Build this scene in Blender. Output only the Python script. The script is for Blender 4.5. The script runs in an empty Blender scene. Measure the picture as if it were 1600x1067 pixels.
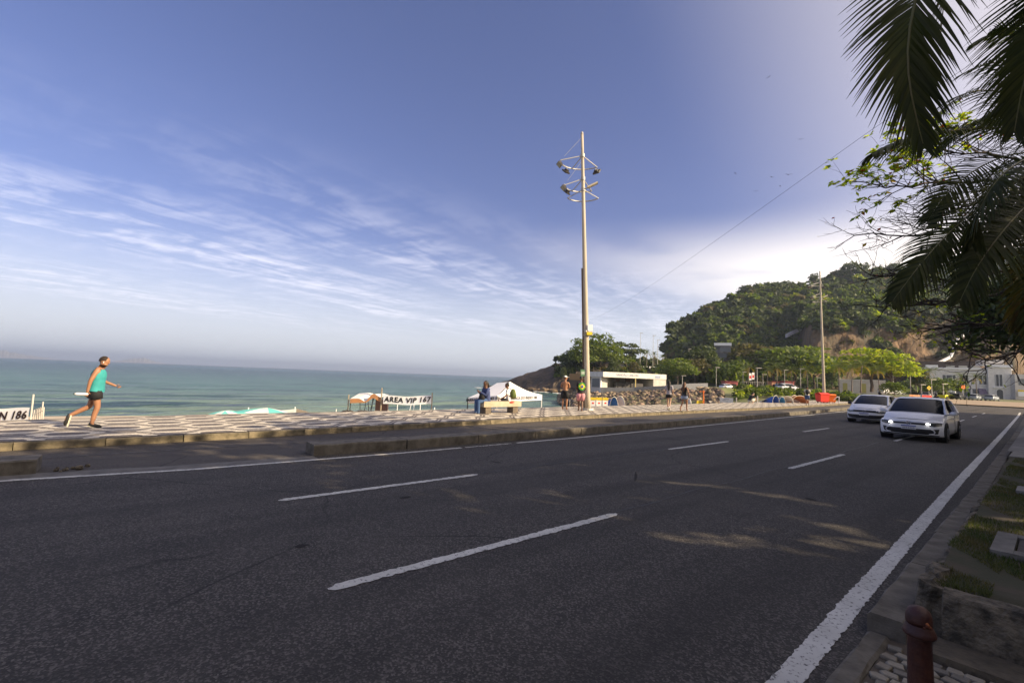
import bpy, math, random
import numpy as np
from mathutils import Vector, Matrix
random.seed(7); RNG = np.random.default_rng(11)
S = bpy.context.scene; COL = S.collection
rad = math.radians

# ---------------------------------------------------------------- camera
CAM_R = [[0.645802811, 0.033720738, 0.762759228], [0.762540058, -0.078677635, -0.642138996], [0.038358691, 0.996329635, -0.076523651]]
EYE = 1.75
cam_d = bpy.data.cameras.new('camera'); cam = bpy.data.objects.new('camera', cam_d); COL.objects.link(cam)
cam_d.sensor_width = 36; cam_d.lens = 16.2; cam_d.clip_start = 0.05; cam_d.clip_end = 80000
mw = Matrix(CAM_R).to_4x4(); mw.translation = (0, 0, EYE); cam.matrix_world = mw
S.camera = cam
# ---------------------------------------------------------------- sky and sun
SUN_AZ, SUN_EL = 62.0, 26.0          # azimuth from +Y towards +X
S.view_settings.view_transform = 'Standard'; S.view_settings.look = 'None'
S.view_settings.exposure = 0.78; S.view_settings.gamma = 1.0
S.view_settings.use_curve_mapping = False
w = bpy.data.worlds.new('World'); S.world = w; w.use_nodes = True
nt = w.node_tree; N = nt.nodes; L = nt.links; N.clear()
def nd(t, **k):
    n = N.new(t)
    for a, b in k.items(): setattr(n, a, b)
    return n
def math_n(op, a, b=None, c=None, clamp=False):
    n = N.new('ShaderNodeMath'); n.operation = op; n.use_clamp = clamp
    for i, q in enumerate((a, b, c)):
        if q is None: continue
        if isinstance(q, (int, float)): n.inputs[i].default_value = q
        else: L.new(q, n.inputs[i])
    return n.outputs[0]
def mrange(v, a, b, c=0.0, d=1.0, smooth=True):
    n = N.new('ShaderNodeMapRange'); n.interpolation_type = 'SMOOTHSTEP' if smooth else 'LINEAR'
    L.new(v, n.inputs[0])
    for i, q in enumerate((a, b, c, d)): n.inputs[i + 1].default_value = q
    return n.outputs[0]
sky = nd('ShaderNodeTexSky', sky_type='NISHITA', sun_disc=False, sun_elevation=rad(SUN_EL), sun_rotation=rad(SUN_AZ),
         altitude=10, air_density=1.0, dust_density=2.2, ozone_density=3.0)
tc = nd('ShaderNodeTexCoord'); sep = nd('ShaderNodeSeparateXYZ'); L.new(tc.outputs['Generated'], sep.inputs[0])
zc = math_n('MAXIMUM', sep.outputs[2], 0.02)
U = math_n('DIVIDE', sep.outputs[0], zc); V = math_n('DIVIDE', sep.outputs[1], zc)
# cirrus deck: coordinates along and across the streaks
al = math_n('ADD', math_n('MULTIPLY', U, -0.33), math_n('MULTIPLY', V, 0.94))
ac = math_n('ADD', math_n('MULTIPLY', U, 0.94), math_n('MULTIPLY', V, 0.33))
def noise(x, y, z, scale, detail=6, rough=.55, dist=0):
    cb = nd('ShaderNodeCombineXYZ')
    for i, q in enumerate((x, y, z)):
        if isinstance(q, (int, float)): cb.inputs[i].default_value = q
        else: L.new(q, cb.inputs[i])
    n = nd('ShaderNodeTexNoise'); L.new(cb.outputs[0], n.inputs['Vector'])
    n.inputs['Scale'].default_value = scale; n.inputs['Detail'].default_value = detail
    n.inputs['Roughness'].default_value = rough; n.inputs['Distortion'].default_value = dist
    return n.outputs[0]
broad = noise(math_n('MULTIPLY', al, .12), math_n('MULTIPLY', ac, .45), 0.0, 1.0, 3)
fine = noise(math_n('MULTIPLY', al, .55), math_n('MULTIPLY', ac, 1.9), 3.7, 1.5, 8, .62, .6)
ripple = noise(math_n('MULTIPLY', al, 2.6), math_n('MULTIPLY', ac, 1.3), 8.1, 1.6, 6, .6, .4)
edge = math_n('ADD', U, math_n('MULTIPLY', V, -.02))
m1 = mrange(edge, -1.9, -4.2)                                   # the deck lies over the sea side
c1 = mrange(math_n('ADD', math_n('MULTIPLY', fine, .6), math_n('MULTIPLY', ripple, .4)), .43, .64)
b1 = mrange(broad, .36, .62)
m1 = math_n('MULTIPLY', m1, mrange(sep.outputs[2], .05, .12))
deck = math_n('MULTIPLY', math_n('MULTIPLY', c1, m1), math_n('ADD', math_n('MULTIPLY', b1, .75), .22), clamp=True)
# low bank of bright cloud over the hill
lowm = math_n('MULTIPLY', mrange(sep.outputs[2], .34, .17), mrange(U, -3.3, -1.0))
lown = noise(U, V, 1.3, .42, 5, .5, .3)
bank = math_n('MULTIPLY', math_n('MULTIPLY', lowm, mrange(lown, .30, .56)), mrange(sep.outputs[2], .03, .09))
veil = mrange(sep.outputs[2], .30, .0)                          # milky air towards the horizon
def mixc(f, a, b):
    n = nd('ShaderNodeMix', data_type='RGBA'); 
    if isinstance(f, float): n.inputs[0].default_value = f
    else: L.new(f, n.inputs[0])
    for i, q in ((6, a), (7, b)):
        if isinstance(q, tuple): n.inputs[i].default_value = (*q, 1)
        else: L.new(q, n.inputs[i])
    return n.outputs[2]
tint = nd('ShaderNodeMix', data_type='RGBA', blend_type='MULTIPLY'); tint.inputs[0].default_value = 1
L.new(sky.outputs[0], tint.inputs[6]); tint.inputs[7].default_value = (1.16, .96, 1.20, 1)
dt = nd('ShaderNodeVectorMath', operation='DOT_PRODUCT'); L.new(tc.outputs['Generated'], dt.inputs[0])
dt.inputs[1].default_value = (math.sin(rad(SUN_AZ)) * .92, math.cos(rad(SUN_AZ)) * .92, .39)
glare = mrange(dt.outputs['Value'], .12, .98)
c = mixc(math_n('MULTIPLY', glare, .80), tint.outputs[2], (12.5, 11.0, 9.3))
c = mixc(math_n('MULTIPLY', veil, .74), c, (7.8, 8.2, 8.7))
c = mixc(math_n('MULTIPLY', deck, .62), c, (9.4, 9.2, 10.2))
c = mixc(math_n('MULTIPLY', bank, .9), c, (14.0, 12.6, 11.0))
bg = nd('ShaderNodeBackground'); bg.inputs[1].default_value = 0.077; L.new(c, bg.inputs[0])
out = nd('ShaderNodeOutputWorld'); L.new(bg.outputs[0], out.inputs[0])
sd = bpy.data.lights.new('sun', 'SUN'); sun = bpy.data.objects.new('sun', sd); COL.objects.link(sun)
sd.energy = 5.0; sd.angle = rad(.5); sd.color = (1.0, .80, .53)
sv = Vector((math.sin(rad(SUN_AZ)) * math.cos(rad(SUN_EL)), math.cos(rad(SUN_AZ)) * math.cos(rad(SUN_EL)), math.sin(rad(SUN_EL))))
sun.rotation_euler = sv.to_track_quat('Z', 'Y').to_euler()
sun.location = (30, 20, 40)

# ---------------------------------------------------------------- placing helpers (photograph column, depth, height -> world point)
RR = np.array(CAM_R)
def Wp(px, py, Z):
    c = np.array([(px - 800) / 720 * Z, -(py - 533.5) / 720 * Z, -Z]); r = RR @ c
    return Vector((r[0], r[1], r[2] + EYE))
def Wz(px, z, Z):
    X = (px - 800) / 720 * Z
    Y = (z - EYE - RR[2, 0] * X + RR[2, 2] * Z) / RR[2, 1]
    r = RR @ np.array([X, Y, -Z]); return Vector((r[0], r[1], z))
def horizon(px): return 558 + .0385 * px
def lerp(a, b, t): return a + (b - a) * t
def interp(x, pts): return float(np.interp(x, [p[0] for p in pts], [p[1] for p in pts]))
def sstep(a, b, x):
    t = min(1, max(0, (x - a) / (b - a))); return t * t * (3 - 2 * t)

# ---------------------------------------------------------------- materials
MATS = {}
def M(name, col, rough=.75, metal=0.0, col2=None, vs=4.0, vlo=.35, vhi=.65, bump=0.0, bs=40.0, spec=.5, emit=0.0,
      transl=0.0, island=0.0, detail=6, coat=0.0, dist=.01, stretch=None, alpha=None):
    if name in MATS: return MATS[name]
    m = bpy.data.materials.new(name); m.use_nodes = True; t = m.node_tree; n = t.nodes; l = t.links
    b = n['Principled BSDF']; b.inputs['Roughness'].default_value = rough; b.inputs['Metallic'].default_value = metal
    b.inputs['Specular IOR Level'].default_value = spec
    b.inputs['Base Color'].default_value = (*col, 1); b.inputs['Coat Weight'].default_value = coat
    geo = n.new('ShaderNodeNewGeometry'); tcn = n.new('ShaderNodeTexCoord')
    vec = tcn.outputs['Object']
    if stretch:
        mp = n.new('ShaderNodeMapping'); mp.inputs['Scale'].default_value = stretch; l.new(vec, mp.inputs[0]); vec = mp.outputs[0]
    colout = None
    if col2 is not None:
        ns = n.new('ShaderNodeTexNoise'); ns.inputs['Scale'].default_value = vs; ns.inputs['Detail'].default_value = detail
        ns.inputs['Roughness'].default_value = .6
        l.new(vec, ns.inputs['Vector'])
        mr = n.new('ShaderNodeMapRange'); mr.inputs[1].default_value = vlo; mr.inputs[2].default_value = vhi; l.new(ns.outputs[0], mr.inputs[0])
        mx = n.new('ShaderNodeMix'); mx.data_type = 'RGBA'; l.new(mr.outputs[0], mx.inputs[0])
        mx.inputs[6].default_value = (*col, 1); mx.inputs[7].default_value = (*col2, 1)
        colout = mx.outputs[2]
    if island:
        hs = n.new('ShaderNodeHueSaturation'); mr = n.new('ShaderNodeMapRange')
        l.new(geo.outputs['Random Per Island'], mr.inputs[0]); mr.inputs[3].default_value = 1 - island; mr.inputs[4].default_value = 1 + island
        l.new(mr.outputs[0], hs.inputs['Value'])
        m2 = n.new('ShaderNodeMapRange'); l.new(geo.outputs['Random Per Island'], m2.inputs[0]); m2.inputs[3].default_value = .52; m2.inputs[4].default_value = .475
        l.new(m2.outputs[0], hs.inputs['Hue'])
        if colout: l.new(colout, hs.inputs['Color'])
        else: hs.inputs['Color'].default_value = (*col, 1)
        colout = hs.outputs[0]
    if colout: l.new(colout, b.inputs['Base Color'])
    if bump:
        nb = n.new('ShaderNodeTexNoise'); nb.inputs['Scale'].default_value = bs; nb.inputs['Detail'].default_value = 5; l.new(vec, nb.inputs['Vector'])
        bp = n.new('ShaderNodeBump'); bp.inputs['Strength'].default_value = bump; bp.inputs['Distance'].default_value = dist
        l.new(nb.outputs[0], bp.inputs['Height']); l.new(bp.outputs[0], b.inputs['Normal'])
    if emit:
        b.inputs['Emission Color'].default_value = (*col, 1); b.inputs['Emission Strength'].default_value = emit
    if transl:
        tr = n.new('ShaderNodeBsdfTranslucent'); ms = n.new('ShaderNodeMixShader'); ms.inputs[0].default_value = transl
        if colout:
            g = n.new('ShaderNodeMix'); g.data_type = 'RGBA'; g.blend_type = 'MULTIPLY'; g.inputs[0].default_value = 1
            l.new(colout, g.inputs[6]); g.inputs[7].default_value = (2.0, 2.2, .8, 1); l.new(g.outputs[2], tr.inputs[0])
        else: tr.inputs[0].default_value = (*col, 1)
        l.new(b.outputs[0], ms.inputs[1]); l.new(tr.outputs[0], ms.inputs[2]); l.new(ms.outputs[0], n['Material Output'].inputs[0])
    MATS[name] = m; return m

# ---------------------------------------------------------------- mesh builder
class MB:
    def __init__(s): s.v = []; s.f = []; s.m = []
    def add(s, vs, fs, m=0):
        o = len(s.v); s.v.extend([tuple(v) for v in vs]); s.f.extend([tuple(i + o for i in f) for f in fs]); s.m.extend([m] * len(fs)); return s
    def box(s, c, d, rz=0, m=0, top=1.0, mat=None):
        x, y, z = d[0] / 2, d[1] / 2, d[2] / 2; vs = []
        for k, (a, b) in ((-1, (1, 1)), (1, (top, top))):
            for i, j in ((-1, -1), (1, -1), (1, 1), (-1, 1)): vs.append(Vector((i * x * a, j * y * b, k * z)))
        r = mat if mat else Matrix.Rotation(rz, 3, 'Z'); c = Vector(c)
        return s.add([r @ v + c for v in vs], [(0, 3, 2, 1), (4, 5, 6, 7), (0, 1, 5, 4), (1, 2, 6, 5), (2, 3, 7, 6), (3, 0, 4, 7)], m)
    def hexa(s, p, m=0):   # 8 points: bottom 4, top 4
        return s.add(p, [(0, 3, 2, 1), (4, 5, 6, 7), (0, 1, 5, 4), (1, 2, 6, 5), (2, 3, 7, 6), (3, 0, 4, 7)], m)
    def tube(s, pts, rs, n=8, m=0, caps=True, el=None, ax=None):
        pts = [Vector(p) for p in pts]; k = len(pts)
        if isinstance(rs, (int, float)): rs = [rs] * k
        vs = []; ref = Vector(ax) if ax else None
        for i, p in enumerate(pts):
            t = (pts[min(i + 1, k - 1)] - pts[max(i - 1, 0)]); t = t.normalized() if t.length > 1e-9 else Vector((0, 0, 1))
            if ref is None: ref = Vector((0, 0, 1)) if abs(t.z) < .9 else Vector((1, 0, 0))
            a = ref - t * ref.dot(t)
            if a.length < 1e-6: a = Vector((0, 1, 0)) - t * t.y
            a.normalize(); b = t.cross(a)
            if not ax: ref = a
            e = el[i] if isinstance(el, (list, tuple)) else (el or 1)
            for j in range(n):
                q = 2 * math.pi * j / n; vs.append(p + a * math.cos(q) * rs[i] + b * math.sin(q) * rs[i] * e)
        fs = [(i * n + j, i * n + (j + 1) % n, (i + 1) * n + (j + 1) % n, (i + 1) * n + j) for i in range(k - 1) for j in range(n)]
        if caps: fs += [tuple(range(n - 1, -1, -1)), tuple((k - 1) * n + j for j in range(n))]
        return s.add(vs, fs, m)
    def cyl(s, a, b, r0, r1=None, n=10, m=0, caps=True): return s.tube([a, b], [r0, r0 if r1 is None else r1], n, m, caps)
    def ell(s, c, r, nu=10, nv=7, m=0, mat=None):
        c = Vector(c); vs = []; fs = []
        for i in range(nv + 1):
            th = math.pi * i / nv
            for j in range(nu):
                ph = 2 * math.pi * j / nu; v = Vector((r[0] * math.sin(th) * math.cos(ph), r[1] * math.sin(th) * math.sin(ph), r[2] * math.cos(th)))
                vs.append(c + (mat @ v if mat else v))
        for i in range(nv):
            for j in range(nu): fs.append((i * nu + j, (i + 1) * nu + j, (i + 1) * nu + (j + 1) % nu, i * nu + (j + 1) % nu))
        return s.add(vs, fs, m)
    def lathe(s, prof, c=(0, 0, 0), n=16, m=0):
        vs = [(c[0] + r * math.cos(2 * math.pi * j / n), c[1] + r * math.sin(2 * math.pi * j / n), c[2] + z) for r, z in prof for j in range(n)]
        fs = [(i * n + j, i * n + (j + 1) % n, (i + 1) * n + (j + 1) % n, (i + 1) * n + j) for i in range(len(prof) - 1) for j in range(n)]
        fs += [tuple(range(n - 1, -1, -1)), tuple((len(prof) - 1) * n + j for j in range(n))]
        return s.add(vs, fs, m)
    def grid(s, fn, nu, nv, m=0, flip=False):
        vs = [fn(i / nu, j / nv) for i in range(nu + 1) for j in range(nv + 1)]; w_ = nv + 1
        fs = [(i * w_ + j, (i + 1) * w_ + j, (i + 1) * w_ + j + 1, i * w_ + j + 1) for i in range(nu) for j in range(nv)]
        if flip: fs = [f[::-1] for f in fs]
        return s.add(vs, fs, m)
    def poly(s, pts, m=0): return s.add(pts, [tuple(range(len(pts)))], m)
    def slab(s, pts, nrm, th, m=0):   # a flat outline given thickness th along nrm
        nrm = Vector(nrm).normalized(); k = len(pts); a = [Vector(p) for p in pts]; b = [p + nrm * th for p in a]
        return s.add(a + b, [tuple(range(k - 1, -1, -1)), tuple(range(k, 2 * k))] + [(i, (i + 1) % k, k + (i + 1) % k, k + i) for i in range(k)], m)
    def build(s, name, mats, parent=None, smooth=False, loc=None, rotz=0):
        me = bpy.data.meshes.new(name); me.from_pydata(s.v, [], s.f)
        if not isinstance(mats, (list, tuple)): mats = [mats]
        for q in mats: me.materials.append(q)
        if len(mats) > 1: me.polygons.foreach_set('material_index', s.m)
        if smooth: me.polygons.foreach_set('use_smooth', [True] * len(s.f))
        me.update(); return put(name, me, parent, loc, rotz)
def put(name, me, parent=None, loc=None, rotz=0):
    o = bpy.data.objects.new(name, me); COL.objects.link(o)
    if parent: o.parent = parent
    if loc is not None: o.location = loc
    if rotz: o.rotation_euler = (0, 0, rotz)
    return o
def np_mesh(name, V_, F_, mats, smooth=False, mi=None):
    V_ = np.asarray(V_, dtype=np.float32); F_ = np.asarray(F_, dtype=np.int32); k = F_.shape[1]
    me = bpy.data.meshes.new(name); me.vertices.add(len(V_)); me.vertices.foreach_set('co', V_.ravel())
    me.loops.add(F_.size); me.loops.foreach_set('vertex_index', F_.ravel())
    me.polygons.add(len(F_)); me.polygons.foreach_set('loop_start', np.arange(0, F_.size, k, dtype=np.int32))
    me.polygons.foreach_set('loop_total', np.full(len(F_), k, dtype=np.int32))
    if not isinstance(mats, (list, tuple)): mats = [mats]
    for q in mats: me.materials.append(q)
    if mi is not None: me.polygons.foreach_set('material_index', np.asarray(mi, dtype=np.int32))
    if smooth: me.polygons.foreach_set('use_smooth', np.ones(len(F_), dtype=bool))
    me.update(calc_edges=True); return me
def tag(o, label=None, cat=None, group=None, kind=None):
    for k, v in (('label', label), ('category', cat), ('group', group), ('kind', kind)):
        if v: o[k] = v
    return o
def thing(name, label, cat, loc=(0, 0, 0), rotz=0, group=None):
    o = bpy.data.objects.new(name, None); COL.objects.link(o); o.empty_display_size = .2
    o.location = loc; o.rotation_euler = (0, 0, rotz); return tag(o, label, cat, group)
def struct(o): o['kind'] = 'structure'; return o
def dup(root, loc, rotz=0, label=None, scale=None, group=None):
    r = root.copy(); COL.objects.link(r); r.location = loc; r.rotation_euler = (0, 0, rotz)
    if label: r['label'] = label
    if group: r['group'] = group
    if scale is not None: r.scale = scale if isinstance(scale, (tuple, list)) else (scale,) * 3
    for ch in KIDS(root):
        c_ = ch.copy(); COL.objects.link(c_); c_.parent = r
        for g in KIDS(ch):
            d = g.copy(); COL.objects.link(d); d.parent = c_
    return r
def KIDS(o): return [q for q in bpy.data.objects if q.parent == o] if not hasattr(o, '_k') else o._k
_fc = {}
def text_mesh(s, size, ex=.002, bold=0.0, shear=0.0, space=1.0):
    cu = bpy.data.curves.new('lettering', 'FONT'); cu.body = s; cu.size = size; cu.extrude = ex; cu.offset = bold
    cu.align_x = 'CENTER'; cu.align_y = 'CENTER'; cu.shear = shear; cu.space_character = space; cu.resolution_u = 2
    o = bpy.data.objects.new('lettering', cu); COL.objects.link(o); bpy.context.view_layer.update()
    me = bpy.data.meshes.new_from_object(o.evaluated_get(bpy.context.evaluated_depsgraph_get()))
    bpy.data.objects.remove(o); return me
def lettering(s, size, mat, c, right, up, parent, name='lettering', **k):
    me = text_mesh(s, size, **k); me.materials.clear(); me.materials.append(mat)
    r = Vector(right).normalized(); u = Vector(up); u = (u - r * u.dot(r)).normalized(); n_ = r.cross(u)
    mt = Matrix((r, u, n_)).transposed()
    for v in me.vertices: v.co = mt @ v.co + Vector(c)
    return put(name, me, parent)
# ================================================================ the setting: ground, road, promenade, beach, sea
def asphalt(name, base, light, speck):
    m = bpy.data.materials.new(name); m.use_nodes = True; t = m.node_tree; n = t.nodes; l = t.links; b = n['Principled BSDF']
    tcn = n.new('ShaderNodeTexCoord'); V_ = tcn.outputs['Object']
    def ns(sc, det=4, ro=.6):
        q = n.new('ShaderNodeTexNoise'); q.inputs['Scale'].default_value = sc; q.inputs['Detail'].default_value = det; q.inputs['Roughness'].default_value = ro; l.new(V_, q.inputs['Vector']); return q.outputs[0]
    def mr(v, a, b_, c=0, d=1):
        q = n.new('ShaderNodeMapRange'); l.new(v, q.inputs[0])
        for i, z in enumerate((a, b_, c, d)): q.inputs[i + 1].default_value = z
        return q.outputs[0]
    def mix(f, a, b_):
        q = n.new('ShaderNodeMix'); q.data_type = 'RGBA'; l.new(f, q.inputs[0])
        for i, z in ((6, a), (7, b_)):
            if isinstance(z, tuple): q.inputs[i].default_value = (*z, 1)
            else: l.new(z, q.inputs[i])
        return q.outputs[2]
    vo = n.new('ShaderNodeTexVoronoi'); vo.inputs['Scale'].default_value = 75; l.new(V_, vo.inputs['Vector'])
    sc_ = n.new('ShaderNodeSeparateColor'); l.new(vo.outputs['Color'], sc_.inputs[0])
    stones = mr(sc_.outputs[0], .55, 1.0)
    c0 = mix(mr(ns(.35, 5), .3, .7), base, light)
    c1 = mix(mr(ns(1.1, 6, .72), .45, .72, 0, .75), c0, tuple(q * .62 for q in base))
    c2 = mix(stones, c1, speck)
    # long wheel-track wear along the road
    mp = n.new('ShaderNodeMapping'); mp.inputs['Scale'].default_value = (1.1, .05, 1); l.new(V_, mp.inputs[0])
    q = n.new('ShaderNodeTexNoise'); q.inputs['Scale'].default_value = 1.2; q.inputs['Detail'].default_value = 3; l.new(mp.outputs[0], q.inputs['Vector'])
    c3 = mix(mr(q.outputs[0], .45, .70, 0, .6), c2, tuple(z * .7 for z in base))
    # fine cracks
    vc = n.new('ShaderNodeTexVoronoi'); vc.feature = 'DISTANCE_TO_EDGE'; vc.inputs['Scale'].default_value = .34
    mx = n.new('ShaderNodeMix'); mx.data_type = 'RGBA'; mx.inputs[0].default_value = .22
    nn = n.new('ShaderNodeTexNoise'); nn.inputs['Scale'].default_value = 1.6; nn.inputs['Detail'].default_value = 6; l.new(V_, nn.inputs['Vector'])
    l.new(V_, mx.inputs[6]); l.new(nn.outputs[1], mx.inputs[7]); l.new(mx.outputs[2], vc.inputs['Vector'])
    crack = mr(vc.outputs['Distance'], .0, .006, 1, 0)
    mm = n.new('ShaderNodeMath'); mm.operation = 'MULTIPLY'; l.new(crack, mm.inputs[0]); l.new(mr(ns(.25, 2), .5, .6), mm.inputs[1])
    c4 = mix(mm.outputs[0], c3, tuple(z * .35 for z in base))
    l.new(c4, b.inputs['Base Color']); b.inputs['Roughness'].default_value = .82; b.inputs['Specular IOR Level'].default_value = .35
    bp = n.new('ShaderNodeBump'); bp.inputs['Strength'].default_value = .8; bp.inputs['Distance'].default_value = .006
    ad = n.new('ShaderNodeMath'); ad.operation = 'ADD'; l.new(vo.outputs['Distance'], ad.inputs[0]); l.new(ns(60, 3), ad.inputs[1])
    l.new(ad.outputs[0], bp.inputs['Height']); l.new(bp.outputs[0], b.inputs['Normal'])
    return m
m_road = asphalt('road_asphalt', (.034, .031, .028), (.056, .050, .045), (.145, .13, .115))
m_bike = asphalt('lane_asphalt', (.062, .054, .047), (.090, .077, .064), (.13, .115, .10))

def paint_mat():
    m = bpy.data.materials.new('road_paint'); m.use_nodes = True; t = m.node_tree; n = t.nodes; l = t.links; b = n['Principled BSDF']
    tcn = n.new('ShaderNodeTexCoord')
    a = n.new('ShaderNodeTexNoise'); a.inputs['Scale'].default_value = 26; a.inputs['Detail'].default_value = 8; a.inputs['Roughness'].default_value = .75; l.new(tcn.outputs['Object'], a.inputs['Vector'])
    mr = n.new('ShaderNodeMapRange'); mr.inputs[1].default_value = .545; mr.inputs[2].default_value = .62; l.new(a.outputs[0], mr.inputs[0])
    a2 = n.new('ShaderNodeTexNoise'); a2.inputs['Scale'].default_value = 3; a2.inputs['Detail'].default_value = 5; l.new(tcn.outputs['Object'], a2.inputs['Vector'])
    x1 = n.new('ShaderNodeMix'); x1.data_type = 'RGBA'; l.new(a2.outputs[0], x1.inputs[0]); x1.inputs[6].default_value = (.36, .35, .32, 1); x1.inputs[7].default_value = (.72, .71, .66, 1)
    x2 = n.new('ShaderNodeMix'); x2.data_type = 'RGBA'; l.new(mr.outputs[0], x2.inputs[0]); l.new(x1.outputs[2], x2.inputs[6]); x2.inputs[7].default_value = (.07, .066, .065, 1)
    l.new(x2.outputs[2], b.inputs['Base Color']); b.inputs['Roughness'].default_value = .7
    bp = n.new('ShaderNodeBump'); bp.inputs['Strength'].default_value = .5; bp.inputs['Distance'].default_value = .004; l.new(a.outputs[0], bp.inputs['Height']); l.new(bp.outputs[0], b.inputs['Normal'])
    return m
m_paint = paint_mat()

KR = [(-60, -.95), (4, -.95), (13, -1.05), (27, -1.28), (61, -1.95), (75, -2.3)]          # face of the near kerb
RL = [(-60, -1.07), (3, -1.105), (5, -1.165), (13, -1.36), (28, -1.67), (61, -2.40), (75, -2.8)]
LL = [(-60, -9.9), (-1, -9.72), (1, -9.42), (5, -9.32), (10.6, -9.42), (19, -9.78), (40, -10.94), (61, -12.3), (75, -13.4)]
PK = [(-60, -12.9), (-1.6, -12.8), (1.4, -12.82), (7, -13.2), (15, -13.75), (38, -14.5), (60, -15.8), (75, -17.2)]
PF = [(-60, -17.2), (-1.5, -17.05), (2, -17.7), (8, -17.7), (20, -18.1), (36, -18.8), (60, -20.4), (75, -21.5)]
def zr(y): return .34 * sstep(78, 128, y)
def ys(a, b, st):
    k = max(1, int(round((b - a) / st))); return [a + (b - a) * i / k for i in range(k + 1)]

mb = MB(); Y = ys(-60, 75, 1.5)
mb.grid(lambda u, v: (lerp(interp(lerp(-60, 75, u), LL) - .42, interp(lerp(-60, 75, u), KR) + .02, v), lerp(-60, 75, u), 0), 90, 6, flip=True)
road = struct(mb.build('road', m_road))
mb = MB()
mb.grid(lambda u, v: (lerp(interp(lerp(-60, 75, u), PK), interp(lerp(-60, 75, u), LL) - .42, v), lerp(-60, 75, u), 0.0), 90, 2, flip=True)
bike = struct(mb.build('cycle_lane', m_bike))
# crossing avenue beyond, rising gently to the square
mb = MB()
mb.grid(lambda u, v: (lerp(-21.5, 60, v), lerp(75, 97, u), zr(lerp(75, 97, u))), 12, 10, flip=True)
cross = struct(mb.build('crossing_avenue', m_road))
m_plaza = M('plaza_paving', (.36, .27, .18), .9, col2=(.25, .19, .13), vs=.6, bump=.3, bs=12)
mb = MB()
mb.grid(lambda u, v: (lerp(-30, 75, v), lerp(97, 150, u), zr(lerp(97, 150, u)) + .14), 20, 12, flip=True)
for i in range(-30, 75, 3): pass
struct(mb.build('square_paving', m_plaza))
m_dirt = M('bare_earth', (.11, .085, .06), .95, col2=(.07, .06, .045), vs=2.5, bump=.5, bs=18)
m_grassg = M('turf_ground', (.048, .048, .022), .95, col2=(.080, .060, .038), vs=3.5, vlo=.42, vhi=.66, bump=.5, bs=60)
g = MB(); g.poly([(-17.8, -60, -.07), (9000, -9000, -.07), (9000, 9000, -.07), (-17.8, 9000, -.07)][0:4]); 
g = MB(); g.add([(-19.5, -3000, -.09), (6000, -3000, -.09), (6000, 74, -.09), (-19.5, 74, -.09)], [(0, 1, 2, 3)])
struct(g.build('ground', m_dirt))

# ---- painted lines with ragged edges
def stripe(y0, y1, xf, wd, z=.005, st=.045, rag=.008, taper=0.0):
    mb_ = MB(); k = max(2, int((y1 - y0) / st)); vs = []
    for i in range(k + 1):
        y = y0 + (y1 - y0) * i / k; x = xf(y); tf = 1.0
        if taper: tf = min(1, (i + .8) / (taper / st), (k - i + .8) / (taper / st))
        a = wd / 2 * tf
        r_ = rag * (1 if random.random() < .75 else 2.2)
        vs += [(x - a + random.uniform(-r_, r_), y, z), (x + a + random.uniform(-r_, r_), y, z)]
    mb_.add(vs, [(2 * i, 2 * i + 1, 2 * i + 3, 2 * i + 2) for i in range(k)]); return mb_
def line_thing(mb_, label, group=None):
    o = mb_.build('road_marking', m_paint); o['kind'] = 'structure'; o.parent = road; return o
line_thing(stripe(-30, 14, lambda y: interp(y, RL), .145, st=.03, rag=.006), '')
line_thing(stripe(14, 75, lambda y: interp(y, RL), .15, st=.5, rag=.004), '')
line_thing(stripe(-20, 6.4, lambda y: interp(y, LL), .11, rag=.008), '')
line_thing(stripe(6.5, 8.0, lambda y: interp(y, LL), .06, rag=.02), '')
line_thing(stripe(8.2, 75, lambda y: interp(y, LL), .11, st=.3, rag=.006), '')
def lane_x(y, x0): return x0 - max(0, y - 24) * .022
for k, (a, b) in enumerate([(-8.4, -4.7), (1.40, 5.15), (11.2, 15.15), (21.2, 24.6), (31, 34.5), (41, 44.5), (51, 54.5), (61, 64.5)]):
    line_thing(stripe(a, b, lambda y: lane_x(y, -3.83), .115, st=.04 if a < 20 else .3, taper=.12), '')
for k, (a, b) in enumerate([(-8.1, -4.8), (1.72, 4.98), (11.2, 14.65), (21.2, 24.45), (31, 34.3), (41, 44.3), (51, 54.3)]):
    line_thing(stripe(a, b, lambda y: lane_x(y, -6.72) + .0, .115, st=.04 if a < 20 else .3, taper=.12), '')
m_faint = M('worn_paint', (.12, .115, .11), .85, col2=(.06, .056, .052), vs=9, vlo=.4, vhi=.6)
o = stripe(-3, 40, lambda y: interp(y, PK) + 1.15, .07, st=.12, rag=.012).build('lane_marking', m_faint); o.parent = bike
for y in (30, 41):   # crosswise studs / joint of the repair strip
    pass
# dark seam of tar along the lane joint
m_tar = M('tar_seam', (.012, .012, .013), .55)
mb = MB(); vs = []; k = 170
for i in range(k + 1):
    y = 5.2 + i * .11; x = lerp(-3.9, -4.05, i / k) + .035 * math.sin(i * .23) + random.uniform(-.012, .012); a = .008 + .012 * abs(math.sin(i * .61)) * random.random()
    vs += [(x - a, y, .0045), (x + a, y, .0045)]
mb.add(vs, [(2 * i, 2 * i + 1, 2 * i + 3, 2 * i + 2) for i in range(k)])
o = mb.build('tar_seam', m_tar); o.parent = road
mb = MB(); vs = []; k = 120
for i in range(k + 1):
    y = 5.1 + i * .13; x = lerp(-6.75, -6.85, i / k) + .03 * math.sin(i * .31) + random.uniform(-.01, .01); a = .006 + .01 * random.random()
    vs += [(x - a, y, .0045), (x + a, y, .0045)]
mb.add(vs, [(2 * i, 2 * i + 1, 2 * i + 3, 2 * i + 2) for i in range(k)])
o = mb.build('tar_seam', m_tar); o.parent = road
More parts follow.
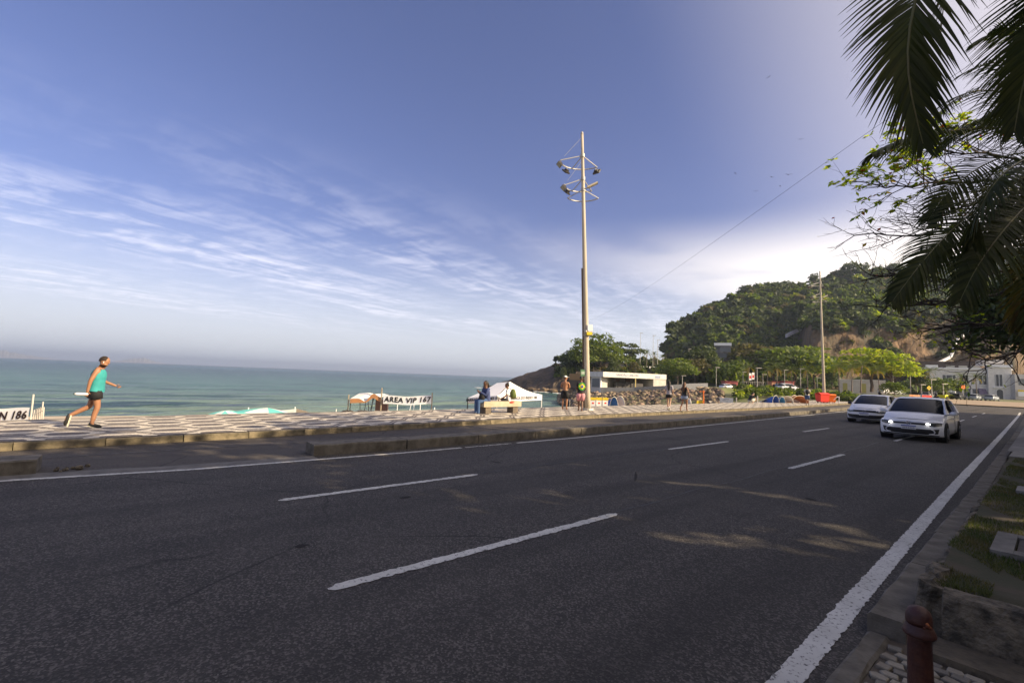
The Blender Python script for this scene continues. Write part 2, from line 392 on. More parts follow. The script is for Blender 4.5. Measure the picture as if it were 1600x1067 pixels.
# skid and oil marks
m_oil = M('oil_stain', (.026, .024, .023), .9, spec=.2)
def blotch(x, y, a, b, rz, ragg=.35):
    mb_ = MB(); k = 26; P_ = [(math.cos(q) * a * random.uniform(1 - ragg, 1), math.sin(q) * b * random.uniform(1 - ragg, 1)) for q in np.linspace(0, 2 * math.pi, k + 1)[:-1]]
    c_, s_ = math.cos(rz), math.sin(rz); mb_.poly([(x + u * c_ - v * s_, y + u * s_ + v * c_, .0042) for u, v in P_]); o_ = mb_.build('oil_stain', m_oil); o_.parent = road
for q in ((-5.1, 7.4, .03, .5, .6), (-3.0, 24.8, .06, .9, .5), (-2.2, 26.5, .05, .8, .4), (-6.0, 3.2, .05, .10, 0), (-7.5, 6.0, .16, .05, .3), (-2.6, 8.5, .07, .12, 1), (-4.9, 1.5, .05, .08, 0)): blotch(*q)

# ---- promenade with its black and white stone mosaic
def mosaic():
    m = bpy.data.materials.new('stone_mosaic'); m.use_nodes = True; t = m.node_tree; n = t.nodes; l = t.links; b = n['Principled BSDF']
    uv = n.new('ShaderNodeUVMap'); uv.uv_map = 'UVMap'; sp = n.new('ShaderNodeSeparateXYZ'); l.new(uv.outputs[0], sp.inputs[0])
    def mt(op, a, b_=None, c_=None):
        q = n.new('ShaderNodeMath'); q.operation = op
        for i, z in enumerate((a, b_, c_)):
            if z is None: continue
            if isinstance(z, (int, float)): q.inputs[i].default_value = z
            else: l.new(z, q.inputs[i])
        return q.outputs[0]
    # wobble of hand-laid stones
    nz = n.new('ShaderNodeTexNoise'); nz.inputs['Scale'].default_value = 9; nz.inputs['Detail'].default_value = 3; l.new(uv.outputs[0], nz.inputs['Vector'])
    wob = mt('MULTIPLY', mt('SUBTRACT', nz.outputs[0], .5), .09)
    u = mt('ADD', mt('SUBTRACT', sp.outputs[0], .25), wob); v = mt('ADD', mt('SUBTRACT', sp.outputs[1], .12), wob)
    RP, CP = .86, 1.78
    row = mt('FLOOR', mt('ADD', mt('DIVIDE', u, RP), .5))
    du = mt('SUBTRACT', u, mt('MULTIPLY', row, RP))
    vv = mt('ADD', v, mt('MULTIPLY', mt('MODULO', mt('ABSOLUTE', row), 2.0), CP / 2))
    dv = mt('ABSOLUTE', mt('SUBTRACT', vv, mt('MULTIPLY', mt('FLOOR', mt('ADD', mt('DIVIDE', vv, CP), .5)), CP)))
    au = mt('ABSOLUTE', du)
    # interlocking wavy cells: boundary between neighbouring rows, pale seam along it, dark border either side
    cs = mt('MAXIMUM', mt('MINIMUM', mt('MULTIPLY', mt('COSINE', mt('MULTIPLY', dv, math.pi / .89)), 1.5), 1.0), -1.0)
    bnd = mt('ADD', mt('MULTIPLY', cs, .25), .43)
    sd_ = mt('ABSOLUTE', mt('SUBTRACT', bnd, au))
    border = mt('MULTIPLY', mt('GREATER_THAN', sd_, .028), mt('LESS_THAN', sd_, .17))
    node = mt('MULTIPLY', mt('GREATER_THAN', dv, .62), mt('LESS_THAN', au, bnd))
    node = mt('MULTIPLY', node, mt('GREATER_THAN', sd_, .028))
    blob = mt('LESS_THAN', mt('ADD', mt('POWER', mt('DIVIDE', au, .24), 2.8), mt('POWER', mt('DIVIDE', dv, .36), 2.8)), 1.0)
    dark = mt('MAXIMUM', mt('MAXIMUM', border, node), blob)
    # individual stones
    vo = n.new('ShaderNodeTexVoronoi'); vo.inputs['Scale'].default_value = 17; vo.inputs['Randomness'].default_value = .55; l.new(uv.outputs[0], vo.inputs['Vector'])
    ve = n.new('ShaderNodeTexVoronoi'); ve.feature = 'DISTANCE_TO_EDGE'; ve.inputs['Scale'].default_value = 17; ve.inputs['Randomness'].default_value = .55; l.new(uv.outputs[0], ve.inputs['Vector'])
    sc_ = n.new('ShaderNodeSeparateColor'); l.new(vo.outputs['Color'], sc_.inputs[0])
    def mx(f, a, b_, bt='MIX'):
        q = n.new('ShaderNodeMix'); q.data_type = 'RGBA'; q.blend_type = bt
        if isinstance(f, (int, float)): q.inputs[0].default_value = f
        else: l.new(f, q.inputs[0])
        for i, z in ((6, a), (7, b_)):
            if isinstance(z, tuple): q.inputs[i].default_value = (*z, 1)
            else: l.new(z, q.inputs[i])
        return q.outputs[2]
    pale = mx(sc_.outputs[0], (.64, .57, .45), (.76, .70, .58)); drk = mx(sc_.outputs[1], (.075, .064, .062), (.17, .145, .125))
    c_ = mx(dark, pale, drk)
    d1 = n.new('ShaderNodeTexNoise'); d1.inputs['Scale'].default_value = .8; d1.inputs['Detail'].default_value = 7; l.new(uv.outputs[0], d1.inputs['Vector'])
    mr = n.new('ShaderNodeMapRange'); l.new(d1.outputs[0], mr.inputs[0]); mr.inputs[1].default_value = .35; mr.inputs[2].default_value = .75; mr.inputs[3].default_value = 0; mr.inputs[4].default_value = .26
    c_ = mx(mr.outputs[0], c_, (.27, .23, .18))
    jn = n.new('ShaderNodeMapRange'); l.new(ve.outputs['Distance'], jn.inputs[0]); jn.inputs[1].default_value = .02; jn.inputs[2].default_value = .12; jn.inputs[3].default_value = .30; jn.inputs[4].default_value = 0
    c_ = mx(jn.outputs[0], c_, (.16, .13, .10))
    l.new(c_, b.inputs['Base Color']); b.inputs['Roughness'].default_value = .75
    bp = n.new('ShaderNodeBump'); bp.inputs['Strength'].default_value = .6; bp.inputs['Distance'].default_value = .01; l.new(ve.outputs['Distance'], bp.inputs['Height']); l.new(bp.outputs[0], b.inputs['Normal'])
    return m
m_mosaic = mosaic()
def prom_z(u): return .155
vs = []; uvs = []; fs = []; NU = 6; Yp = ys(-60, 75, 1.0)
for y in Yp:
    a, b = interp(y, PK) - .17, interp(y, PF)
    for j in range(NU + 1):
        x = lerp(a, b, j / NU); vs.append((x, y, .155)); uvs.append((interp(y, PK) - x, y))
W_ = NU + 1
fs = [(i * W_ + j + 1, i * W_ + j, (i + 1) * W_ + j, (i + 1) * W_ + j + 1) for i in range(len(Yp) - 1) for j in range(NU)]
me = bpy.data.meshes.new('promenade'); me.from_pydata(vs, [], [f[::-1] for f in fs]); me.materials.append(m_mosaic)
ul = me.uv_layers.new(name='UVMap')
for lp in me.loops: ul.data[lp.index].uv = uvs[lp.vertex_index]
prom = struct(put('promenade', me))
# retaining wall down to the beach
m_conc = M('concrete', (.30, .27, .23), .9, col2=(.19, .17, .145), vs=3, bump=.5, bs=25)
mb = MB(); Yq = ys(-60, 75, 2.5)
vs = []
for y in Yq:
    x = interp(y, PF); vs += [(x + .02, y, .155), (x - .22, y, .155), (x - .22, y, -4), (x + .02, y, -4)]
fs = []
for i in range(len(Yq) - 1):
    for j in range(4): fs.append((4 * i + j, 4 * i + (j + 1) % 4, 4 * i + 4 + (j + 1) % 4, 4 * i + 4 + j))
mb.add(vs, fs); o = mb.build('sea_wall', m_conc); o.location.z = .004; o['kind'] = 'structure'

# ---- kerb stones, each one a piece
m_granite = M('granite_kerb', (.22, .18, .115), .85, col2=(.095, .080, .050), vs=4, vlo=.4, vhi=.6, bump=.7, bs=45)
m_granite2 = M('granite_grey', (.165, .145, .115), .85, col2=(.075, .065, .048), vs=5, bump=.7, bs=45)
m_rubble = M('rough_concrete', (.20, .165, .115), .95, col2=(.045, .038, .026), vs=9, vlo=.38, vhi=.62, bump=1.0, bs=35, dist=.03)
kv = {}
def kerb_mesh(key, ln, wd, ht, mat, rough=.008, bev=.02):
    if key in kv: return kv[key]
    mb_ = MB(); k = 5; n_ = 0; prof = [(0, 0), (0, ht - bev), (bev, ht), (wd - bev, ht), (wd, ht - bev), (wd, 0)]; vs_ = []
    rnd = random.Random(hash(key) % 999)
    for i in range(k + 1):
        y = ln * i / k
        for (px, pz) in prof:
            j = rough if 0 < i < k else rough * .5
            vs_.append((px + rnd.uniform(-j, j), y, pz + rnd.uniform(-j, j) if pz > 0 else 0))
    p = len(prof)
    fs_ = [(i * p + j, (i + 1) * p + j, (i + 1) * p + (j + 1) % p, i * p + (j + 1) % p) for i in range(k) for j in range(p - 1)]
    fs_ += [tuple(range(p)), tuple(k * p + j for j in range(p - 1, -1, -1))]
    mb_.add(vs_, fs_); me_ = bpy.data.meshes.new('kerb_stone'); me_.from_pydata(mb_.v, [], [f[::-1] for f in mb_.f]); me_.materials.append(mat); kv[key] = me_; return me_
def kerb_run(parent, xf, y0, y1, ln, wd, ht, mat, key, side=-1, gap=.012, z=0, name='kerb_stone'):
    y = y0; i = 0
    while y < y1 - .2:
        l_ = min(ln, y1 - y); me_ = kerb_mesh((key, i % 4), ln, wd, ht, mat)
        xa, xb = xf(y), xf(y + l_); ang = math.atan2(-(xb - xa), l_)
        o_ = put(name, me_, parent, (xa + (0 if side > 0 else -wd) + random.uniform(-.006, .006), y, z + random.uniform(-.004, .003)), ang)
        o_.scale = (1, (l_ - gap) / ln, 1); y += l_; i += 1
# promenade kerb : face towards the road at PK, body behind
kerb_run(prom, lambda y: interp(y, PK), -12, 46, 1.32, .17, .15, m_granite, 'pk')
kerb_run(prom, lambda y: interp(y, PK), 46, 75, 6, .17, .16, m_granite, 'pkfar')
kerb_run(prom, lambda y: interp(y, PK), -60, -12, 6, .17, .16, m_granite, 'pkfar')
# low divider between road and cycle lane
def dv_x(y): return interp(y, LL) - .42
divider = struct(MB().box((0, 0, -.2), (.1, .1, .1)).build('lane_divider', m_granite2)) if False else None
dvr = bpy.data.objects.new('lane_divider', None); COL.objects.link(dvr); dvr['kind'] = 'structure'; dvr['label'] = 'low grey stone divider between the road and the cycle lane'
kerb_run(dvr, dv_x, 3.12, 50, 2.05, .56, .215, m_granite2, 'dv')
kerb_run(dvr, dv_x, 50, 74, 6, .56, .215, m_granite2, 'dvf')
kerb_run(dvr, dv_x, -11.1, -.68, 2.05, .56, .215, m_granite2, 'dv')
kerb_run(dvr, dv_x, -59, -11.1, 6, .56, .215, m_granite2, 'dvf')
mb = MB()      # crumbled end of the divider at the gap
for i in range(12):
    a = random.uniform(0, .5); s_ = random.uniform(.02, .07)
    mb.ell((dv_x(-.68) - random.uniform(.02, .5), -.66 + abs(random.gauss(0, .22)), s_ * .4), (s_, s_ * .9, s_ * .7), 6, 4)
o = mb.build('rubble', m_rubble, dvr); o['kind'] = 'stuff'
# cement skirt along the left line by the gap
mb = MB(); mb.grid(lambda u, v: (lerp(dv_x(lerp(-14, 3.1, u)) - .05 + .03 * math.sin(u * 90), interp(lerp(-14, 3.1, u), LL) - .06, v), lerp(-14, 3.1, u), .003), 60, 1, flip=True)
o = mb.build('gutter_strip', M('gutter_cement', (.16, .15, .135), .9, col2=(.09, .085, .08), vs=4, bump=.4), road); o['kind'] = 'structure'

# near kerb, its inner rough wall and the planted bed
verge = bpy.data.objects.new('verge', None); COL.objects.link(verge); verge['kind'] = 'structure'
kerb_run(verge, lambda y: interp(y, KR), 4.28, 46, 1.55, .215, .155, m_granite2, 'nk', side=1)
kerb_run(verge, lambda y: interp(y, KR), 46, 74, 7, .215, .155, m_granite2, 'nkf', side=1)
kerb_run(verge, lambda y: interp(y, KR), -8, 4.27, 1.4, .13, .035, m_granite2, 'fk', side=1)
def rough_wall(y0, y1, xf, wd, z0, z1, name, mat, n_=None, amp=.012, parent=verge):
    k = int((y1 - y0) / .09); mb_ = MB(); vs_ = []
    prof = [(0, z0), (0, lerp(z0, z1, .5)), (0.01, z1 - .02), (.035, z1), (wd * .5, z1 + .008), (wd - .03, z1), (wd, z1 - .02), (wd, z0)]
    for i in range(k + 1):
        y = lerp(y0, y1, i / k)
        for px, pz in prof:
            vs_.append((xf(y) + px + random.uniform(-amp, amp), y + random.uniform(-amp, amp), pz + (random.uniform(-amp, amp) if pz > z0 else 0)))
    p = len(prof)
    fs_ = [(i * p + j, i * p + (j + 1) % p, (i + 1) * p + (j + 1) % p, (i + 1) * p + j) for i in range(k) for j in range(p - 1)]
    fs_ += [tuple(range(p - 1, -1, -1)), tuple(k * p + j for j in range(p))]
    mb_.add(vs_, fs_); return mb_.build(name, mat, parent)
rough_wall(4.60, 5.15, lambda y: interp(y, KR) + .222, .15, -.05, .37, 'inner_kerb', m_rubble, amp=.022)
rough_wall(5.17, 9.6, lambda y: interp(y, KR) + .222, .12, -.05, .30, 'inner_kerb', m_rubble, amp=.016)
rough_wall(9.6, 15.8, lambda y: interp(y, KR) + .222, .10, -.05, .22, 'inner_kerb', m_rubble)
# bed front wall, running away from the road
mb = MB(); k = 90; prof = [(0, -.05), (0, .2), (.0, .345), (.02, .375), (.14, .385), (.17, .37), (.17, .0)]; vs = []
for i in range(k + 1):
    x = -.57 + i * .08
    for py, pz in prof: vs.append((x + random.uniform(-.008, .008), 4.46 + py + random.uniform(-.01, .01), pz + random.uniform(-.008, .008)))
p = len(prof); fs = [(i * p + j, (i + 1) * p + j, (i + 1) * p + (j + 1) % p, i * p + (j + 1) % p) for i in range(k) for j in range(p - 1)] + [tuple(range(p)), tuple(k * p + j for j in range(p - 1, -1, -1))]
mb.add(vs, [f[::-1] for f in fs]); mb.build('bed_wall', m_rubble, verge)
m_step = M('dirty_step', (.13, .105, .07), .95, col2=(.06, .05, .034), vs=7, bump=.8, bs=30, dist=.02)
mb = MB(); mb.box((2.6, 4.31, .02), (6.4, .30, .10)); mb.build('step', m_step, verge)
mb = MB()
def bed_z(x, y): return .345 + .018 * math.sin(x * 3.1 + y * 1.7) + .012 * math.sin(y * 4.3 - x * 2)
mb.grid(lambda u, v: (lerp(interp(lerp(4.6, 15.9, u), KR) + .30, 1.6, v), lerp(4.6, 15.9, u), bed_z(lerp(-.6, 1.6, v), lerp(4.6, 15.9, u)) - (.05 if u < .005 else 0)), 110, 16, flip=True)
bed = struct(mb.build('planting_bed', m_grassg, smooth=True))
mb = MB(); mb.grid(lambda u, v: (lerp(1.6, 16, v), lerp(4.6, 75, u), .33), 8, 3, flip=True)
mb.grid(lambda u, v: (lerp(interp(lerp(17.6, 75, u), KR) + .216, 1.6, v), lerp(17.6, 75, u), lerp(.34, .16, min(1, u * 3))), 20, 3, flip=True)
m_walk = M('pavement_concrete', (.26, .245, .22), .9, col2=(.17, .16, .145), vs=2.2, bump=.4, bs=30)
struct(mb.build('pavement', m_walk))
mb = MB(); mb.box((.45, 16.75, .30), (2.5, 1.75, .13)); mb.build('paving_slab', m_walk, verge)
mb = MB(); mb.box((.02, 10.35, .345), (.95, .55, .09)); mb.build('paving_slab', m_walk, verge)
mb = MB(); mb.box((.35, 12.6, .345), (.8, .5, .07)); mb.build('paving_slab', m_walk, verge)
# inspection cover set in the grass
mh = thing('inspection_cover', 'square concrete cover with a sunken lid set in the grass bed', 'manhole cover', (.06, 6.36, .36))
mb = MB()
for (cx, cy, dx, dy) in ((-.43, 0, .14, .86), (.43, 0, .14, .86), (0, -.36, .72, .14), (0, .36, .72, .14)): mb.box((cx, cy, .01), (dx - .002, dy - .002, .08))
mb.build('frame', M('cover_frame', (.20, .185, .16), .9, col2=(.13, .12, .10), vs=8, bump=.5), mh)
mb = MB(); mb.box((0, 0, .012), (.69, .55, .05)); mb.box((-.2, 0, .036), (.04, .1, .008)); mb.box((.2, 0, .036), (.04, .1, .008)); mb.build('lid', M('cover_lid', (.10, .085, .078), .85, col2=(.07, .06, .055), vs=12, bump=.5), mh)
# hand-set cobbles by the flush kerb
mb = MB(); mb.grid(lambda u, v: (lerp(-.82, 3.5, v), lerp(-8, 4.95, u), .012), 20, 6, flip=True)
struct(mb.build('cobble_bed', m_dirt))
m_cob = [M('cobble_%s' % q, c, .8, col2=tuple(z * .7 for z in c), vs=20, bump=.6, bs=60) for q, c in (('pale', (.30, .265, .20)), ('warm', (.24, .205, .15)), ('grey', (.185, .165, .13)))]
cobs = []
for k in range(9):
    r_ = random.Random(k); ang = sorted(r_.uniform(-.22, .22) + q for q in (math.pi * .25, math.pi * .75, math.pi * 1.25, math.pi * 1.75)); 
    if k % 3 == 0: ang.append(math.pi * 2 - .05)
    P_ = [(math.cos(a) * .052 * r_.uniform(.88, 1.08), math.sin(a) * .043 * r_.uniform(.88, 1.08)) for a in ang]; q = len(P_)
    vs = [(x, y, 0) for x, y in P_] + [(x, y, .018) for x, y in P_] + [(x * .86, y * .86, .024 + r_.uniform(-.002, .002)) for x, y in P_]
    fs = [(i, (i + 1) % q, q + (i + 1) % q, q + i) for i in range(q)] + [(q + i, q + (i + 1) % q, 2 * q + (i + 1) % q, 2 * q + i) for i in range(q)] + [tuple(range(2 * q, 3 * q))]
    for mm in m_cob[k % 3:k % 3 + 1]:
        me = bpy.data.meshes.new('cobble'); me.from_pydata(vs, [], fs); me.materials.append(mm); cobs.append(me)
cob_parent = bpy.data.objects['cobble_bed']
iy = 0; y = 3.02; cnt = 0
while y < 4.12:
    x = -.765 + (iy % 2) * .045
    while x < .42:
        if cnt < 298:
            o = put('cobble', random.choice(cobs), cob_parent, (x + random.uniform(-.006, .006), y + random.uniform(-.006, .006), .012 + random.uniform(-.004, .004)), random.uniform(-.22, .22) + (math.pi if random.random() < .5 else 0))
            o.scale = (random.uniform(.95, 1.12), random.uniform(.95, 1.1), random.uniform(.8, 1.1)); cnt += 1
        x += .094
    y += .078; iy += 1
# grass blades on the bed
def grass(name, n, region, hz, wd, mat, zf, parent=None, clump=None):
    x0, x1, y0, y1 = region; X = RNG.uniform(x0, x1, n); Yv = y0 + (y1 - y0) * RNG.random(n) ** 1.35
    keep = np.array([(math.sin(a * 3.3 + 1) + math.sin(b * 2.1) + math.sin(a * 7 + b * 5)) > (-1.7 + 2.6 * max(0, 1 - abs(b - 4.8) * .9) * (a > -.35)) for a, b in zip(X, Yv)])
    X, Yv = X[keep], Yv[keep]; n = len(X); Zg = np.array([zf(a, b) for a, b in zip(X, Yv)]); A = RNG.uniform(0, 6.28, n); H = hz * RNG.uniform(.5, 1.3, n); ln = RNG.uniform(.2, .9, n) * H; B = RNG.uniform(0, 6.28, n)
    v = np.zeros((n, 3, 3)); v[:, 0] = np.c_[X - np.cos(A) * wd, Yv - np.sin(A) * wd, Zg - .005]; v[:, 1] = np.c_[X + np.cos(A) * wd, Yv + np.sin(A) * wd, Zg - .005]; v[:, 2] = np.c_[X + np.cos(B) * ln, Yv + np.sin(B) * ln, Zg + H]
    o_ = put(name, np_mesh(name, v.reshape(-1, 3), np.arange(3 * n).reshape(-1, 3), mat), parent); tag(o_, kind='stuff', label='short patchy grass on the planting bed', cat='grass'); return o_
m_blade = M('grass_blade', (.045, .070, .014), .8, col2=(.10, .085, .035), vs=2.5, transl=.3, island=.3)
grass('grass', 80000, (-.70, 1.5, 4.68, 15.8), .035, .0035, m_blade, bed_z)

# ---- beach sand and sea
m_sand = M('beach_sand', (.52, .44, .33), .95, col2=(.42, .35, .26), vs=1.2, bump=.4, bs=8)
mb = MB()
mb.grid(lambda u, v: ((lambda t: (lerp(-17.1, -75, t), lerp(-80, 62, u), (-1.75 - 1.55 * t ** .8 * 1.25)))(v)), 30, 16, flip=True)
struct(mb.build('beach', m_sand))
def water():
    m = bpy.data.materials.new('sea_water'); m.use_nodes = True; t = m.node_tree; n = t.nodes; l = t.links; b = n['Principled BSDF']
    g_ = n.new('ShaderNodeNewGeometry'); sp = n.new('ShaderNodeSeparateXYZ'); l.new(g_.outputs['Position'], sp.inputs[0])
    ln = n.new('ShaderNodeVectorMath'); ln.operation = 'LENGTH'; l.new(g_.outputs['Position'], ln.inputs[0])
    def ns(scl, det, ro, sc=1):
        mp = n.new('ShaderNodeMapping'); mp.inputs['Scale'].default_value = scl; mp.inputs['Rotation'].default_value = (0, 0, .12); l.new(g_.outputs['Position'], mp.inputs[0])
        q = n.new('ShaderNodeTexNoise'); q.inputs['Scale'].default_value = sc; q.inputs['Detail'].default_value = det; q.inputs['Roughness'].default_value = ro; l.new(mp.outputs[0], q.inputs['Vector']); return q.outputs[0]
    def mr(v, a, b_, c=0, d=1):
        q = n.new('ShaderNodeMapRange'); q.interpolation_type = 'SMOOTHSTEP'; l.new(v, q.inputs[0])
        for i, z in enumerate((a, b_, c, d)): q.inputs[i + 1].default_value = z
        return q.outputs[0]
    def mix(f, a, b_):
        q = n.new('ShaderNodeMix'); q.data_type = 'RGBA'; l.new(f, q.inputs[0])
        for i, z in ((6, a), (7, b_)):
            if isinstance(z, tuple): q.inputs[i].default_value = (*z, 1)
            else: l.new(z, q.inputs[i])
        return q.outputs[2]
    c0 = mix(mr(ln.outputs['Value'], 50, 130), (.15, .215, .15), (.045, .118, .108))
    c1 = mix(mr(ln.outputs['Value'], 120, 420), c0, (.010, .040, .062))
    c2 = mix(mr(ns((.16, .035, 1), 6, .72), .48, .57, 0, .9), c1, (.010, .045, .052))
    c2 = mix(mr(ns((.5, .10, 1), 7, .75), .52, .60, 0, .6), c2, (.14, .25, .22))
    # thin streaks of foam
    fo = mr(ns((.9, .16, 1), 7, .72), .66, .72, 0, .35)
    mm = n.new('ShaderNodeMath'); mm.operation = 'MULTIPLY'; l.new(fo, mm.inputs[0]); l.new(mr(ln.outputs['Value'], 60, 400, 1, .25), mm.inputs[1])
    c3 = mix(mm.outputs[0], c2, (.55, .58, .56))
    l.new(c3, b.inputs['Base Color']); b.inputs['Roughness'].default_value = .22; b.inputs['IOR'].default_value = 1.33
    b.inputs['Specular IOR Level'].default_value = .36
    a = n.new('ShaderNodeMath'); a.operation = 'ADD'
    l.new(ns((.55, .22, 1), 6, .62), a.inputs[0])
    a2 = n.new('ShaderNodeMath'); a2.operation = 'MULTIPLY'; a2.inputs[1].default_value = 2.2; l.new(ns((.09, .03, 1), 3, .5), a2.inputs[0]); l.new(a2.outputs[0], a.inputs[1])
    bp = n.new('ShaderNodeBump'); bp.inputs['Strength'].default_value = 1.0; bp.inputs['Distance'].default_value = 2.6; l.new(a.outputs[0], bp.inputs['Height']); l.new(bp.outputs[0], b.inputs['Normal'])
    return m
SEA = -3.05
xs_ = [-38 - 1.1 * i for i in range(90)] + [-137 * 1.22 ** i for i in range(1, 30)]
ysea = [-30000, -9000, -3000, -1200, -600, -300, -180] + [-120 + 4 * i for i in range(90)] + [260, 320, 420, 600, 1000, 2000, 5000, 12000, 30000]
def sea_z(x, y):
    d = -x; a = math.exp(-((d - 60) / 26) ** 2)
    w1 = .40 * max(0, math.sin(d * .30 + .5 * math.sin(y * .045) + y * .012)) ** 3 * a
    w2 = .12 * math.sin(d * .22 + y * .05 + math.sin(y * .11)) * math.exp(-max(0, d - 60) / 160)
    w3 = .10 * math.sin(d * .9 + 2.2 * math.sin(y * .13) + y * .07) * math.sin(d * .37 - y * .11) * math.exp(-max(0, d - 60) / 90)
    return SEA + w1 + w2 + w3 if abs(y) < 260 else SEA
vs = [(x, y, sea_z(x, y)) for x in xs_ for y in ysea]; k = len(ysea)
fs = [(i * k + j, i * k + j + 1, (i + 1) * k + j + 1, (i + 1) * k + j) for i in range(len(xs_) - 1) for j in range(k - 1)]
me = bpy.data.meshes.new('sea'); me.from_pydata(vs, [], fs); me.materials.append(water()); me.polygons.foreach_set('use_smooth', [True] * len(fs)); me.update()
struct(put('sea', me))
mb = MB(); mb.add([(-38, -30000, SEA - .02), (-38, 30000, SEA - .02), (-37, 30000, SEA - 1), (-37, -30000, SEA - 1)], [(0, 1, 2, 3)])
# low faint islands on the horizon
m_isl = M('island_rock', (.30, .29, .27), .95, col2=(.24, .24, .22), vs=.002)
def island(px0, px1, D, prof, seed):
    r_ = random.Random(seed); mb_ = MB(); k = 40; tops = []
    for i in range(k + 1):
        u = i / k; p = lerp(px0, px1, u); hgt = interp(u, prof) * (1 + .12 * math.sin(i * 1.9) + r_.uniform(-.05, .05)) * D / 720
        a = Wz(p, SEA - 2, D * .97); b = Wz(p, max(SEA, SEA + hgt), D); c_ = Wz(p, SEA - 2, D * 1.06); tops.append((a, b, c_))
    vs_ = [q for t_ in tops for q in t_]
    mb_.add(vs_, [(3 * i + j, 3 * i + 3 + j, 3 * i + 4 + j, 3 * i + 1 + j) for i in range(k) for j in range(2)])
    return struct(mb_.build('distant_hills', m_isl))
island(-60, 98, 5200, [(0, 16), (.3, 14), (.45, 10), (.62, 6), (.8, 3), (1, 0)], 1)
island(170, 262, 5600, [(0, 0), (.2, 3), (.45, 7), (.6, 8), (.8, 3), (1, 0)], 2)
# ================================================================ land beyond: terrain, headland, hill
TT = [(700, [(50, -5), (1000, -5)]), (895, [(50, -5), (300, -5)]), (905, [(50, -4.5), (76, -4), (86, -1.0), (100, -.7), (140, -.3), (160, 1), (200, 4), (320, 4)]),
      (930, [(50, -3.8), (70, -3.0), (84, -.75), (100, -.6), (140, 0), (160, 2), (200, 5), (320, 4)]),
      (1000, [(50, -2.2), (64, -2.0), (80, -.2), (100, .1), (140, .5), (165, 3), (200, 7), (320, 6)]),
      (1050, [(45, -1.9), (60, -1.5), (76, .55), (100, .9), (150, 1), (170, 5), (200, 8), (320, 6)]),
      (1100, [(40, -1.4), (58, -1.0), (72, .85), (100, 1.1), (150, 1.2), (180, 6), (320, 8)]),
      (1160, [(40, -.9), (55, -.5), (75, .9), (100, 1.1), (150, 1.2), (180, 6), (320, 8)]),
      (1200, [(40, -.5), (54, -.2), (80, .85), (120, 1.05), (150, 1.2), (180, 6), (320, 8)]),
      (1300, [(40, -.4), (56, -.15), (80, .45), (100, .8), (130, 1.1), (320, 4)]),
      (1400, [(40, -.4), (62, -.1), (90, .3), (130, .8), (320, 4)]),
      (1500, [(40, -.4), (70, -.1), (110, .45), (150, .8), (320, 3)]),
      (2600, [(40, -.4), (70, -.1), (110, .45), (150, .8), (320, 3)])]
def terr(px, Z):
    for a, b in zip(TT[:-1], TT[1:]):
        if px <= b[0]: return lerp(interp(Z, a[1]), interp(Z, b[1]), sstep(0, 1, max(0, (px - a[0])) / (b[0] - a[0])))
    return interp(Z, TT[-1][1])
m_lawn = M('lawn', (.075, .10, .025), .95, col2=(.16, .145, .07), vs=.25, bump=.4, bs=2)
PXs = list(range(880, 1400, 12)) + list(range(1400, 2600, 50)); ZS = [40 + 3 * i for i in range(46)] + [180, 200, 240, 320]
vs = []
for px in PXs:
    for Z in ZS:
        z = terr(px, Z); p = Wz(px, z, Z)
        if p.x > interp(p.y, PF) - 1.0 and p.y < 76: z = min(z, -.35)
        elif p.y < 152: z = min(z, zr(p.y) + (.05 if p.x < -31 else -.06)) if p.x > -45 else z
        vs.append((p.x, p.y, z))
k = len(ZS); fs = [(i * k + j, (i + 1) * k + j, (i + 1) * k + j + 1, i * k + j + 1) for i in range(len(PXs) - 1) for j in range(k - 1)]
me = bpy.data.meshes.new('grounds'); me.from_pydata(vs, [], fs); me.materials.append(m_lawn); me.update(); struct(put('grounds', me))
mb = MB(); mb.add([(-4000, 190, .2), (6000, 150, .2), (6000, 6000, .2), (-4000, 6000, .2)], [(0, 1, 2, 3)]);
# sandy apron past the promenade
mb = MB(); pts = []
for px, py_, Z, z in ((1110, 0, 58, -.55), (1340, 0, 60, .1), (1320, 0, 66, .16), (1105, 0, 63, -.30)): p = Wz(px, z, Z); pts.append((p.x, p.y, z))
mb.poly(pts); struct(mb.build('sand_apron', m_sand))

# ---- leaf clump clouds
def leaf_cloud(n, centers, radii, size, squash=.75, shell=.55, rng=RNG, tri=False):
    """n leaf clumps spread through the shells of ellipsoidal lobes; returns quads"""
    c_ = np.array(centers, float); r_ = np.array(radii, float); wgt = (r_[:, 0] * r_[:, 1] + r_[:, 0] * r_[:, 2]); wgt /= wgt.sum()
    idx = rng.choice(len(c_), n, p=wgt); d = rng.normal(size=(n, 3)); d /= np.linalg.norm(d, axis=1)[:, None]
    d[:, 2] = np.where(d[:, 2] < -.35, -d[:, 2], d[:, 2]); rad_ = shell + (1 - shell) * rng.random(n) ** .6
    pos = c_[idx] + d * r_[idx] * rad_[:, None]
    nr = d * .55 + rng.normal(size=(n, 3)) * .6 + np.array([0, 0, .45]); nr /= np.linalg.norm(nr, axis=1)[:, None]
    t1 = np.cross(nr, rng.normal(size=(n, 3))); t1 /= np.linalg.norm(t1, axis=1)[:, None]; t2 = np.cross(nr, t1)
    s_ = size * rng.uniform(.55, 1.35, n)[:, None]
    if tri:
        q = np.stack([pos - t1 * s_ * .6, pos + t1 * s_ * .6, pos + t2 * s_ * .9], 1); return q.reshape(-1, 3), np.arange(3 * n).reshape(-1, 3)
    q = np.stack([pos - t1 * s_, pos - t2 * s_ * squash * .6, pos + t1 * s_, pos + t2 * s_ * squash * .6], 1)
    return q.reshape(-1, 3), np.arange(4 * n).reshape(-1, 4)
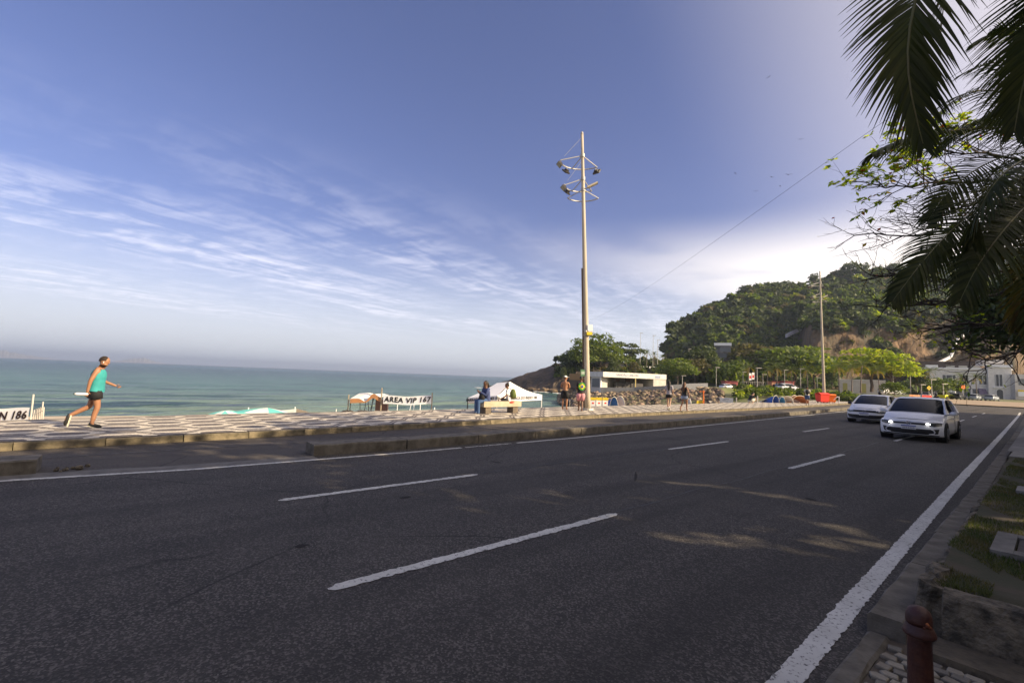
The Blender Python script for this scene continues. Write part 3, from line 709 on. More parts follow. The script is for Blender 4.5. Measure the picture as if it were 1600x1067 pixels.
LEAF = {
    'deep': M('leaf_deep', (.036, .055, .016), .7, col2=(.062, .084, .022), vs=.35, transl=.25, island=.45),
    'mid': M('leaf_mid', (.065, .10, .016), .7, col2=(.11, .145, .022), vs=.4, transl=.35, island=.4),
    'bright': M('leaf_bright', (.15, .21, .012), .65, col2=(.24, .26, .02), vs=.5, transl=.45, island=.35),
    'olive': M('leaf_olive', (.075, .075, .028), .8, col2=(.11, .09, .04), vs=.3, transl=.3, island=.4),
}
m_bark = M('bark', (.14, .11, .085), .95, col2=(.07, .055, .045), vs=6, bump=.8, bs=20, stretch=(1, 1, .3))
m_bark_d = M('bark_dark', (.045, .035, .03), .95, col2=(.025, .02, .018), vs=6, bump=.8, bs=20, stretch=(1, 1, .3))
def limb_path(a, b, sag=.0, wob=.1, k=5, rnd=random):
    a, b = Vector(a), Vector(b); ln = (b - a).length
    return [a.lerp(b, i / k) + Vector((rnd.uniform(-1, 1), rnd.uniform(-1, 1), rnd.uniform(-.6, .6))) * (wob * ln * (0 if i in (0, k) else 1) * .35) + Vector((0, 0, sag * ln * math.sin(math.pi * i / k))) for i in range(k + 1)]
TREE_KINDS = {}
def broad_tree_meshes(key, H, Rr, trunk_h, leaf, n=900, layers=3, size=.42, seed=1, flat=.28, lobes=5):
    """crown in flat tiers; returns (trunk mesh, crown mesh)"""
    if key in TREE_KINDS: return TREE_KINDS[key]
    r_ = random.Random(seed); rng = np.random.default_rng(seed); mb_ = MB()
    top = (r_.uniform(-.04, .04) * H, r_.uniform(-.04, .04) * H, H * .82)
    mb_.tube(limb_path((0, 0, -.3), top, wob=.08, k=6, rnd=r_), [H * .026 * (1 - .8 * i / 6) + .02 for i in range(7)], 7)
    cs, rs = [], []
    for L_ in range(layers):
        t = (L_ + .5) / layers; zc_ = lerp(trunk_h + H * .06, H * .90, t); rr = Rr * (1 - .50 * t ** 1.6)
        for q in range(lobes if L_ < layers - 1 else max(2, lobes - 2)):
            a = 2 * math.pi * (q + r_.random() * .8) / lobes; d = rr * r_.uniform(.38, .72)
            cc = (math.cos(a) * d, math.sin(a) * d, zc_ + r_.uniform(-.5, .5) * H * .07); cs.append(cc); k_ = r_.uniform(.36, .56)
            rs.append((rr * k_, rr * k_, max(H * .05, rr * flat * r_.uniform(.7, 1.2))))
            mb_.tube(limb_path((0, 0, max(trunk_h * .75, cc[2] - H * .16)), cc, wob=.15, k=4, rnd=r_), [H * .011, H * .009, H * .006, H * .004, .01], 5)
    me_t = bpy.data.meshes.new('trunk'); me_t.from_pydata(mb_.v, [], mb_.f); me_t.materials.append(m_bark)
    v_, f_ = leaf_cloud(n, cs, rs, size, rng=rng); TREE_KINDS[key] = (me_t, np_mesh('crown', v_, f_, LEAF[leaf])); return TREE_KINDS[key]
def broad_tree(key, loc, label, sc=1.0, rz=0, group=None, name='broadleaf_tree', **kw):
    a, b = broad_tree_meshes(key, **kw) if kw else TREE_KINDS[key]
    t = thing(name, label, 'tree', loc, rz, group); t.scale = sc if isinstance(sc, tuple) else (sc, sc, sc)
    put('trunk', a, t); put('crown', b, t); return t

# ---- rocky headland on the left of the cove
m_rockd = M('headland_rock', (.115, .085, .060), .9, col2=(.045, .038, .030), vs=.22, vlo=.38, vhi=.62, bump=1.0, bs=.9, dist=.8, detail=9)
RIDGE = [(752, 606.5), (765, 603), (785, 597), (800, 592), (815, 586), (835, 580), (850, 575), (870, 568), (900, 562), (950, 563), (1000, 569), (1030, 572), (1060, 576)]
rnd = random.Random(5); vs = []; cols = list(range(752, 1062, 4)); KT = 14
def fbm(x, y, s_=1.0):
    v = 0; a = 1
    for o_ in range(4): v += a * (math.sin(x * s_ * 1.7 ** o_ + 1.3 * o_ + math.sin(y * s_ * 1.3 * 1.9 ** o_)) * math.cos(y * s_ * 1.5 ** o_ * 1.1 + o_ * 2.1)); a *= .55
    return v
for px in cols:
    py = interp(px, RIDGE); Zt = lerp(182, 188, (px - 752) / 310); Zf = interp(px, [(752, 181), (800, 172), (880, 150), (960, 146), (1060, 146)])
    top = Wp(px, py, Zt)
    for j in range(KT + 8):
        if j <= KT:
            t = j / KT; Z = lerp(Zf, Zt, t); z = lerp(-3.6, top.z, sstep(0, 1, t) ** .8 if px < 900 else t ** .6); z += fbm(px * .35, Z * .55, .9) * .55 * min(1, 4 * t) * (1 - t * .6)
        else:
            t = (j - KT) / 7; Z = lerp(Zt, Zt + 60, t); z = lerp(top.z, -6 if px < 900 else top.z * .6, t)
        p = Wz(px, z, Z); vs.append((p.x, p.y, p.z))
k = KT + 8; fs = [(i * k + j, (i + 1) * k + j, (i + 1) * k + j + 1, i * k + j + 1) for i in range(len(cols) - 1) for j in range(k - 1)]
me = bpy.data.meshes.new('headland'); me.from_pydata(vs, [], fs); me.materials.append(m_rockd); me.update(); struct(put('headland', me))
# boulders at its foot and foam round them
def rock_mesh(seed, name='boulder', mat=None):
    r_ = random.Random(seed); mb_ = MB(); mb_.ell((0, 0, 0), (1, 1, .8), 7, 5)
    mb_.v = [tuple(Vector(v) * r_.uniform(.74, 1.15)) for v in mb_.v]
    me_ = bpy.data.meshes.new(name); me_.from_pydata(mb_.v, [], mb_.f); me_.materials.append(mat or m_rockd); return me_
m_stone = M('riprap_stone', (.30, .235, .16), .9, col2=(.10, .078, .055), vs=.9, vlo=.4, vhi=.6, bump=.8, bs=4, dist=.1, island=.55)
ROCK = [rock_mesh(i, 'boulder', M('boulder_brown', (.20, .14, .085), .9, col2=(.07, .055, .04), vs=1.2, bump=.9, bs=4, dist=.2)) for i in range(5)]
for i in range(34):
    px = random.uniform(756, 905); Z = interp(px, [(752, 180), (800, 171), (880, 149), (960, 145)]) + random.uniform(-2, 4); p = Wz(px, -2.8 + random.uniform(0, .6), Z)
    o = put('boulder', random.choice(ROCK), None, p, random.uniform(0, 6)); s_ = random.uniform(.5, 1.6); o.scale = (s_, s_ * .9, s_ * .8)
    tag(o, 'brown sea-worn boulder at the foot of the rocky headland', 'boulder', 'boulders along the foot of the headland')
m_foam = M('sea_foam', (.75, .76, .74), .9)
v_, f_ = [], []
mb = MB()
for i in range(150):
    px = random.choice([random.uniform(836, 918), random.uniform(745, 758), random.uniform(870, 918)]); Z = interp(px, [(752, 180), (800, 170), (880, 147), (918, 122)]) - abs(random.gauss(0, 1.6))
    p = Wz(px, SEA + .12, Z); a = random.uniform(.3, 1.3); q = random.uniform(0, 3)
    mb.ell(p, (a, a * .5, .12), 7, 4, mat=Matrix.Rotation(q, 3, 'Z'))
o = mb.build('sea_foam', m_foam); tag(o, kind='stuff')

# ---- riprap bank
v_, f_ = [], []; base_v = []
RK = []
for s_ in range(8):
    r_ = random.Random(s_ + 50); m_ = MB(); m_.ell((0, 0, 0), (1, .9, .75), 6, 4); RK.append((np.array([tuple(Vector(v) * r_.uniform(.68, 1.2)) for v in m_.v]), m_.f))
tris = []; off = 0; VV = []
for i in range(2600):
    px = random.uniform(896, 1128) if random.random() < .95 else random.uniform(872, 900); t = random.random(); Zt = interp(px, [(870, 98), (900, 88), (1000, 81), (1128, 70)]); Zb = interp(px, [(870, 92), (900, 72), (960, 66), (1128, 56)])
    zt = interp(px, [(870, -1.9), (900, -1.0), (930, -.75), (1000, -.2), (1050, .5), (1128, .8)]); zb = interp(px, [(870, -3.2), (900, -3.2), (960, -2.9), (1040, -2.0), (1128, -1.2)])
    p = Wz(px, lerp(zb, zt, t) + random.uniform(-.2, .25), lerp(Zb, Zt, t)); a = random.uniform(.2, .52) if random.random() < .9 else .7
    vv, ff = RK[i % 8]; ang = random.uniform(0, 6.28); ca, sa = math.cos(ang), math.sin(ang); sz = vv * np.array([a, a, a * .85]); q = random.uniform(-.6, .6)
    z_ = sz[:, 2] * math.cos(q) + sz[:, 0] * math.sin(q); x_ = sz[:, 0] * math.cos(q) - sz[:, 2] * math.sin(q)
    VV.append(np.c_[x_ * ca - sz[:, 1] * sa + p.x, x_ * sa + sz[:, 1] * ca + p.y, z_ + p.z])
    tris += [tuple(j + off for j in f) for f in ff]; off += len(vv)
o = put('riprap_stones', np_mesh('riprap_stones', np.concatenate(VV), tris, m_stone)); tag(o, 'heap of brown broken stones banked below the beach kiosk', 'rocks', kind='stuff')

# ---- the hill
CREST = [(1036, 603), (1041, 585), (1044, 560), (1047, 532), (1056, 514), (1075, 502), (1100, 490), (1130, 476), (1150, 466), (1190, 455), (1230, 452), (1260, 447), (1300, 438), (1330, 431), (1360, 433), (1400, 430), (1460, 418), (1520, 400), (1600, 396), (1800, 392), (2200, 410), (2600, 450)]
def cliff_amt(px, py):
    lo = interp(px, [(1240, 520), (1262, 508), (1320, 512), (1400, 516), (1480, 500), (1560, 505), (1600, 520)])
    py -= 7 + 5 * math.sin(px * .045)
    return sstep(1236, 1262, px) * (1 - sstep(1575, 1640, px)) * sstep(lo - 5, lo + 5, py + 5 * math.sin(px * .11) + 3 * math.sin(px * .37))
cols = [1036 + 3 * i for i in range(22)] + list(range(1103, 1640, 6)) + list(range(1640, 2640, 40)); KH = 40; vs = []
def hill_point(px, t):
    pyc = interp(px, CREST); pb = horizon(px) - 1; py = lerp(pb, pyc, t); Zb = interp(px, [(1036, 235), (1120, 185), (1250, 175), (1600, 178), (2600, 200)]); Zc = interp(px, [(1036, 240), (1060, 262), (1120, 270), (1300, 290), (1600, 300), (2600, 330)])
    inside = sstep(1236, 1270, px) * (1 - sstep(1580, 1650, px))
    plain = t ** 1.15; cl = 0.10 * t + (.90) * sstep(.55, 1.0, t)
    Z = lerp(Zb, Zc, lerp(plain, cl, inside))
    Z += 1.5 * fbm(px * .05, py * .08, 1.0) + (2.4 * math.sin(px * .026 + py * .015) + .7 * math.sin(px * .12 + py * .05) + .5 * fbm(px * .3, py * .2, 1.0)) * inside
    return px, py, Z
for px in cols:
    for j in range(KH + 7):
        if j <= KH: q = hill_point(px, j / KH); p = Wp(*q)
        else:
            t = (j - KH) / 6; q = hill_point(px, 1); a = Wp(*q); p = Wz(px, lerp(a.z, 10, sstep(0, 1, t)), q[2] + 260 * t)
        vs.append(tuple(p))
k = KH + 7; fs = [(i * k + j, (i + 1) * k + j, (i + 1) * k + j + 1, i * k + j + 1) for i in range(len(cols) - 1) for j in range(k - 1)]
m_cliff = M('hill_rock', (.17, .105, .055), .92, col2=(.06, .05, .032), vs=.10, vlo=.40, vhi=.62, bump=1.0, bs=.35, dist=2.0, stretch=(1, 1, .22), detail=9)
me = bpy.data.meshes.new('hill'); me.from_pydata(vs, [], fs); me.materials.append(m_cliff); me.polygons.foreach_set('use_smooth', [True] * len(fs)); me.update(); struct(put('hill', me))

# ---- the wood that covers it
def forest(name, n, sampler, size_r, leaves, leafsize, mats, seed):
    rng = np.random.default_rng(seed); protos = []
    for q in range(10):
        cs, rs = [], []; k_ = rng.integers(4, 7)
        for i in range(k_):
            a = rng.random() * 6.28; d = rng.uniform(.2, .6); cs.append((math.cos(a) * d, math.sin(a) * d, rng.uniform(-.1, .55))); rs.append((rng.uniform(.3, .5),) * 2 + (rng.uniform(.22, .4),))
        v, f = leaf_cloud(leaves, cs, rs, leafsize, rng=rng); protos.append(v)
    VV, MI = [], []; k_ = 0
    for i in range(n):
        s_ = sampler(rng)
        if s_ is None: continue
        p, m_ = s_; r0 = rng.uniform(*size_r); a = rng.random() * 6.28; ca, sa = math.cos(a), math.sin(a); v = protos[k_ % 10] * np.array([r0, r0, r0 * rng.uniform(.75, 1.25)])
        VV.append(np.c_[v[:, 0] * ca - v[:, 1] * sa + p[0], v[:, 0] * sa + v[:, 1] * ca + p[1], v[:, 2] + p[2] + r0 * .3]); MI.append(np.full(leaves, m_)); k_ += 1
    V_ = np.concatenate(VV); F_ = np.arange(len(V_)).reshape(-1, 4)
    o_ = put(name, np_mesh(name, V_, F_, mats, mi=np.concatenate(MI))); return o_
def hill_sampler(rng):
    px = rng.uniform(1044, 1640) if rng.random() < .85 else rng.uniform(1640, 2300); t = rng.random() ** .8
    q = hill_point(px, t)
    if rng.random() < cliff_amt(px, q[1]) * .93: return None
    if cliff_amt(px, q[1] + 3) > .5 and rng.random() < .5: return None
    p = Wp(*q); m_ = rng.choice([0, 0, 0, 1, 1, 3, 2], p=[.22, .22, .16, .2, .1, .08, .02]); return p, m_
o = forest('hillside_wood', 2900, hill_sampler, (2.2, 5.2), 130, .30, [LEAF['deep'], LEAF['mid'], LEAF['bright'], LEAF['olive']], 21)
tag(o, 'dense dark green wood covering the slope of the hill', 'wood', kind='stuff')
def scrub_sampler(rng):      # grounds between the promenade and the hill, and the slope under the look-out
    px = rng.uniform(868, 1640); 
    if px < 1040:
        Z = rng.uniform(163, 190); py = interp(px, RIDGE); a = Wp(px, py, 186).z; z = lerp(1, a, (Z - 160) / 28)
    else: Z = rng.uniform(150, 178); z = terr(px, Z) + .5
    if 1300 < px < 1420 and rng.random() < .6: return None
    return Wz(px, z, Z), rng.choice([0, 1, 3], p=[.55, .35, .1])
o = forest('undergrowth', 620, scrub_sampler, (1.5, 3.4), 110, .30, [LEAF['deep'], LEAF['mid'], LEAF['bright'], LEAF['olive']], 22)
tag(o, 'dark undergrowth at the foot of the hill and headland', 'undergrowth', kind='stuff')
def hedge_sampler(rng):      # creeping beach plants by the end of the promenade
    px = rng.uniform(1150, 1345); Z = rng.uniform(56, 84); top = interp(px, [(1150, .3), (1180, .9), (1215, .6), (1240, .9), (1300, .9), (1345, .4)])
    p = Wz(px, 0, Z); 
    if p.x > interp(min(75, p.y), PF) - 1.5 and p.y < 76: return None
    if p.x > -27 and p.y < 76: return None
    return (p.x, p.y, terr(px, Z) - .1), rng.choice([0, 1, 2], p=[.35, .5, .15])
o = forest('beach_creeper', 520, hedge_sampler, (.5, 1.1), 90, .22, [LEAF['deep'], LEAF['mid'], LEAF['bright']], 23)
tag(o, 'low green creepers spreading beside the end of the promenade', 'creeper', kind='stuff')
# emergent trees one can tell apart along the crest
KW = dict(leaf='deep')
broad_tree_meshes('crest_a', 11, 5.5, 5, 'deep', n=700, layers=3, size=.62, seed=3, flat=.34)
broad_tree_meshes('crest_b', 9, 5, 4, 'mid', n=650, layers=2, size=.62, seed=4, flat=.32)
broad_tree_meshes('crest_c', 13, 4, 6, 'deep', n=500, layers=4, size=.6, seed=5, flat=.4)
CT = [(1057, 512, 1, 'a'), (1085, 497, .9, 'b'), (1099, 489, .8, 'c'), (1125, 478, .9, 'a'), (1145, 466, .7, 'b'), (1166, 458, 1.15, 'a'), (1186, 455, .75, 'c'), (1205, 452, .9, 'b'), (1228, 446, .9, 'a'),
      (1252, 446, 1.0, 'b'), (1272, 438, .9, 'c'), (1294, 434, 1.0, 'b'), (1312, 430, 1.0, 'a'), (1330, 424, 1.35, 'a'), (1349, 426, 1.1, 'c'), (1372, 424, 1.1, 'b'), (1396, 420, 1.0, 'a'), (1425, 416, 1.0, 'b'), (1455, 410, 1.1, 'a')]
names = ['leftmost, above the steep end of the hill', 'second from the left end', 'thin, left of the round dip', 'where the crest starts to rise', 'small, just left of the round domed tree', 'domed and standing clear of the crest',
         'thin, just right of the domed tree', 'low and wide, mid crest', 'tall, mid crest', 'wide, left of the second floodlight mast', 'thin, just left of the second floodlight mast', 'right of the second floodlight mast', 'below and left of the highest tree', 'highest and widest on the hill top',
         'thin, right of the highest tree', 'wide, left of the bare branches', 'behind the bare branch tips', 'behind the palm fronds', 'last before the fronds hide the crest']
for (px, py, s_, kk), nm in zip(CT, names):
    py += 5
    Z = hill_point(px, 1)[2] - 3; p = Wp(px, py + 3, Z); broad_tree('crest_' + kk, (p.x, p.y, p.z - 3.5 * s_), 'hill crest tree, ' + nm, s_, random.uniform(0, 6), 'trees along the crest of the hill')

# ---- trees at the foot of the hill and on the headland
broad_tree_meshes('head_a', 14, 7.0, 4, 'mid', n=2600, layers=4, size=.46, seed=8, flat=.36, lobes=6)
broad_tree_meshes('head_b', 12, 6.0, 3, 'deep', n=2200, layers=4, size=.46, seed=9, flat=.36, lobes=6)
broad_tree_meshes('umbrella', 12, 6.5, 6.5, 'deep', n=1500, layers=2, size=.42, seed=10, flat=.20, lobes=6)
broad_tree_meshes('almond', 9, 6.2, 3, 'bright', n=2300, layers=4, size=.40, seed=12, flat=.16, lobes=6)
broad_tree_meshes('almond_b', 9, 6.2, 3, 'mid', n=2200, layers=4, size=.40, seed=13, flat=.18, lobes=6)
broad_tree_meshes('bush', 4, 4, .5, 'mid', n=1300, layers=3, size=.34, seed=14, flat=.5, lobes=6)
broad_tree_meshes('rust', 7, 4.5, 2.5, 'olive', n=1300, layers=3, size=.36, seed=15, flat=.3, lobes=5)
MT = [('head_b', 893, 545, 590, 1, 170, 'dark tree at the left end of the clump on the headland'), ('head_a', 913, 527, 590, 1.03, 165, 'large tree on the headland just behind the main floodlight mast'),
      ('head_a', 938, 520, 592, 1.08, 168, 'tallest tree on the headland, right of the main floodlight mast'), ('umbrella', 979, 532, 590, 1.0, 175, 'flat-topped tree on the headland with layered branches'),
      ('head_b', 958, 560, 592, .8, 160, 'low tree in front of the flat-topped headland tree'), ('head_b', 880, 572, 596, .6, 158, 'small dark tree on the slope at the left edge of the headland clump'), ('rust', 990, 565, 590, .7, 162, 'small olive tree under the flat-topped tree'),
      ('almond_b', 1059, 557, 606, 1.05, 132, 'small layered tree standing right of the white beach kiosk'), ('head_b', 1096, 536, 604, 1.0, 150, 'leafy tree just left of the grey look-out tower'),
      ('rust', 1086, 560, 604, 1.0, 140, 'brownish tree below the leafy one left of the look-out tower'), ('bush', 1140, 566, 606, 1.7, 135, 'big rounded bush below the grey look-out tower'),
      ('head_b', 1160, 545, 604, .9, 155, 'dark tree right of the grey look-out tower'), ('rust', 1183, 536, 604, 1.35, 150, 'olive layered tree left of the wide green almond tree'), ('almond_b', 1210, 540, 606, 1.35, 142, 'wide green almond tree left of the second floodlight mast'),
      ('almond_b', 1243, 536, 606, 1.5, 140, 'wide layered almond tree just left of the second floodlight mast'), ('almond', 1272, 552, 606, 1.05, 134, 'bright green almond tree right behind the second floodlight mast'), ('head_b', 1300, 575, 606, .6, 128, 'small dark tree right of the second floodlight mast'),
      ('almond', 1362, 541, 610, 1.25, 108, 'tallest bright yellow-green almond tree above the white cars'), ('almond', 1392, 552, 611, 1.0, 104, 'bright yellow-green almond tree, right of the tallest one'), ('bush', 1398, 598, 616, .55, 84, 'yellow-green bush on the kerb behind the white cars'),
      ('head_b', 1438, 572, 612, .7, 118, 'dark small tree left of the white classical building'), ('bush', 1478, 592, 614, 1.2, 110, 'dark bush in front of the white classical building'), ('rust', 1430, 590, 611, .5, 120, 'small brown tree beside the far lamp post'), ('bush', 1462, 600, 614, .6, 108, 'small bush beside the yellow road sign')]
for key, px, pt, pb_, s_, Z, lab in MT:
    H0 = {'head_a': 14, 'head_b': 12, 'umbrella': 12, 'almond': 9, 'almond_b': 9, 'bush': 4, 'rust': 7}[key]
    b = Wp(px, pb_, Z); tz = Wp(px, pt, Z).z; sz = (tz - b.z) / (H0 * .97); broad_tree(key, (b.x, b.y, b.z), lab, (sz * s_ if key not in ('bush',) else s_, sz * s_ if key not in ('bush',) else s_, sz), random.uniform(0, 6))

# ---- palms: built once, copied
m_frond = M('palm_leaf', (.050, .080, .018), .5, col2=(.095, .115, .022), vs=.8, transl=.3, island=.25)
m_frond_y = M('palm_leaf_yellow', (.26, .19, .03), .6, col2=(.20, .13, .03), vs=.8, transl=.35, island=.2)
m_trunkp = M('palm_trunk', (.22, .18, .14), .9, col2=(.13, .105, .085), vs=9, bump=.8, bs=12, stretch=(.3, .3, 3))
m_rach = M('palm_rib', (.13, .15, .035), .5, col2=(.17, .15, .05), vs=3)
def frond_mesh(path, length_l, n, width, droop, mats, segs=3, vee=.5, taper=True, up=Vector((0, 0, 1)), name='frond', seed=0, rib=.02, fwd=.55):
    """a palm frond: rib along path, leaflets on both sides as folded, drooping blades"""
    rnd_ = random.Random(seed); mb_ = MB(); P_ = [Vector(p) for p in path]; k = len(P_)
    def at(t):
        q = t * (k - 1); i = min(int(q), k - 2); u = q - i
        p0, p1, p2, p3 = P_[max(i - 1, 0)], P_[i], P_[i + 1], P_[min(i + 2, k - 1)]
        pos = .5 * ((2 * p1) + (p2 - p0) * u + (2 * p0 - 5 * p1 + 4 * p2 - p3) * u * u + (3 * p1 - p0 - 3 * p2 + p3) * u ** 3)
        tan = .5 * ((p2 - p0) + 2 * (2 * p0 - 5 * p1 + 4 * p2 - p3) * u + 3 * (3 * p1 - p0 - 3 * p2 + p3) * u * u); return pos, tan.normalized()
    pts = [at(i / 14)[0] for i in range(15)]; mb_.tube(pts, [rib * (1 - .85 * i / 14) for i in range(15)], 5, m=1)
    for i in range(n):
        t = .10 + .90 * (i + .5) / n; p, tg = at(t)
        sd_ = tg.cross(up); sd_ = sd_.normalized() if sd_.length > .05 else tg.cross(Vector((0, 1, 0))).normalized(); nrm = sd_.cross(tg).normalized()
        ll = length_l * (math.sin(math.pi * min(1, (t * .80 + .16))) ** .7) * rnd_.uniform(.88, 1.08) * (1 if t < .97 else .8)
        f_ = fwd + .9 * t ** 3
        for s_ in (-1, 1):
            d = (sd_ * s_ * (1 - .25 * t) + tg * (f_ + rnd_.uniform(-.07, .07)) + nrm * (vee + rnd_.uniform(-.10, .10))).normalized(); q = p.copy(); wv = width * rnd_.uniform(.8, 1.15)
            vs_ = []; cur = d.copy(); w0 = tg.copy()
            for j in range(segs + 1):
                u = j / segs; ww = wv * (1 - u ** 1.6) * (.55 + .45 * min(1, u * 4)) + .0008
                wd_ = (w0 - cur * w0.dot(cur)).normalized(); vs_ += [q - wd_ * ww, q + wd_ * ww]
                q = q + cur * (ll / segs); cur = (cur + Vector((0, 0, -droop * rnd_.uniform(.7, 1.25)))).normalized()
            mb_.add(vs_, [(2 * j, 2 * j + 1, 2 * j + 3, 2 * j + 2) for j in range(segs)], 0)
    me_ = bpy.data.meshes.new(name); me_.from_pydata(mb_.v, [], mb_.f)
    for q in mats: me_.materials.append(q)
    me_.polygons.foreach_set('material_index', mb_.m); me_.update(); return me_
def arc(ln, e0, e1, k=6):
    p = Vector((0, 0, 0)); out_ = [p.copy()]
    for i in range(k):
        e = lerp(e0, e1, (i / (k - 1))); p = p + Vector((0, math.cos(e), math.sin(e))) * ln / k; out_.append(p.copy())
    return out_
small_fronds = [frond_mesh(arc(3.3, 1.25, -.1), .75, 20, .045, .25, (m_frond, m_rach), 2, seed=1, rib=.03), frond_mesh(arc(3.4, .8, -.8), .8, 20, .045, .3, (m_frond, m_rach), 2, seed=2, rib=.03),
                frond_mesh(arc(3.2, .3, -1.2), .8, 20, .045, .35, (m_frond, m_rach), 2, seed=3, rib=.03), frond_mesh(arc(2.9, -.5, -1.5), .7, 18, .045, .2, (m_frond_y, m_frond_y), 2, seed=4, rib=.03)]
def make_palm(H, name='coconut_palm', lean=.06, seed=0, r0=.17):
    r_ = random.Random(seed); t = thing(name, 'coconut palm', 'palm tree')
    mb_ = MB(); pts = [(H * lean * (i / 8) ** 2, 0, H * i / 8) for i in range(9)]; mb_.tube(pts, [r0 * (1.5 if i == 0 else 1 - .35 * i / 8) for i in range(9)], 9)
    mb_.build('trunk', m_trunkp, t, smooth=True); top = Vector(pts[-1])
    for i in range(17):
        kk = 0 if i < 5 else 1 if i < 10 else 2 if i < 14 else 3
        o_ = put('frond', small_fronds[kk], t, top, i * 2.399 + r_.uniform(-.2, .2)); s_ = r_.uniform(.85, 1.1); o_.scale = (s_, s_, s_)
    return t
PL = [(1169, 566, 608, 122, 'left of the flags, beside the pink kiosk'), (1199, 572, 608, 120, 'short, left of the leaning palm'), (1214, 568, 609, 112, 'with hanging yellow fronds left of the pink container'), (1238, 573, 609, 118, 'behind the pink container'),
      (1262, 572, 610, 108, 'with yellow dead fronds above the delivery van'), (1311, 566, 612, 104, 'just right of the second floodlight mast'), (1331, 566, 613, 96, 'in front of the low white wall, left'), (1345, 562, 614, 88, 'with a thick leaning trunk in front of the low white wall'),
      (1374, 572, 613, 94, 'under the bright almond tree'), (1432, 579, 613, 118, 'leftmost in front of the white classical building'), (1453, 574, 613, 116, 'tall, at the left corner of the white classical building'),
      (1502, 583, 616, 112, 'in front of the middle windows of the classical building'), (1526, 584, 616, 112, 'in front of the right windows of the classical building'), (1010, 546, 575, 178, 'on the look-out, left of the pair'), (1023, 550, 575, 180, 'on the look-out, in the middle'), (1035, 554, 576, 180, 'on the look-out, nearest the hill')]
palm0 = make_palm(7.0, seed=3)
palm_kids = [o_ for o_ in palm0.children]
def copy_tree(root, loc, rz, sc, label, group=None):
    r = root.copy(); COL.objects.link(r); r.location = loc; r.rotation_euler = (0, 0, rz); r.scale = (sc,) * 3 if not isinstance(sc, tuple) else sc; r['label'] = label
    if group: r['group'] = group
    for ch in root.children:
        c_ = ch.copy(); COL.objects.link(c_); c_.parent = r
        for g_ in ch.children:
            d = g_.copy(); COL.objects.link(d); d.parent = c_
    return r
bpy.context.view_layer.update()
for i, (px, pt, pb_, Z, lab) in enumerate(PL):
    b = Wp(px, pb_, Z); H = Wp(px, pt, Z).z - b.z; s_ = H / 8.6; s_ = (max(s_, .62), max(s_, .62), s_) if s_ < .62 else s_
    lb = 'coconut palm ' + lab
    if i == 0: palm0.location = b; palm0.rotation_euler.z = 1; palm0.scale = (s_,) * 3 if not isinstance(s_, tuple) else s_; palm0['label'] = lb; palm0['group'] = 'palms in front of the hill'
    else: copy_tree(palm0, b, random.uniform(0, 6), s_, lb, 'palms in front of the hill')
# ================================================================ buildings and street furniture
m_white = M('white_render', (.72, .70, .66), .8, col2=(.60, .58, .54), vs=1.5)
m_whitep = M('white_paint', (.80, .80, .79), .6)
m_cream = M('cream_render', (.60, .57, .52), .85, col2=(.50, .47, .43), vs=1.2)
m_dglass = M('dark_glass', (.03, .035, .04), .15, spec=.6)
m_shadew = M('window_shutter', (.16, .17, .17), .7)
m_tree_shade = M('rear_block_shaded', (.065, .045, .04), .8, col2=(.04, .032, .03), vs=1)  # rear block: the shade of the trees is put into this dark brown
m_greyw = M('grey_wall', (.17, .175, .20), .85, col2=(.13, .135, .15), vs=1)
m_black = M('black_paint', (.015, .015, .016), .6)
m_letter = M('letter_blue_grey', (.20, .25, .36), .7)
m_ink = M('lettering_ink', (.035, .03, .035), .7)
m_steel = M('galvanised_steel', (.42, .40, .36), .55, metal=.4)
m_pole = M('pole_concrete', (.56, .50, .40), .85, col2=(.44, .39, .30), vs=2.5, bump=.3, bs=25, stretch=(1, 1, .25))
m_green = M('sign_green', (.10, .22, .12), .6)
m_yellow = M('yellow_plastic', (.75, .55, .03), .5)
m_red = M('red_plastic', (.75, .04, .02), .45)
m_orange = M('orange_plastic', (.85, .20, .02), .45)
m_pinkr = M('faded_red_panel', (.42, .10, .09), .75, col2=(.33, .08, .08), vs=2)
m_blue = M('blue_cloth', (.05, .12, .42), .8)
m_lblue = M('light_blue_cloth', (.12, .35, .60), .8)
m_pinkc = M('pink_cloth', (.60, .30, .34), .8, col2=(.75, .6, .6), vs=5)
m_teal = M('turquoise_cloth', (.15, .58, .52), .75)
m_cloth = M('white_cloth', (.78, .77, .74), .85, col2=(.70, .68, .64), vs=3)

def frame_xy(a, b):
    """origin a, unit vector along a->b (horizontal) and its outward normal towards the camera"""
    a, b = Vector(a), Vector(b); r = Vector((b.x - a.x, b.y - a.y, 0)); ln = r.length; r.normalize(); n_ = Vector((r.y, -r.x, 0))
    if n_.dot(Vector((-a.x, -a.y, 0))) < 0: n_ = -n_
    return r, n_, ln
class Fac:          # builds boxes on a facade: u along, v up, w out of the wall
    def __init__(s, o, r, n_): s.o, s.r, s.n = Vector(o), r, n_
    def p(s, u, v, w_=0): return s.o + s.r * u + s.n * w_ + Vector((0, 0, v))
    def box(s, mb_, u0, u1, v0, v1, w0, w1, m=0):
        return mb_.hexa([s.p(u0, v0, w1), s.p(u1, v0, w1), s.p(u1, v0, w0), s.p(u0, v0, w0), s.p(u0, v1, w1), s.p(u1, v1, w1), s.p(u1, v1, w0), s.p(u0, v1, w0)], m)

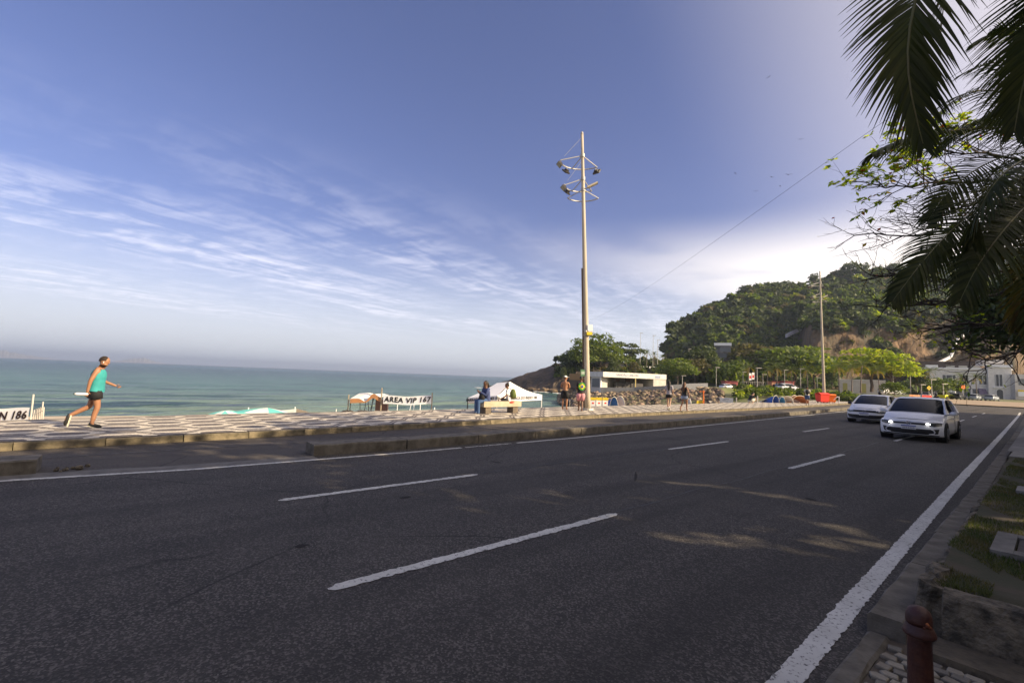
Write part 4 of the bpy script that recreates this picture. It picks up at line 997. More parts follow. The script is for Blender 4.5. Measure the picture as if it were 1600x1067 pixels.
# ---- beach kiosk, white with a blue-grey name board
A = Wz(938, -.55, 88); B = Wz(1041, .25, 93); A.z = -.55
kr, kn, kl = frame_xy(A, B); F = Fac(A, kr, kn); S_ = kl / 103.0            # metres per photo pixel along the front
ktop = Wp(938, 580.5, 88).z - A.z
kio = thing('beach_kiosk', 'long white beach kiosk with a blue-grey name board, above the stone bank', 'kiosk', (0, 0, 0))
mb = MB(); F.box(mb, 0, kl, ktop - 1.0, ktop, -6.2, 0); F.box(mb, -.0, kl * .62, ktop - 1.0, ktop, .002, .9); mb.build('roof', m_white, kio)
mb = MB(); F.box(mb, 0, kl, 0, ktop - 1.0, -6.2, -5.9); F.box(mb, kl * .80, kl, 0, ktop - 1.002, -5.89, -.1); F.box(mb, kl * .12, kl * .28, 0, ktop - 1.002, -4, -3.4); F.box(mb, kl * .28, kl * .8, 0, .9, -5.89, -1.2); mb.build('wall', m_cream, kio)
mb = MB(); F.box(mb, kl * .03, kl * .11, .0, ktop - 1.1, -3.6, -3.5); F.box(mb, kl * .28, kl * .70, .9, ktop - 1.9, -2.5, -1.4); mb.build('counter', M('counter_dark', (.055, .05, .05), .6), kio)
for u in (.115, .405, .53): mb = MB(); F.box(mb, kl * u, kl * u + .16, 0, ktop - 1.002, -1.1, -.95); mb.build('post', m_black, kio)
mb = MB(); F.box(mb, kl * .475, kl * .475 + .14, .1, ktop - 1.0, .75, .88); mb.build('post', M('post_ochre', (.5, .4, .15), .7), kio)
for i in range(3):
    mb = MB(); F.box(mb, kl * (.30 + i * .16), kl * (.30 + i * .16) + .9, ktop - 1.75, ktop - 1.25, -2.0, -1.9); mb.build('menu_board', M('menu_dark', (.10, .06, .05), .7), kio)
mb = MB(); F.box(mb, kl * .82, kl * .9, ktop - .9, ktop - .25, .003, .03); mb.build('panel', M('panel_blue_grey', (.42, .46, .58), .7), kio)
lettering('SANDÃO LEBLON', .62, m_letter, F.p(kl * .355, ktop - .5, .915), kr if kr.cross(Vector((0, 0, 1))).dot(kn) > 0 else -kr, (0, 0, 1), kio, bold=.012)
lettering('LEBLON', .36, m_letter, F.p(kl * .86, ktop - .58, .045), kr if kr.cross(Vector((0, 0, 1))).dot(kn) > 0 else -kr, (0, 0, 1), kio)
# side block that faces the sea, left end
A2 = Wz(921, -.6, 91); r2, n2, l2 = frame_xy(A2, Wz(937.6, -.6, 88.2)); F2 = Fac(A2, r2, n2)
mb = MB(); F2.box(mb, 0, l2, ktop - .95, ktop + .02, -1.8, 0); mb.build('end_fascia', m_white, kio)
mb = MB(); F2.box(mb, .1, l2 - .05, 0, ktop - .96, -1.8, -.25); mb.build('end_wall', m_cream, kio)
mb = MB(); F2.box(mb, .5, l2 - .5, 1.0, ktop - 1.3, -.24, -.2); mb.build('window', m_shadew, kio)
mb = MB(); mb.hexa([F2.p(l2 - .12, 0, .02), F2.p(l2 + .12, 0, .02), F2.p(l2 + .12, 0, -.22), F2.p(l2 - .12, 0, -.22)] + [F2.p(l2 - .12, ktop - .96, .02), F2.p(l2 + .12, ktop - .96, .02), F2.p(l2 + .12, ktop - .96, -.22), F2.p(l2 - .12, ktop - .96, -.22)]); mb.build('corner_post', m_whitep, kio)
# low grey parapet wall in front of it and on to the right
mb = MB(); pts = [(938, 86.2, -.75, .62), (990, 85.6, -.45, .62), (1041, 84, .1, .66), (1068, 84.5, .45, .72), (1105, 88, .85, .7)]
for (p0, z0, b0, h0), (p1, z1, b1, h1) in zip(pts[:-1], pts[1:]):
    a, b = Wz(p0, b0, z0), Wz(p1, b1, z1); q = (b - a); q.z = 0; q.normalize(); n_ = Vector((q.y, -q.x, 0)) * .15; H0, H1 = h0 + .55, h1 + .45
    mb.hexa([a - n_, b - n_, b + n_, a + n_] + [v + Vector((0, 0, hh)) for v, hh in ((a - n_, H0), (b - n_, H1), (b + n_, H1), (a + n_, H0))])
o = mb.build('parapet_wall', m_greyw); tag(o, 'low grey parapet wall running in front of the white beach kiosk', 'wall')
# small ochre hut behind the shirtless man
a = Wz(890, -.6, 128); b = Wz(915, -.6, 126); r_, n_, l_ = frame_xy(a, b); f_ = Fac(a, r_, n_); h_ = Wp(890, 583.5, 128).z + .6
hut = thing('hut', 'low ochre hut behind the floodlight mast, left of the white kiosk', 'hut')
mb = MB(); f_.box(mb, 0, l_, 0, h_ * .55, -4, 0); mb.build('wall', M('dark_wall', (.10, .08, .065), .9), hut)
mb = MB(); f_.box(mb, -.1, l_ + .1, h_ * .552, h_, -4.2, .2); mb.build('fascia', M('ochre_board', (.24, .15, .07), .8), hut)

# ---- look-out deck with balustrade and lamp posts on the headland
deck = thing('lookout_deck', 'concrete look-out deck with a white balustrade on the headland road', 'deck')
pa = Wp(968, 576, 176); pb = Wp(1046, 579, 178); r_, n_, l_ = frame_xy(pa, pb); f_ = Fac(pa, r_, n_)
mb = MB(); f_.box(mb, 0, l_, -1.5, .1, -6, 0); mb.build('slab', m_conc, deck)
mb = MB(); f_.box(mb, 0, l_, 1.15, 1.32, -.18, -.02); f_.box(mb, 0, l_, .12, .24, -.16, -.04); mb.build('rail', m_whitep, deck)
k = 22
for i in range(k): mb = MB(); f_.box(mb, l_ * i / k + .1, l_ * i / k + .48, .242, 1.148, -.17, -.03); mb.build('baluster', m_whitep, deck)
def lamp_post(px, py_top, py_base, Z, label, arms=1, rr=.09, group='slender lamp posts in front of the hill', head=True):
    b = Wp(px, py_base, Z); H = Wp(px, py_top, Z).z - b.z; t = thing('lamp_post', label, 'lamp post', b, 0, group)
    mb_ = MB(); mb_.cyl((0, 0, 0), (0, 0, H), rr * 1.2, rr * .7, 8); mb_.build('pole', m_steel, t)
    if head:
        vv = Vector((CAM_R[0][0], CAM_R[1][0], 0)).normalized(); mb_ = MB(); mb_.box((vv.x * .35, vv.y * .35, H + .03), (1.2, .35, .14), math.atan2(vv.y, vv.x)); mb_.build('lamp_head', m_steel, t)
    return t
LP = [(1000, 520, 574, 176, 'tallest lamp post on the look-out'), (1020, 524, 575, 178, 'lamp post on the look-out left of the middle palm'), (1027, 531, 576, 179, 'lamp post on the look-out nearest the hill'), (1006, 548, 575, 182, 'short lamp post between the look-out palms'),
      (1076, 545, 598, 160, 'lamp post above the olive tree left of the look-out tower'), (1066, 587, 606, 126, 'slim lamp post just right of the small layered tree'), (1119, 574, 607, 124, 'lamp post left of the pink kiosk'), (1161, 581, 608, 122, 'lamp post right of the pink kiosk'),
      (1183, 575, 611, 104, 'lamp post standing by the flags'), (1192, 585, 608, 124, 'lamp post right of the flags'), (1226, 578, 608, 122, 'lamp post between the pink container and the fence'), (1251, 576, 608, 120, 'lamp post right of the pink container'), (1277, 590, 610, 118, 'lamp post just left of the second floodlight mast'),
      (1423, 566, 614, 112, 'tall pale lamp post at the left edge of the far square'), (1396, 580, 612, 106, 'lamp post behind the bright almond tree'), (1440, 601, 615, 108, 'short post with a flat lamp beside the yellow diamond sign'), (1456, 593, 618, 100, 'post in front of the dark bush on the square'), (1474, 600, 617, 104, 'post right of the dark bush on the square')]
for a_ in LP: lamp_post(*a_)
# ---- grey look-out tower on the slope
tw = thing('lookout_tower', 'grey concrete tower house with a white top on the hill slope', 'tower'); a = Wp(1117, 572, 158); b = Wp(1142, 573, 156); r_, n_, l_ = frame_xy(a, b); f_ = Fac(a, r_, n_); hT = Wp(1117, 535.5, 158).z - a.z
mb = MB(); f_.box(mb, l_ * .30, l_, -4, hT * .88, -6, 0); f_.box(mb, 0, l_ * .3, -4, hT * .88, -6, -1.2); mb.build('wall', M('tower_concrete', (.22, .22, .23), .85, col2=(.15, .15, .16), vs=.8), tw)
mb = MB(); f_.box(mb, -.3, l_ + .2, hT * .882, hT, -6.2, .4); mb.build('parapet', m_whitep, tw)
for i in range(3): mb = MB(); f_.box(mb, l_ * .36, l_ * .94, hT * (.12 + .25 * i), hT * (.27 + .25 * i), .002, .05); mb.build('window', M('tower_glass', (.10, .12, .14), .3), tw)
for i in range(3): mb = MB(); f_.box(mb, l_ * .28, l_ * 1.02, hT * (.08 + .25 * i), hT * (.105 + .25 * i), .003, .35); mb.build('balcony_slab', m_conc, tw)
# ---- white retaining strip and stairway on the hill
mb = MB(); pts = [(1230, 522), (1240, 517), (1254, 511), (1268, 507.5), (1282, 505.5), (1296, 504.5), (1308, 501)]
for (x0, y0), (x1, y1) in zip(pts[:-1], pts[1:]):
    Z0 = 208; a, b = Wp(x0, y0, Z0), Wp(x1, y1, Z0); hgt = Vector((0, 0, 1.5)); bk = Vector((-.55, .45, 0)) * 2; mb.hexa([a - hgt, b - hgt, b - hgt + bk, a - hgt + bk, a, b, b + bk, a + bk])
o = mb.build('retaining_wall', M('limewash', (.55, .53, .56), .85, col2=(.42, .40, .40), vs=.6)); tag(o, 'pale retaining wall curving along the hillside above the brown cliff', 'wall')
stairs = thing('hillside_channel', 'white stepped channel zigzagging up the brown cliff behind the classical building', 'stairway')
pts = [(1465, 566, 174), (1485, 556, 175), (1489, 548, 176), (1491, 538, 177), (1497, 528, 178), (1507, 520, 179), (1517, 508, 180)]
for i, ((x0, y0, z0), (x1, y1, z1)) in enumerate(zip(pts[:-1], pts[1:])):
    a, b = Wp(x0, y0, z0 - 8), Wp(x1, y1, z1 - 8); mb = MB(); n_ = Vector((.5, .1, 0)) * .6; d = Vector((0, 0, -.8)); mb.hexa([a - n_ + d, b - n_ + d, b + n_ + d, a + n_ + d, a - n_, b - n_, b + n_, a + n_]); mb.build('flight', m_whitep, stairs)
# ---- white classical building on the far square
cb = thing('classical_building', 'long white classical building with a shade-darkened rear block and arched door, behind the parked cars', 'building')
a = Wz(1448, .6, 152); b = Wz(1583, .8, 141); r_, n_, l_ = frame_xy(a, b); f_ = Fac(a, r_, n_); H1 = Wp(1500, 577, 148).z - .6
def U_(px): return l_ * (px - 1448) / 135
mb = MB(); f_.box(mb, 0, l_, 0, H1, -14, 0); f_.box(mb, U_(1545), U_(1580), 0, H1 + .7, .002, 1.6); mb.build('wall', m_white, cb)
mb = MB(); f_.box(mb, -.3, l_ + .3, H1 + .002, H1 + .5, -14.3, .5); f_.box(mb, U_(1544), U_(1581), H1 + .7, H1 + 1.5, -1, 2.0); f_.box(mb, 0, U_(1468), H1 + .502, H1 + 1.3, -1, .4); f_.box(mb, U_(1470), U_(1544), H1 - .9, H1 - .65, .003, .25); mb.build('cornice', m_whitep, cb)
for px in (1481, 1491, 1511, 1539): 
    mb = MB(); f_.box(mb, U_(px) - .8, U_(px) + .8, H1 - 4.6, H1 - 1.9, .004, .05); w_ = mb.build('window', m_dglass, cb)
    mb = MB(); f_.box(mb, U_(px) - .95, U_(px) + .95, H1 - 4.8, H1 - 4.61, .004, .25); f_.box(mb, U_(px) - .06, U_(px) + .06, H1 - 4.6, H1 - 1.9, .052, .09); mb.build('sill', m_whitep, w_)
for px in (1470, 1484, 1499, 1514, 1528): mb = MB(); f_.box(mb, U_(px) - .8, U_(px) + .8, .5, 3.0, .004, .05); mb.build('window', m_shadew, cb)
mb = MB(); f_.box(mb, U_(1555), U_(1566), H1 - 5.0, H1 - 1.5, 1.605, 1.66); w_ = mb.build('window', m_dglass, cb)
mb = MB()
for i in range(4): f_.box(mb, U_(1555) + i * .75 + .1, U_(1555) + i * .75 + .2, H1 - 5.0, H1 - 1.5, 1.662, 1.72)
f_.box(mb, U_(1552), U_(1569), H1 - 5.6, H1 - 5.3, 1.605, 2.3); mb.build('balcony', m_whitep, w_)
def arch(f_, u0, u1, v1, w_, th): 
    c_ = (u0 + u1) / 2; r0 = (u1 - u0) / 2; P_ = [(u0, 0), (u1, 0)] + [(c_ + r0 * math.cos(math.pi * i / 10), v1 + r0 * math.sin(math.pi * i / 10)) for i in range(11)]
    return [f_.p(u, v, w_) for u, v in P_]
mb = MB(); mb.slab(arch(f_, U_(1557), U_(1566), 2.4, 1.605, .1), n_, .06); mb.build('door', m_dglass, cb)
mb = MB()
for i in range(12):
    c_ = (U_(1557) + U_(1566)) / 2; r0 = (U_(1566) - U_(1557)) / 2 + .25; a0 = math.pi * i / 12; a1 = math.pi * (i + 1) / 12
    mb.hexa([f_.p(c_ + rr * math.cos(an), 2.4 + rr * math.sin(an), w_) for an, rr, w_ in ((a0, r0, 1.61), (a1, r0, 1.61), (a1, r0 - .2, 1.61), (a0, r0 - .2, 1.61), (a0, r0, 1.8), (a1, r0, 1.8), (a1, r0 - .2, 1.8), (a0, r0 - .2, 1.8))])
mb.build('door_arch', m_whitep, cb)
mb = MB(); f_.box(mb, U_(1430), U_(1545), 0, H1 + 3.0, -34, -16); f_.box(mb, U_(1425), U_(1548), H1 + 3.002, H1 + 3.3, -34.5, -15.5); mb.build('rear_block', m_tree_shade, cb)
mb = MB()
for i in range(3): f_.box(mb, U_(1500) + i * 3.2, U_(1500) + i * 3.2 + 2.2, H1 + .9, H1 + 1.9, -15.99, -15.9)
mb.build('roof_vent', M('vent_pale', (.35, .36, .33), .7), cb)
mb = MB(); f_.box(mb, U_(1545), U_(1578), H1 + 1.502, H1 + 3.4, -12, -4); mb.build('roof_house', m_cream, cb)
o_a = f_.p(U_(1531), 3.4, .01); mb = MB(); mb.hexa([f_.p(U_(1531), 1.2, 2.0), f_.p(U_(1543), 1.6, 2.0), f_.p(U_(1543), 1.6, 1.95), f_.p(U_(1531), 1.2, 1.95), f_.p(U_(1531), 3.2, .1), f_.p(U_(1543), 3.0, .1), f_.p(U_(1543), 3.0, .05), f_.p(U_(1531), 3.2, .05)]); mb.build('awning', M('awning_mauve', (.16, .12, .17), .8), cb)
# neighbour to its right, mostly behind the dark tree
nb = thing('corner_building', 'cream building right of the classical one, half hidden by dark leaves', 'building')
a = Wz(1587, .8, 138); b = Wz(1660, .8, 134); r_, n_, l_ = frame_xy(a, b); f_ = Fac(a, r_, n_); mb = MB(); f_.box(mb, 0, l_, 0, 7.6, -12, 0); mb.build('wall', m_cream, nb)
for i in range(5): mb = MB(); f_.box(mb, .8 + i * 2.6, 2.2 + i * 2.6, 4.3, 6.2, .003, .05); mb.build('window', m_shadew, nb)
mb = MB(); f_.box(mb, .3, 2.4, 1.0, 2.4, .6, .7); mb.build('signboard', m_whitep, nb); mb = MB(); f_.box(mb, .3, 2.4, 2.402, 2.9, .6, .71); mb.build('signboard_top', m_yellow, nb)
# low white walls behind the palms
def wall_thing(px0, px1, pyt, Z0, Z1, zb, label, mat=m_cream, panels=None):
    a = Wz(px0, zb, Z0); b = Wz(px1, zb, Z1); r_, n_, l_ = frame_xy(a, b); f_ = Fac(a, r_, n_); h_ = Wp(px0, pyt, Z0).z - zb; t = thing('boundary_wall', label, 'wall')
    mb_ = MB(); f_.box(mb_, 0, l_, 0, h_, -.4, 0); mb_.build('wall', mat, t); mb_ = MB(); f_.box(mb_, -.1, l_ + .1, h_ + .002, h_ + .14, -.5, .1); mb_.build('coping', m_whitep, t)
    if panels:
        for u in panels: mb_ = MB(); f_.box(mb_, l_ * u - .5, l_ * u + .5, .2, h_ * .75, .003, .04); mb_.build('gate', M('gate_yellow', (.42, .38, .12), .7), t)
    return t
wall_thing(1310, 1384, 593, 124, 118, .9, 'long cream boundary wall behind the palm trunks', m_cream, (.15, .55))
# fence and pink cabins on the plateau
def cabin(px0, px1, pt, pb_, Z, label, mat, door=True):
    a = Wp(px0, pb_, Z); b = Wp(px1, pb_ + .0385 * (px1 - px0), Z); b.z = a.z; r_, n_, l_ = frame_xy(a, b); f_ = Fac(a, r_, n_); h_ = Wp(px0, pt, Z).z - a.z; t = thing('cabin', label, 'cabin')
    mb_ = MB(); f_.box(mb_, 0, l_, 0, h_, -2.4, 0); mb_.build('wall', mat, t); mb_ = MB(); f_.box(mb_, -.15, l_ + .15, h_ + .002, h_ + .12, -2.6, .2); mb_.build('roof', m_pinkr, t)
    mb_ = MB(); f_.box(mb_, l_ * .12, l_ * .88, h_ * .25, h_ * .68, .003, .03) if door else f_.box(mb_, l_ * .1, l_ * .3, .05, h_ * .8, .003, .03); mb_.build('opening', m_black if door else m_cream, t); return t
cabin(1133, 1153, 595.5, 607.5, 124, 'pink kiosk cabin with a dark counter opening left of the palms', m_pinkr)
cabin(1206, 1218, 596.5, 609, 124, 'faded orange cabin between the fence and the red container', M('faded_orange', (.50, .26, .16), .8))
cabin(1227, 1241, 596, 609, 122, 'dark red container cabin left of the delivery van', m_pinkr, False)
fn = thing('rail_fence', 'pale metal rail fence on the plateau between the two pink cabins', 'fence'); a = Wp(1163, 609, 126); b = Wp(1206, 610.6, 126); r_, n_, l_ = frame_xy(a, b); f_ = Fac(a, r_, n_)
mb = MB(); f_.box(mb, 0, l_, 2.2, 2.28, -.05, 0); f_.box(mb, 0, l_, .3, .38, -.05, 0); mb.build('rail', m_steel, fn)
for i in range(14): mb = MB(); f_.box(mb, l_ * i / 13 - .03, l_ * i / 13 + .03, 0, 2.199, -.06, .01); mb.build('post', m_steel, fn)
# flag banners
for i, (px, py0, py1, lab) in enumerate([(1175, 583, 594, 'left feather flag, red and white, by the lamp post'), (1179.5, 582, 593, 'right feather flag, red and white, by the lamp post')]):
    b = Wp(px, 609, 112); t = thing('flag', lab, 'flag', b, 0, 'red and white flags by the lamp post'); H = Wp(px, py0, 112).z - b.z; h0 = Wp(px, py1, 112).z - b.z
    mb = MB(); mb.cyl((0, 0, 0), (0, 0, H + .1), .04, .02, 6); mb.build('pole', m_steel, t)
    mb = MB(); mb.box((-.28, -.22, (H + h0) / 2), (.6, .03, H - h0), .87); mb.build('cloth', m_whitep, t); mb = MB(); mb.box((-.285, -.25, (H + h0) / 2 - .1), (.4, .03, (H - h0) * .4), .87); mb.build('emblem', m_red, t)

# ---- tall floodlight masts
def mast(base, top, label, lamps=5):
    t = thing('floodlight_mast', label, 'floodlight mast', base); ax = (Vector(top) - Vector(base)); H = ax.length
    t.rotation_mode = 'QUATERNION'; t.rotation_quaternion = ax.to_track_quat('Z', 'Y') 
    mb_ = MB(); k_ = 14; mb_.tube([(0, 0, H * i / k_) for i in range(k_ + 1)], [lerp(.165, .07, i / k_) for i in range(k_ + 1)], 16); mb_.build('pole', m_pole, t, smooth=True)
    mb_ = MB(); mb_.cyl((0, 0, H), (0, 0, H + .12), .085, .05, 12); mb_.cyl((0, 0, 0), (0, 0, .12), .34, .30, 16); mb_.build('cap', m_steel, t)
    inv = t.rotation_quaternion.inverted()
    R_ = inv @ Vector((CAM_R[0][0], CAM_R[1][0], 0)).normalized(); T_ = inv @ Vector((-.65, .76, 0)).normalized()    # photograph's right; away from camera
    R_.z = 0; T_.z = 0; R_.normalize(); T_.normalize()
    def pt(r__, t__, z__): return R_ * r__ + T_ * t__ + Vector((0, 0, z__))
    sc_ = H / 14.7
    for (zh, ring, a0, a1, ex) in ((H - 1.15 * sc_, 1.18 * sc_, 192, 48, 0), (H - 2.38 * sc_, 1.0 * sc_, 192, 62, 1), (H - 2.95 * sc_, .85 * sc_, 170, 20, 2)):
        mb_ = MB(); arcp = [pt(ring * math.cos(rad(q)), ring * math.sin(rad(q)) , zh - .30 * sc_ - (.08 if ex else 0)) for q in np.linspace(a0, a1, 13)]; mb_.tube(arcp, .032, 6)
        for q in (a0, (a0 + a1) / 2, a1): mb_.cyl(pt(0, 0, zh), pt(ring * math.cos(rad(q)), ring * math.sin(rad(q)), zh - .30 * sc_ - (.08 if ex else 0)), .024, .024, 6)
        mb_.cyl(pt(0, 0, zh - .09), pt(0, 0, zh + .09), .12, .12, 12); mb_.build('lamp_ring', m_steel, t)
        mb_ = MB()
        if ex < 2: mb_.cyl(pt(0, 0, zh + 1.0 * sc_), pt(ring * math.cos(rad(a0 + 25)), ring * math.sin(rad(a0 + 25)), zh - .28 * sc_), .007, .007, 4); mb_.build('stay_wire', m_steel, t)
        for q in ((190, 138, 52) if ex == 0 else (190, 148) if ex == 1 else ()):
            c_ = pt(ring * 1.06 * math.cos(rad(q)), ring * 1.06 * math.sin(rad(q)), zh - .52 * sc_); out_ = pt(math.cos(rad(q)), math.sin(rad(q)), 0)
            m3 = (out_ * .8 + Vector((0, 0, -.75))).to_track_quat('Z', 'Y').to_matrix(); fl = MB(); fl.box(c_, (.40, .28, .08), mat=m3); fl.box(c_ - m3 @ Vector((0, 0, .085)), (.20, .16, .10), mat=m3); fo = fl.build('floodlight', M('lamp_housing', (.06, .055, .05), .5), t)
            fl = MB(); fl.box(c_ + m3 @ Vector((0, 0, .045)), (.35, .23, .012), mat=m3); fl.build('glass', M('lamp_glass', (.30, .27, .21), .2), fo)
            fl = MB(); fl.cyl(c_ - m3 @ Vector((0, 0, .12)), pt(ring * math.cos(rad(q)), ring * math.sin(rad(q)), zh - .30 * sc_), .02, .02, 5); fl.build('bracket', m_steel, fo)
    z0 = H - 2.95 * sc_; fl = MB(); fl.cyl(pt(0, 0, z0 - .05), pt(.28, -.05, z0 + .12), .03, .03, 6); m3 = Matrix((R_, T_, Vector((0, 0, 1)))).transposed() @ Matrix.Rotation(rad(-24), 3, 'Y'); fl.box(pt(.50, -.05, z0 + .21), (.60, .26, .07), mat=m3); hd = fl.build('lamp_head', M('lamp_head_cream', (.50, .44, .33), .6), t)
    fl = MB(); fl.box(pt(.51, -.05, z0 + .168), (.44, .2, .012), mat=m3); fl.build('lens', M('lens_warm', (.55, .45, .28), .3), hd)
    return t, pt
base1 = Wz(918, .155, 24.4); top1 = Wp(909.5, 210, 24.4); t1, pt1 = mast(base1, top1, 'tall concrete floodlight mast on the promenade beside the man in pink shorts')
for (z, w_, h_, d, mt_, nm, dx) in ((4.34, .27, .32, .16, m_whitep, 'meter_box', .20), (4.05, .30, .16, .18, m_yellow, 'yellow_box', .16)):
    fl = MB(); fl.box(pt1(dx, -.16, z), (w_, d, h_), math.atan2(CAM_R[1][0], CAM_R[0][0])); fl.build(nm, mt_, t1)
fl = MB(); fl.lathe([(.15, 0), (.165, .02), (.165, .08), (.15, .10)], (0, 0, 3.92), 14); fl.lathe([(.15, 0), (.17, .02), (.17, .06), (.15, .08)], (0, 0, 4.18), 14); fl.ell(pt1(-.02, -.26, 4.15), (.09, .07, .09), 10, 6); fl.build('clamp', m_steel, t1)
fl = MB(); fl.box(pt1(-.20, -.12, 1.98), (.26, .04, .34), math.atan2(CAM_R[1][0], CAM_R[0][0])); s1 = fl.build('notice_plate', m_green, t1)
fl = MB(); fl.box(pt1(-.20, -.145, 1.98), (.18, .006, .14), math.atan2(CAM_R[1][0], CAM_R[0][0])); fl.build('print', M('print_pale', (.4, .48, .4), .7), s1)
fl = MB(); fl.box(pt1(-.30, -.10, 1.70), (.10, .05, .22), math.atan2(CAM_R[1][0], CAM_R[0][0])); fl.build('small_plate', m_whitep, t1)
fl = MB(); fl.tube([pt1(-.18, -.02, 0), pt1(-.16, -.02, 4.0), pt1(-.14, -.02, 7.5)], .045, 8); fl.build('side_tube', M('tube_brown', (.15, .105, .075), .7), t1)  # thin dark brown tube up the left side of the mast
base2 = Wz(1288, .10, 54); top2 = Wp(1281, 425, 54); mast(base2, top2, 'second floodlight mast, farther off beside the red waste bins')
# overhead cable
mb = MB(); a = Wp(1362, 203, 26); b = Wp(905, 507, 164); k = 60
pts = [a.lerp(b, (i / k)) + Vector((0, 0, -1.6 * math.sin(math.pi * i / k))) for i in range(k + 1)]
pts[0] = a; mb.tube([Wp(1700, -20, 17)] + pts, .0115, 4); o = mb.build('overhead_cable', m_black); tag(o, 'thin dark overhead cable slanting down across the sky towards the headland', 'cable')
# waste bins
def waste_bin(loc, rz, mat, label):
    t = thing('waste_bin', label, 'waste bin', loc, rz, 'plastic waste bins by the second mast'); mb_ = MB(); prof = [(.52, .38, .18), (.60, .44, .3), (.66, .52, 1.0), (.68, .54, 1.05)]; vs_ = []
    for a_, b_, z in prof: vs_ += [(-a_, -b_, z), (a_, -b_, z), (a_, b_, z), (-a_, b_, z)]
    mb_.add(vs_, [(4 * i + j, 4 * i + (j + 1) % 4, 4 * i + 4 + (j + 1) % 4, 4 * i + 4 + j) for i in range(3) for j in range(4)] + [(3, 2, 1, 0)]); mb_.build('body', mat, t)
    mb_ = MB(); mb_.grid(lambda u, v: (lerp(-.70, .70, u), lerp(-.56, .56, v), 1.06 + .16 * math.sin(math.pi * v) ** .7), 1, 8); mb_.box((0, -.57, 1.06), (1.4, .04, .06)); mb_.build('lid', mat, t)
    for x in (-.45, .45):
        for y in (-.3, .3): mb_ = MB(); mb_.cyl((x - .04, y, .09), (x + .04, y, .09), .09, .09, 10); mb_.build('wheel', m_black, t)
    return t
dz = math.atan2(CAM_R[1][0], CAM_R[0][0]); 
pbin = Wz(1285, .1, 52.5); waste_bin(pbin, dz + .15, m_red, 'large red wheeled waste bin beside the second mast').scale = (.86, .8, 1.0); pbin = Wz(1299, .1, 53.5); wb = waste_bin(pbin, dz - .25, m_orange, 'orange waste bin right of the red one, beside the second mast'); wb.scale = (.55, .75, .90)
# guard rail right of the bins
gr = thing('handrail', 'pale low handrail on the grass just right of the orange bin', 'handrail'); a = Wz(1304, .3, 52.5); b = Wz(1311, .3, 52)
mb = MB(); mb.tube([Wz(1303, .55, 53), Wz(1308, .9, 52), Wz(1311, .95, 52), Wz(1311, 0, 52)], .05, 6); mb.build('rail', m_whitep, gr)

# ---- parked and moving small cars far off, signs, barriers (built after the car builder)
def road_sign(px, py, pb_, Z, kind, label, mat=m_yellow, sz=.75):
    b = Wp(px, pb_, Z); c_ = Wp(px, py, Z); t = thing('road_sign', label, 'road sign', b); mb_ = MB(); mb_.cyl((0, 0, 0), (0, 0, c_.z - b.z), .04, .04, 6); mb_.build('post', m_steel, t)
    an = dz; mb_ = MB(); q = Matrix.Rotation(an, 3, 'Z') @ (Matrix.Rotation(rad(45), 3, 'Y') if kind == 'd' else Matrix.Identity(3)); mb_.box(Vector((0, 0, c_.z - b.z)) + Matrix.Rotation(an, 3, 'Z') @ Vector((0, -.06, 0)), (sz, .03, sz * (1 if kind == 'd' else .9)), mat=q); pl = mb_.build('plate', mat, t)
    mb_ = MB(); mb_.box(Vector((0, 0, c_.z - b.z)) + Matrix.Rotation(an, 3, 'Z') @ Vector((0, -.085, 0)), (sz * .22, .01, sz * .42), mat=Matrix.Rotation(an, 3, 'Z')); mb_.build('symbol', m_black, pl); return t
road_sign(1451.5, 606, 616, 100, 'd', 'yellow diamond warning sign on the far square', m_yellow, .72)
road_sign(1505, 604.5, 618, 100, 's', 'orange square sign in front of the classical building', m_orange, .80)
bb = thing('billboard', 'grey-blue upright billboard with a white edge on the far square', 'billboard'); a = Wz(1480, .7, 112); b = Wz(1492.5, .7, 112); r_, n_, l_ = frame_xy(a, b); f_ = Fac(a, r_, n_); z1 = Wp(1480, 592, 112).z - .7
mb = MB(); f_.box(mb, 0, l_, z1 * .32, z1, -.2, 0); mb.build('panel', M('billboard_face', (.22, .27, .36), .5), bb); mb = MB(); f_.box(mb, l_ + .002, l_ + .22, .1, z1 + .05, -.22, .02); mb.build('frame', m_whitep, bb)
def barrier(px0, px1, Z, z, label, mat):
    a = Wz(px0, z, Z); b = Wz(px1, z, Z); r_, n_, l_ = frame_xy(a, b); f_ = Fac(a, r_, n_); t = thing('road_barrier', label, 'barrier'); mb_ = MB(); f_.box(mb_, 0, l_, .55, .95, -.08, 0); mb_.build('board', mat, t)
    for u in (.1, .9): mb_ = MB(); f_.box(mb_, l_ * u - .05, l_ * u + .05, 0, 1.05, -.16, -.085); mb_.build('leg', m_steel, t)
    return t
barrier(1441, 1456, 96, .3, 'red and white road barrier behind the roof of the nearer white car', m_red); barrier(1421, 1438, 98, .3, 'orange road barrier between the lamp posts on the far square', M('pale_orange', (.62, .30, .14), .6))
tc_ = thing('traffic_cone', 'orange traffic cone at the foot of the tall pale lamp post', 'traffic cone', Wz(1425.5, .25, 97)); mb = MB(); mb.lathe([(.22, .04), (.20, .05), (.04, .9), (.0, .9)], n=10); mb.build('cone', m_orange, tc_); mb = MB(); mb.box((0, 0, .02), (.5, .5, .04)); mb.build('base', m_black, tc_)
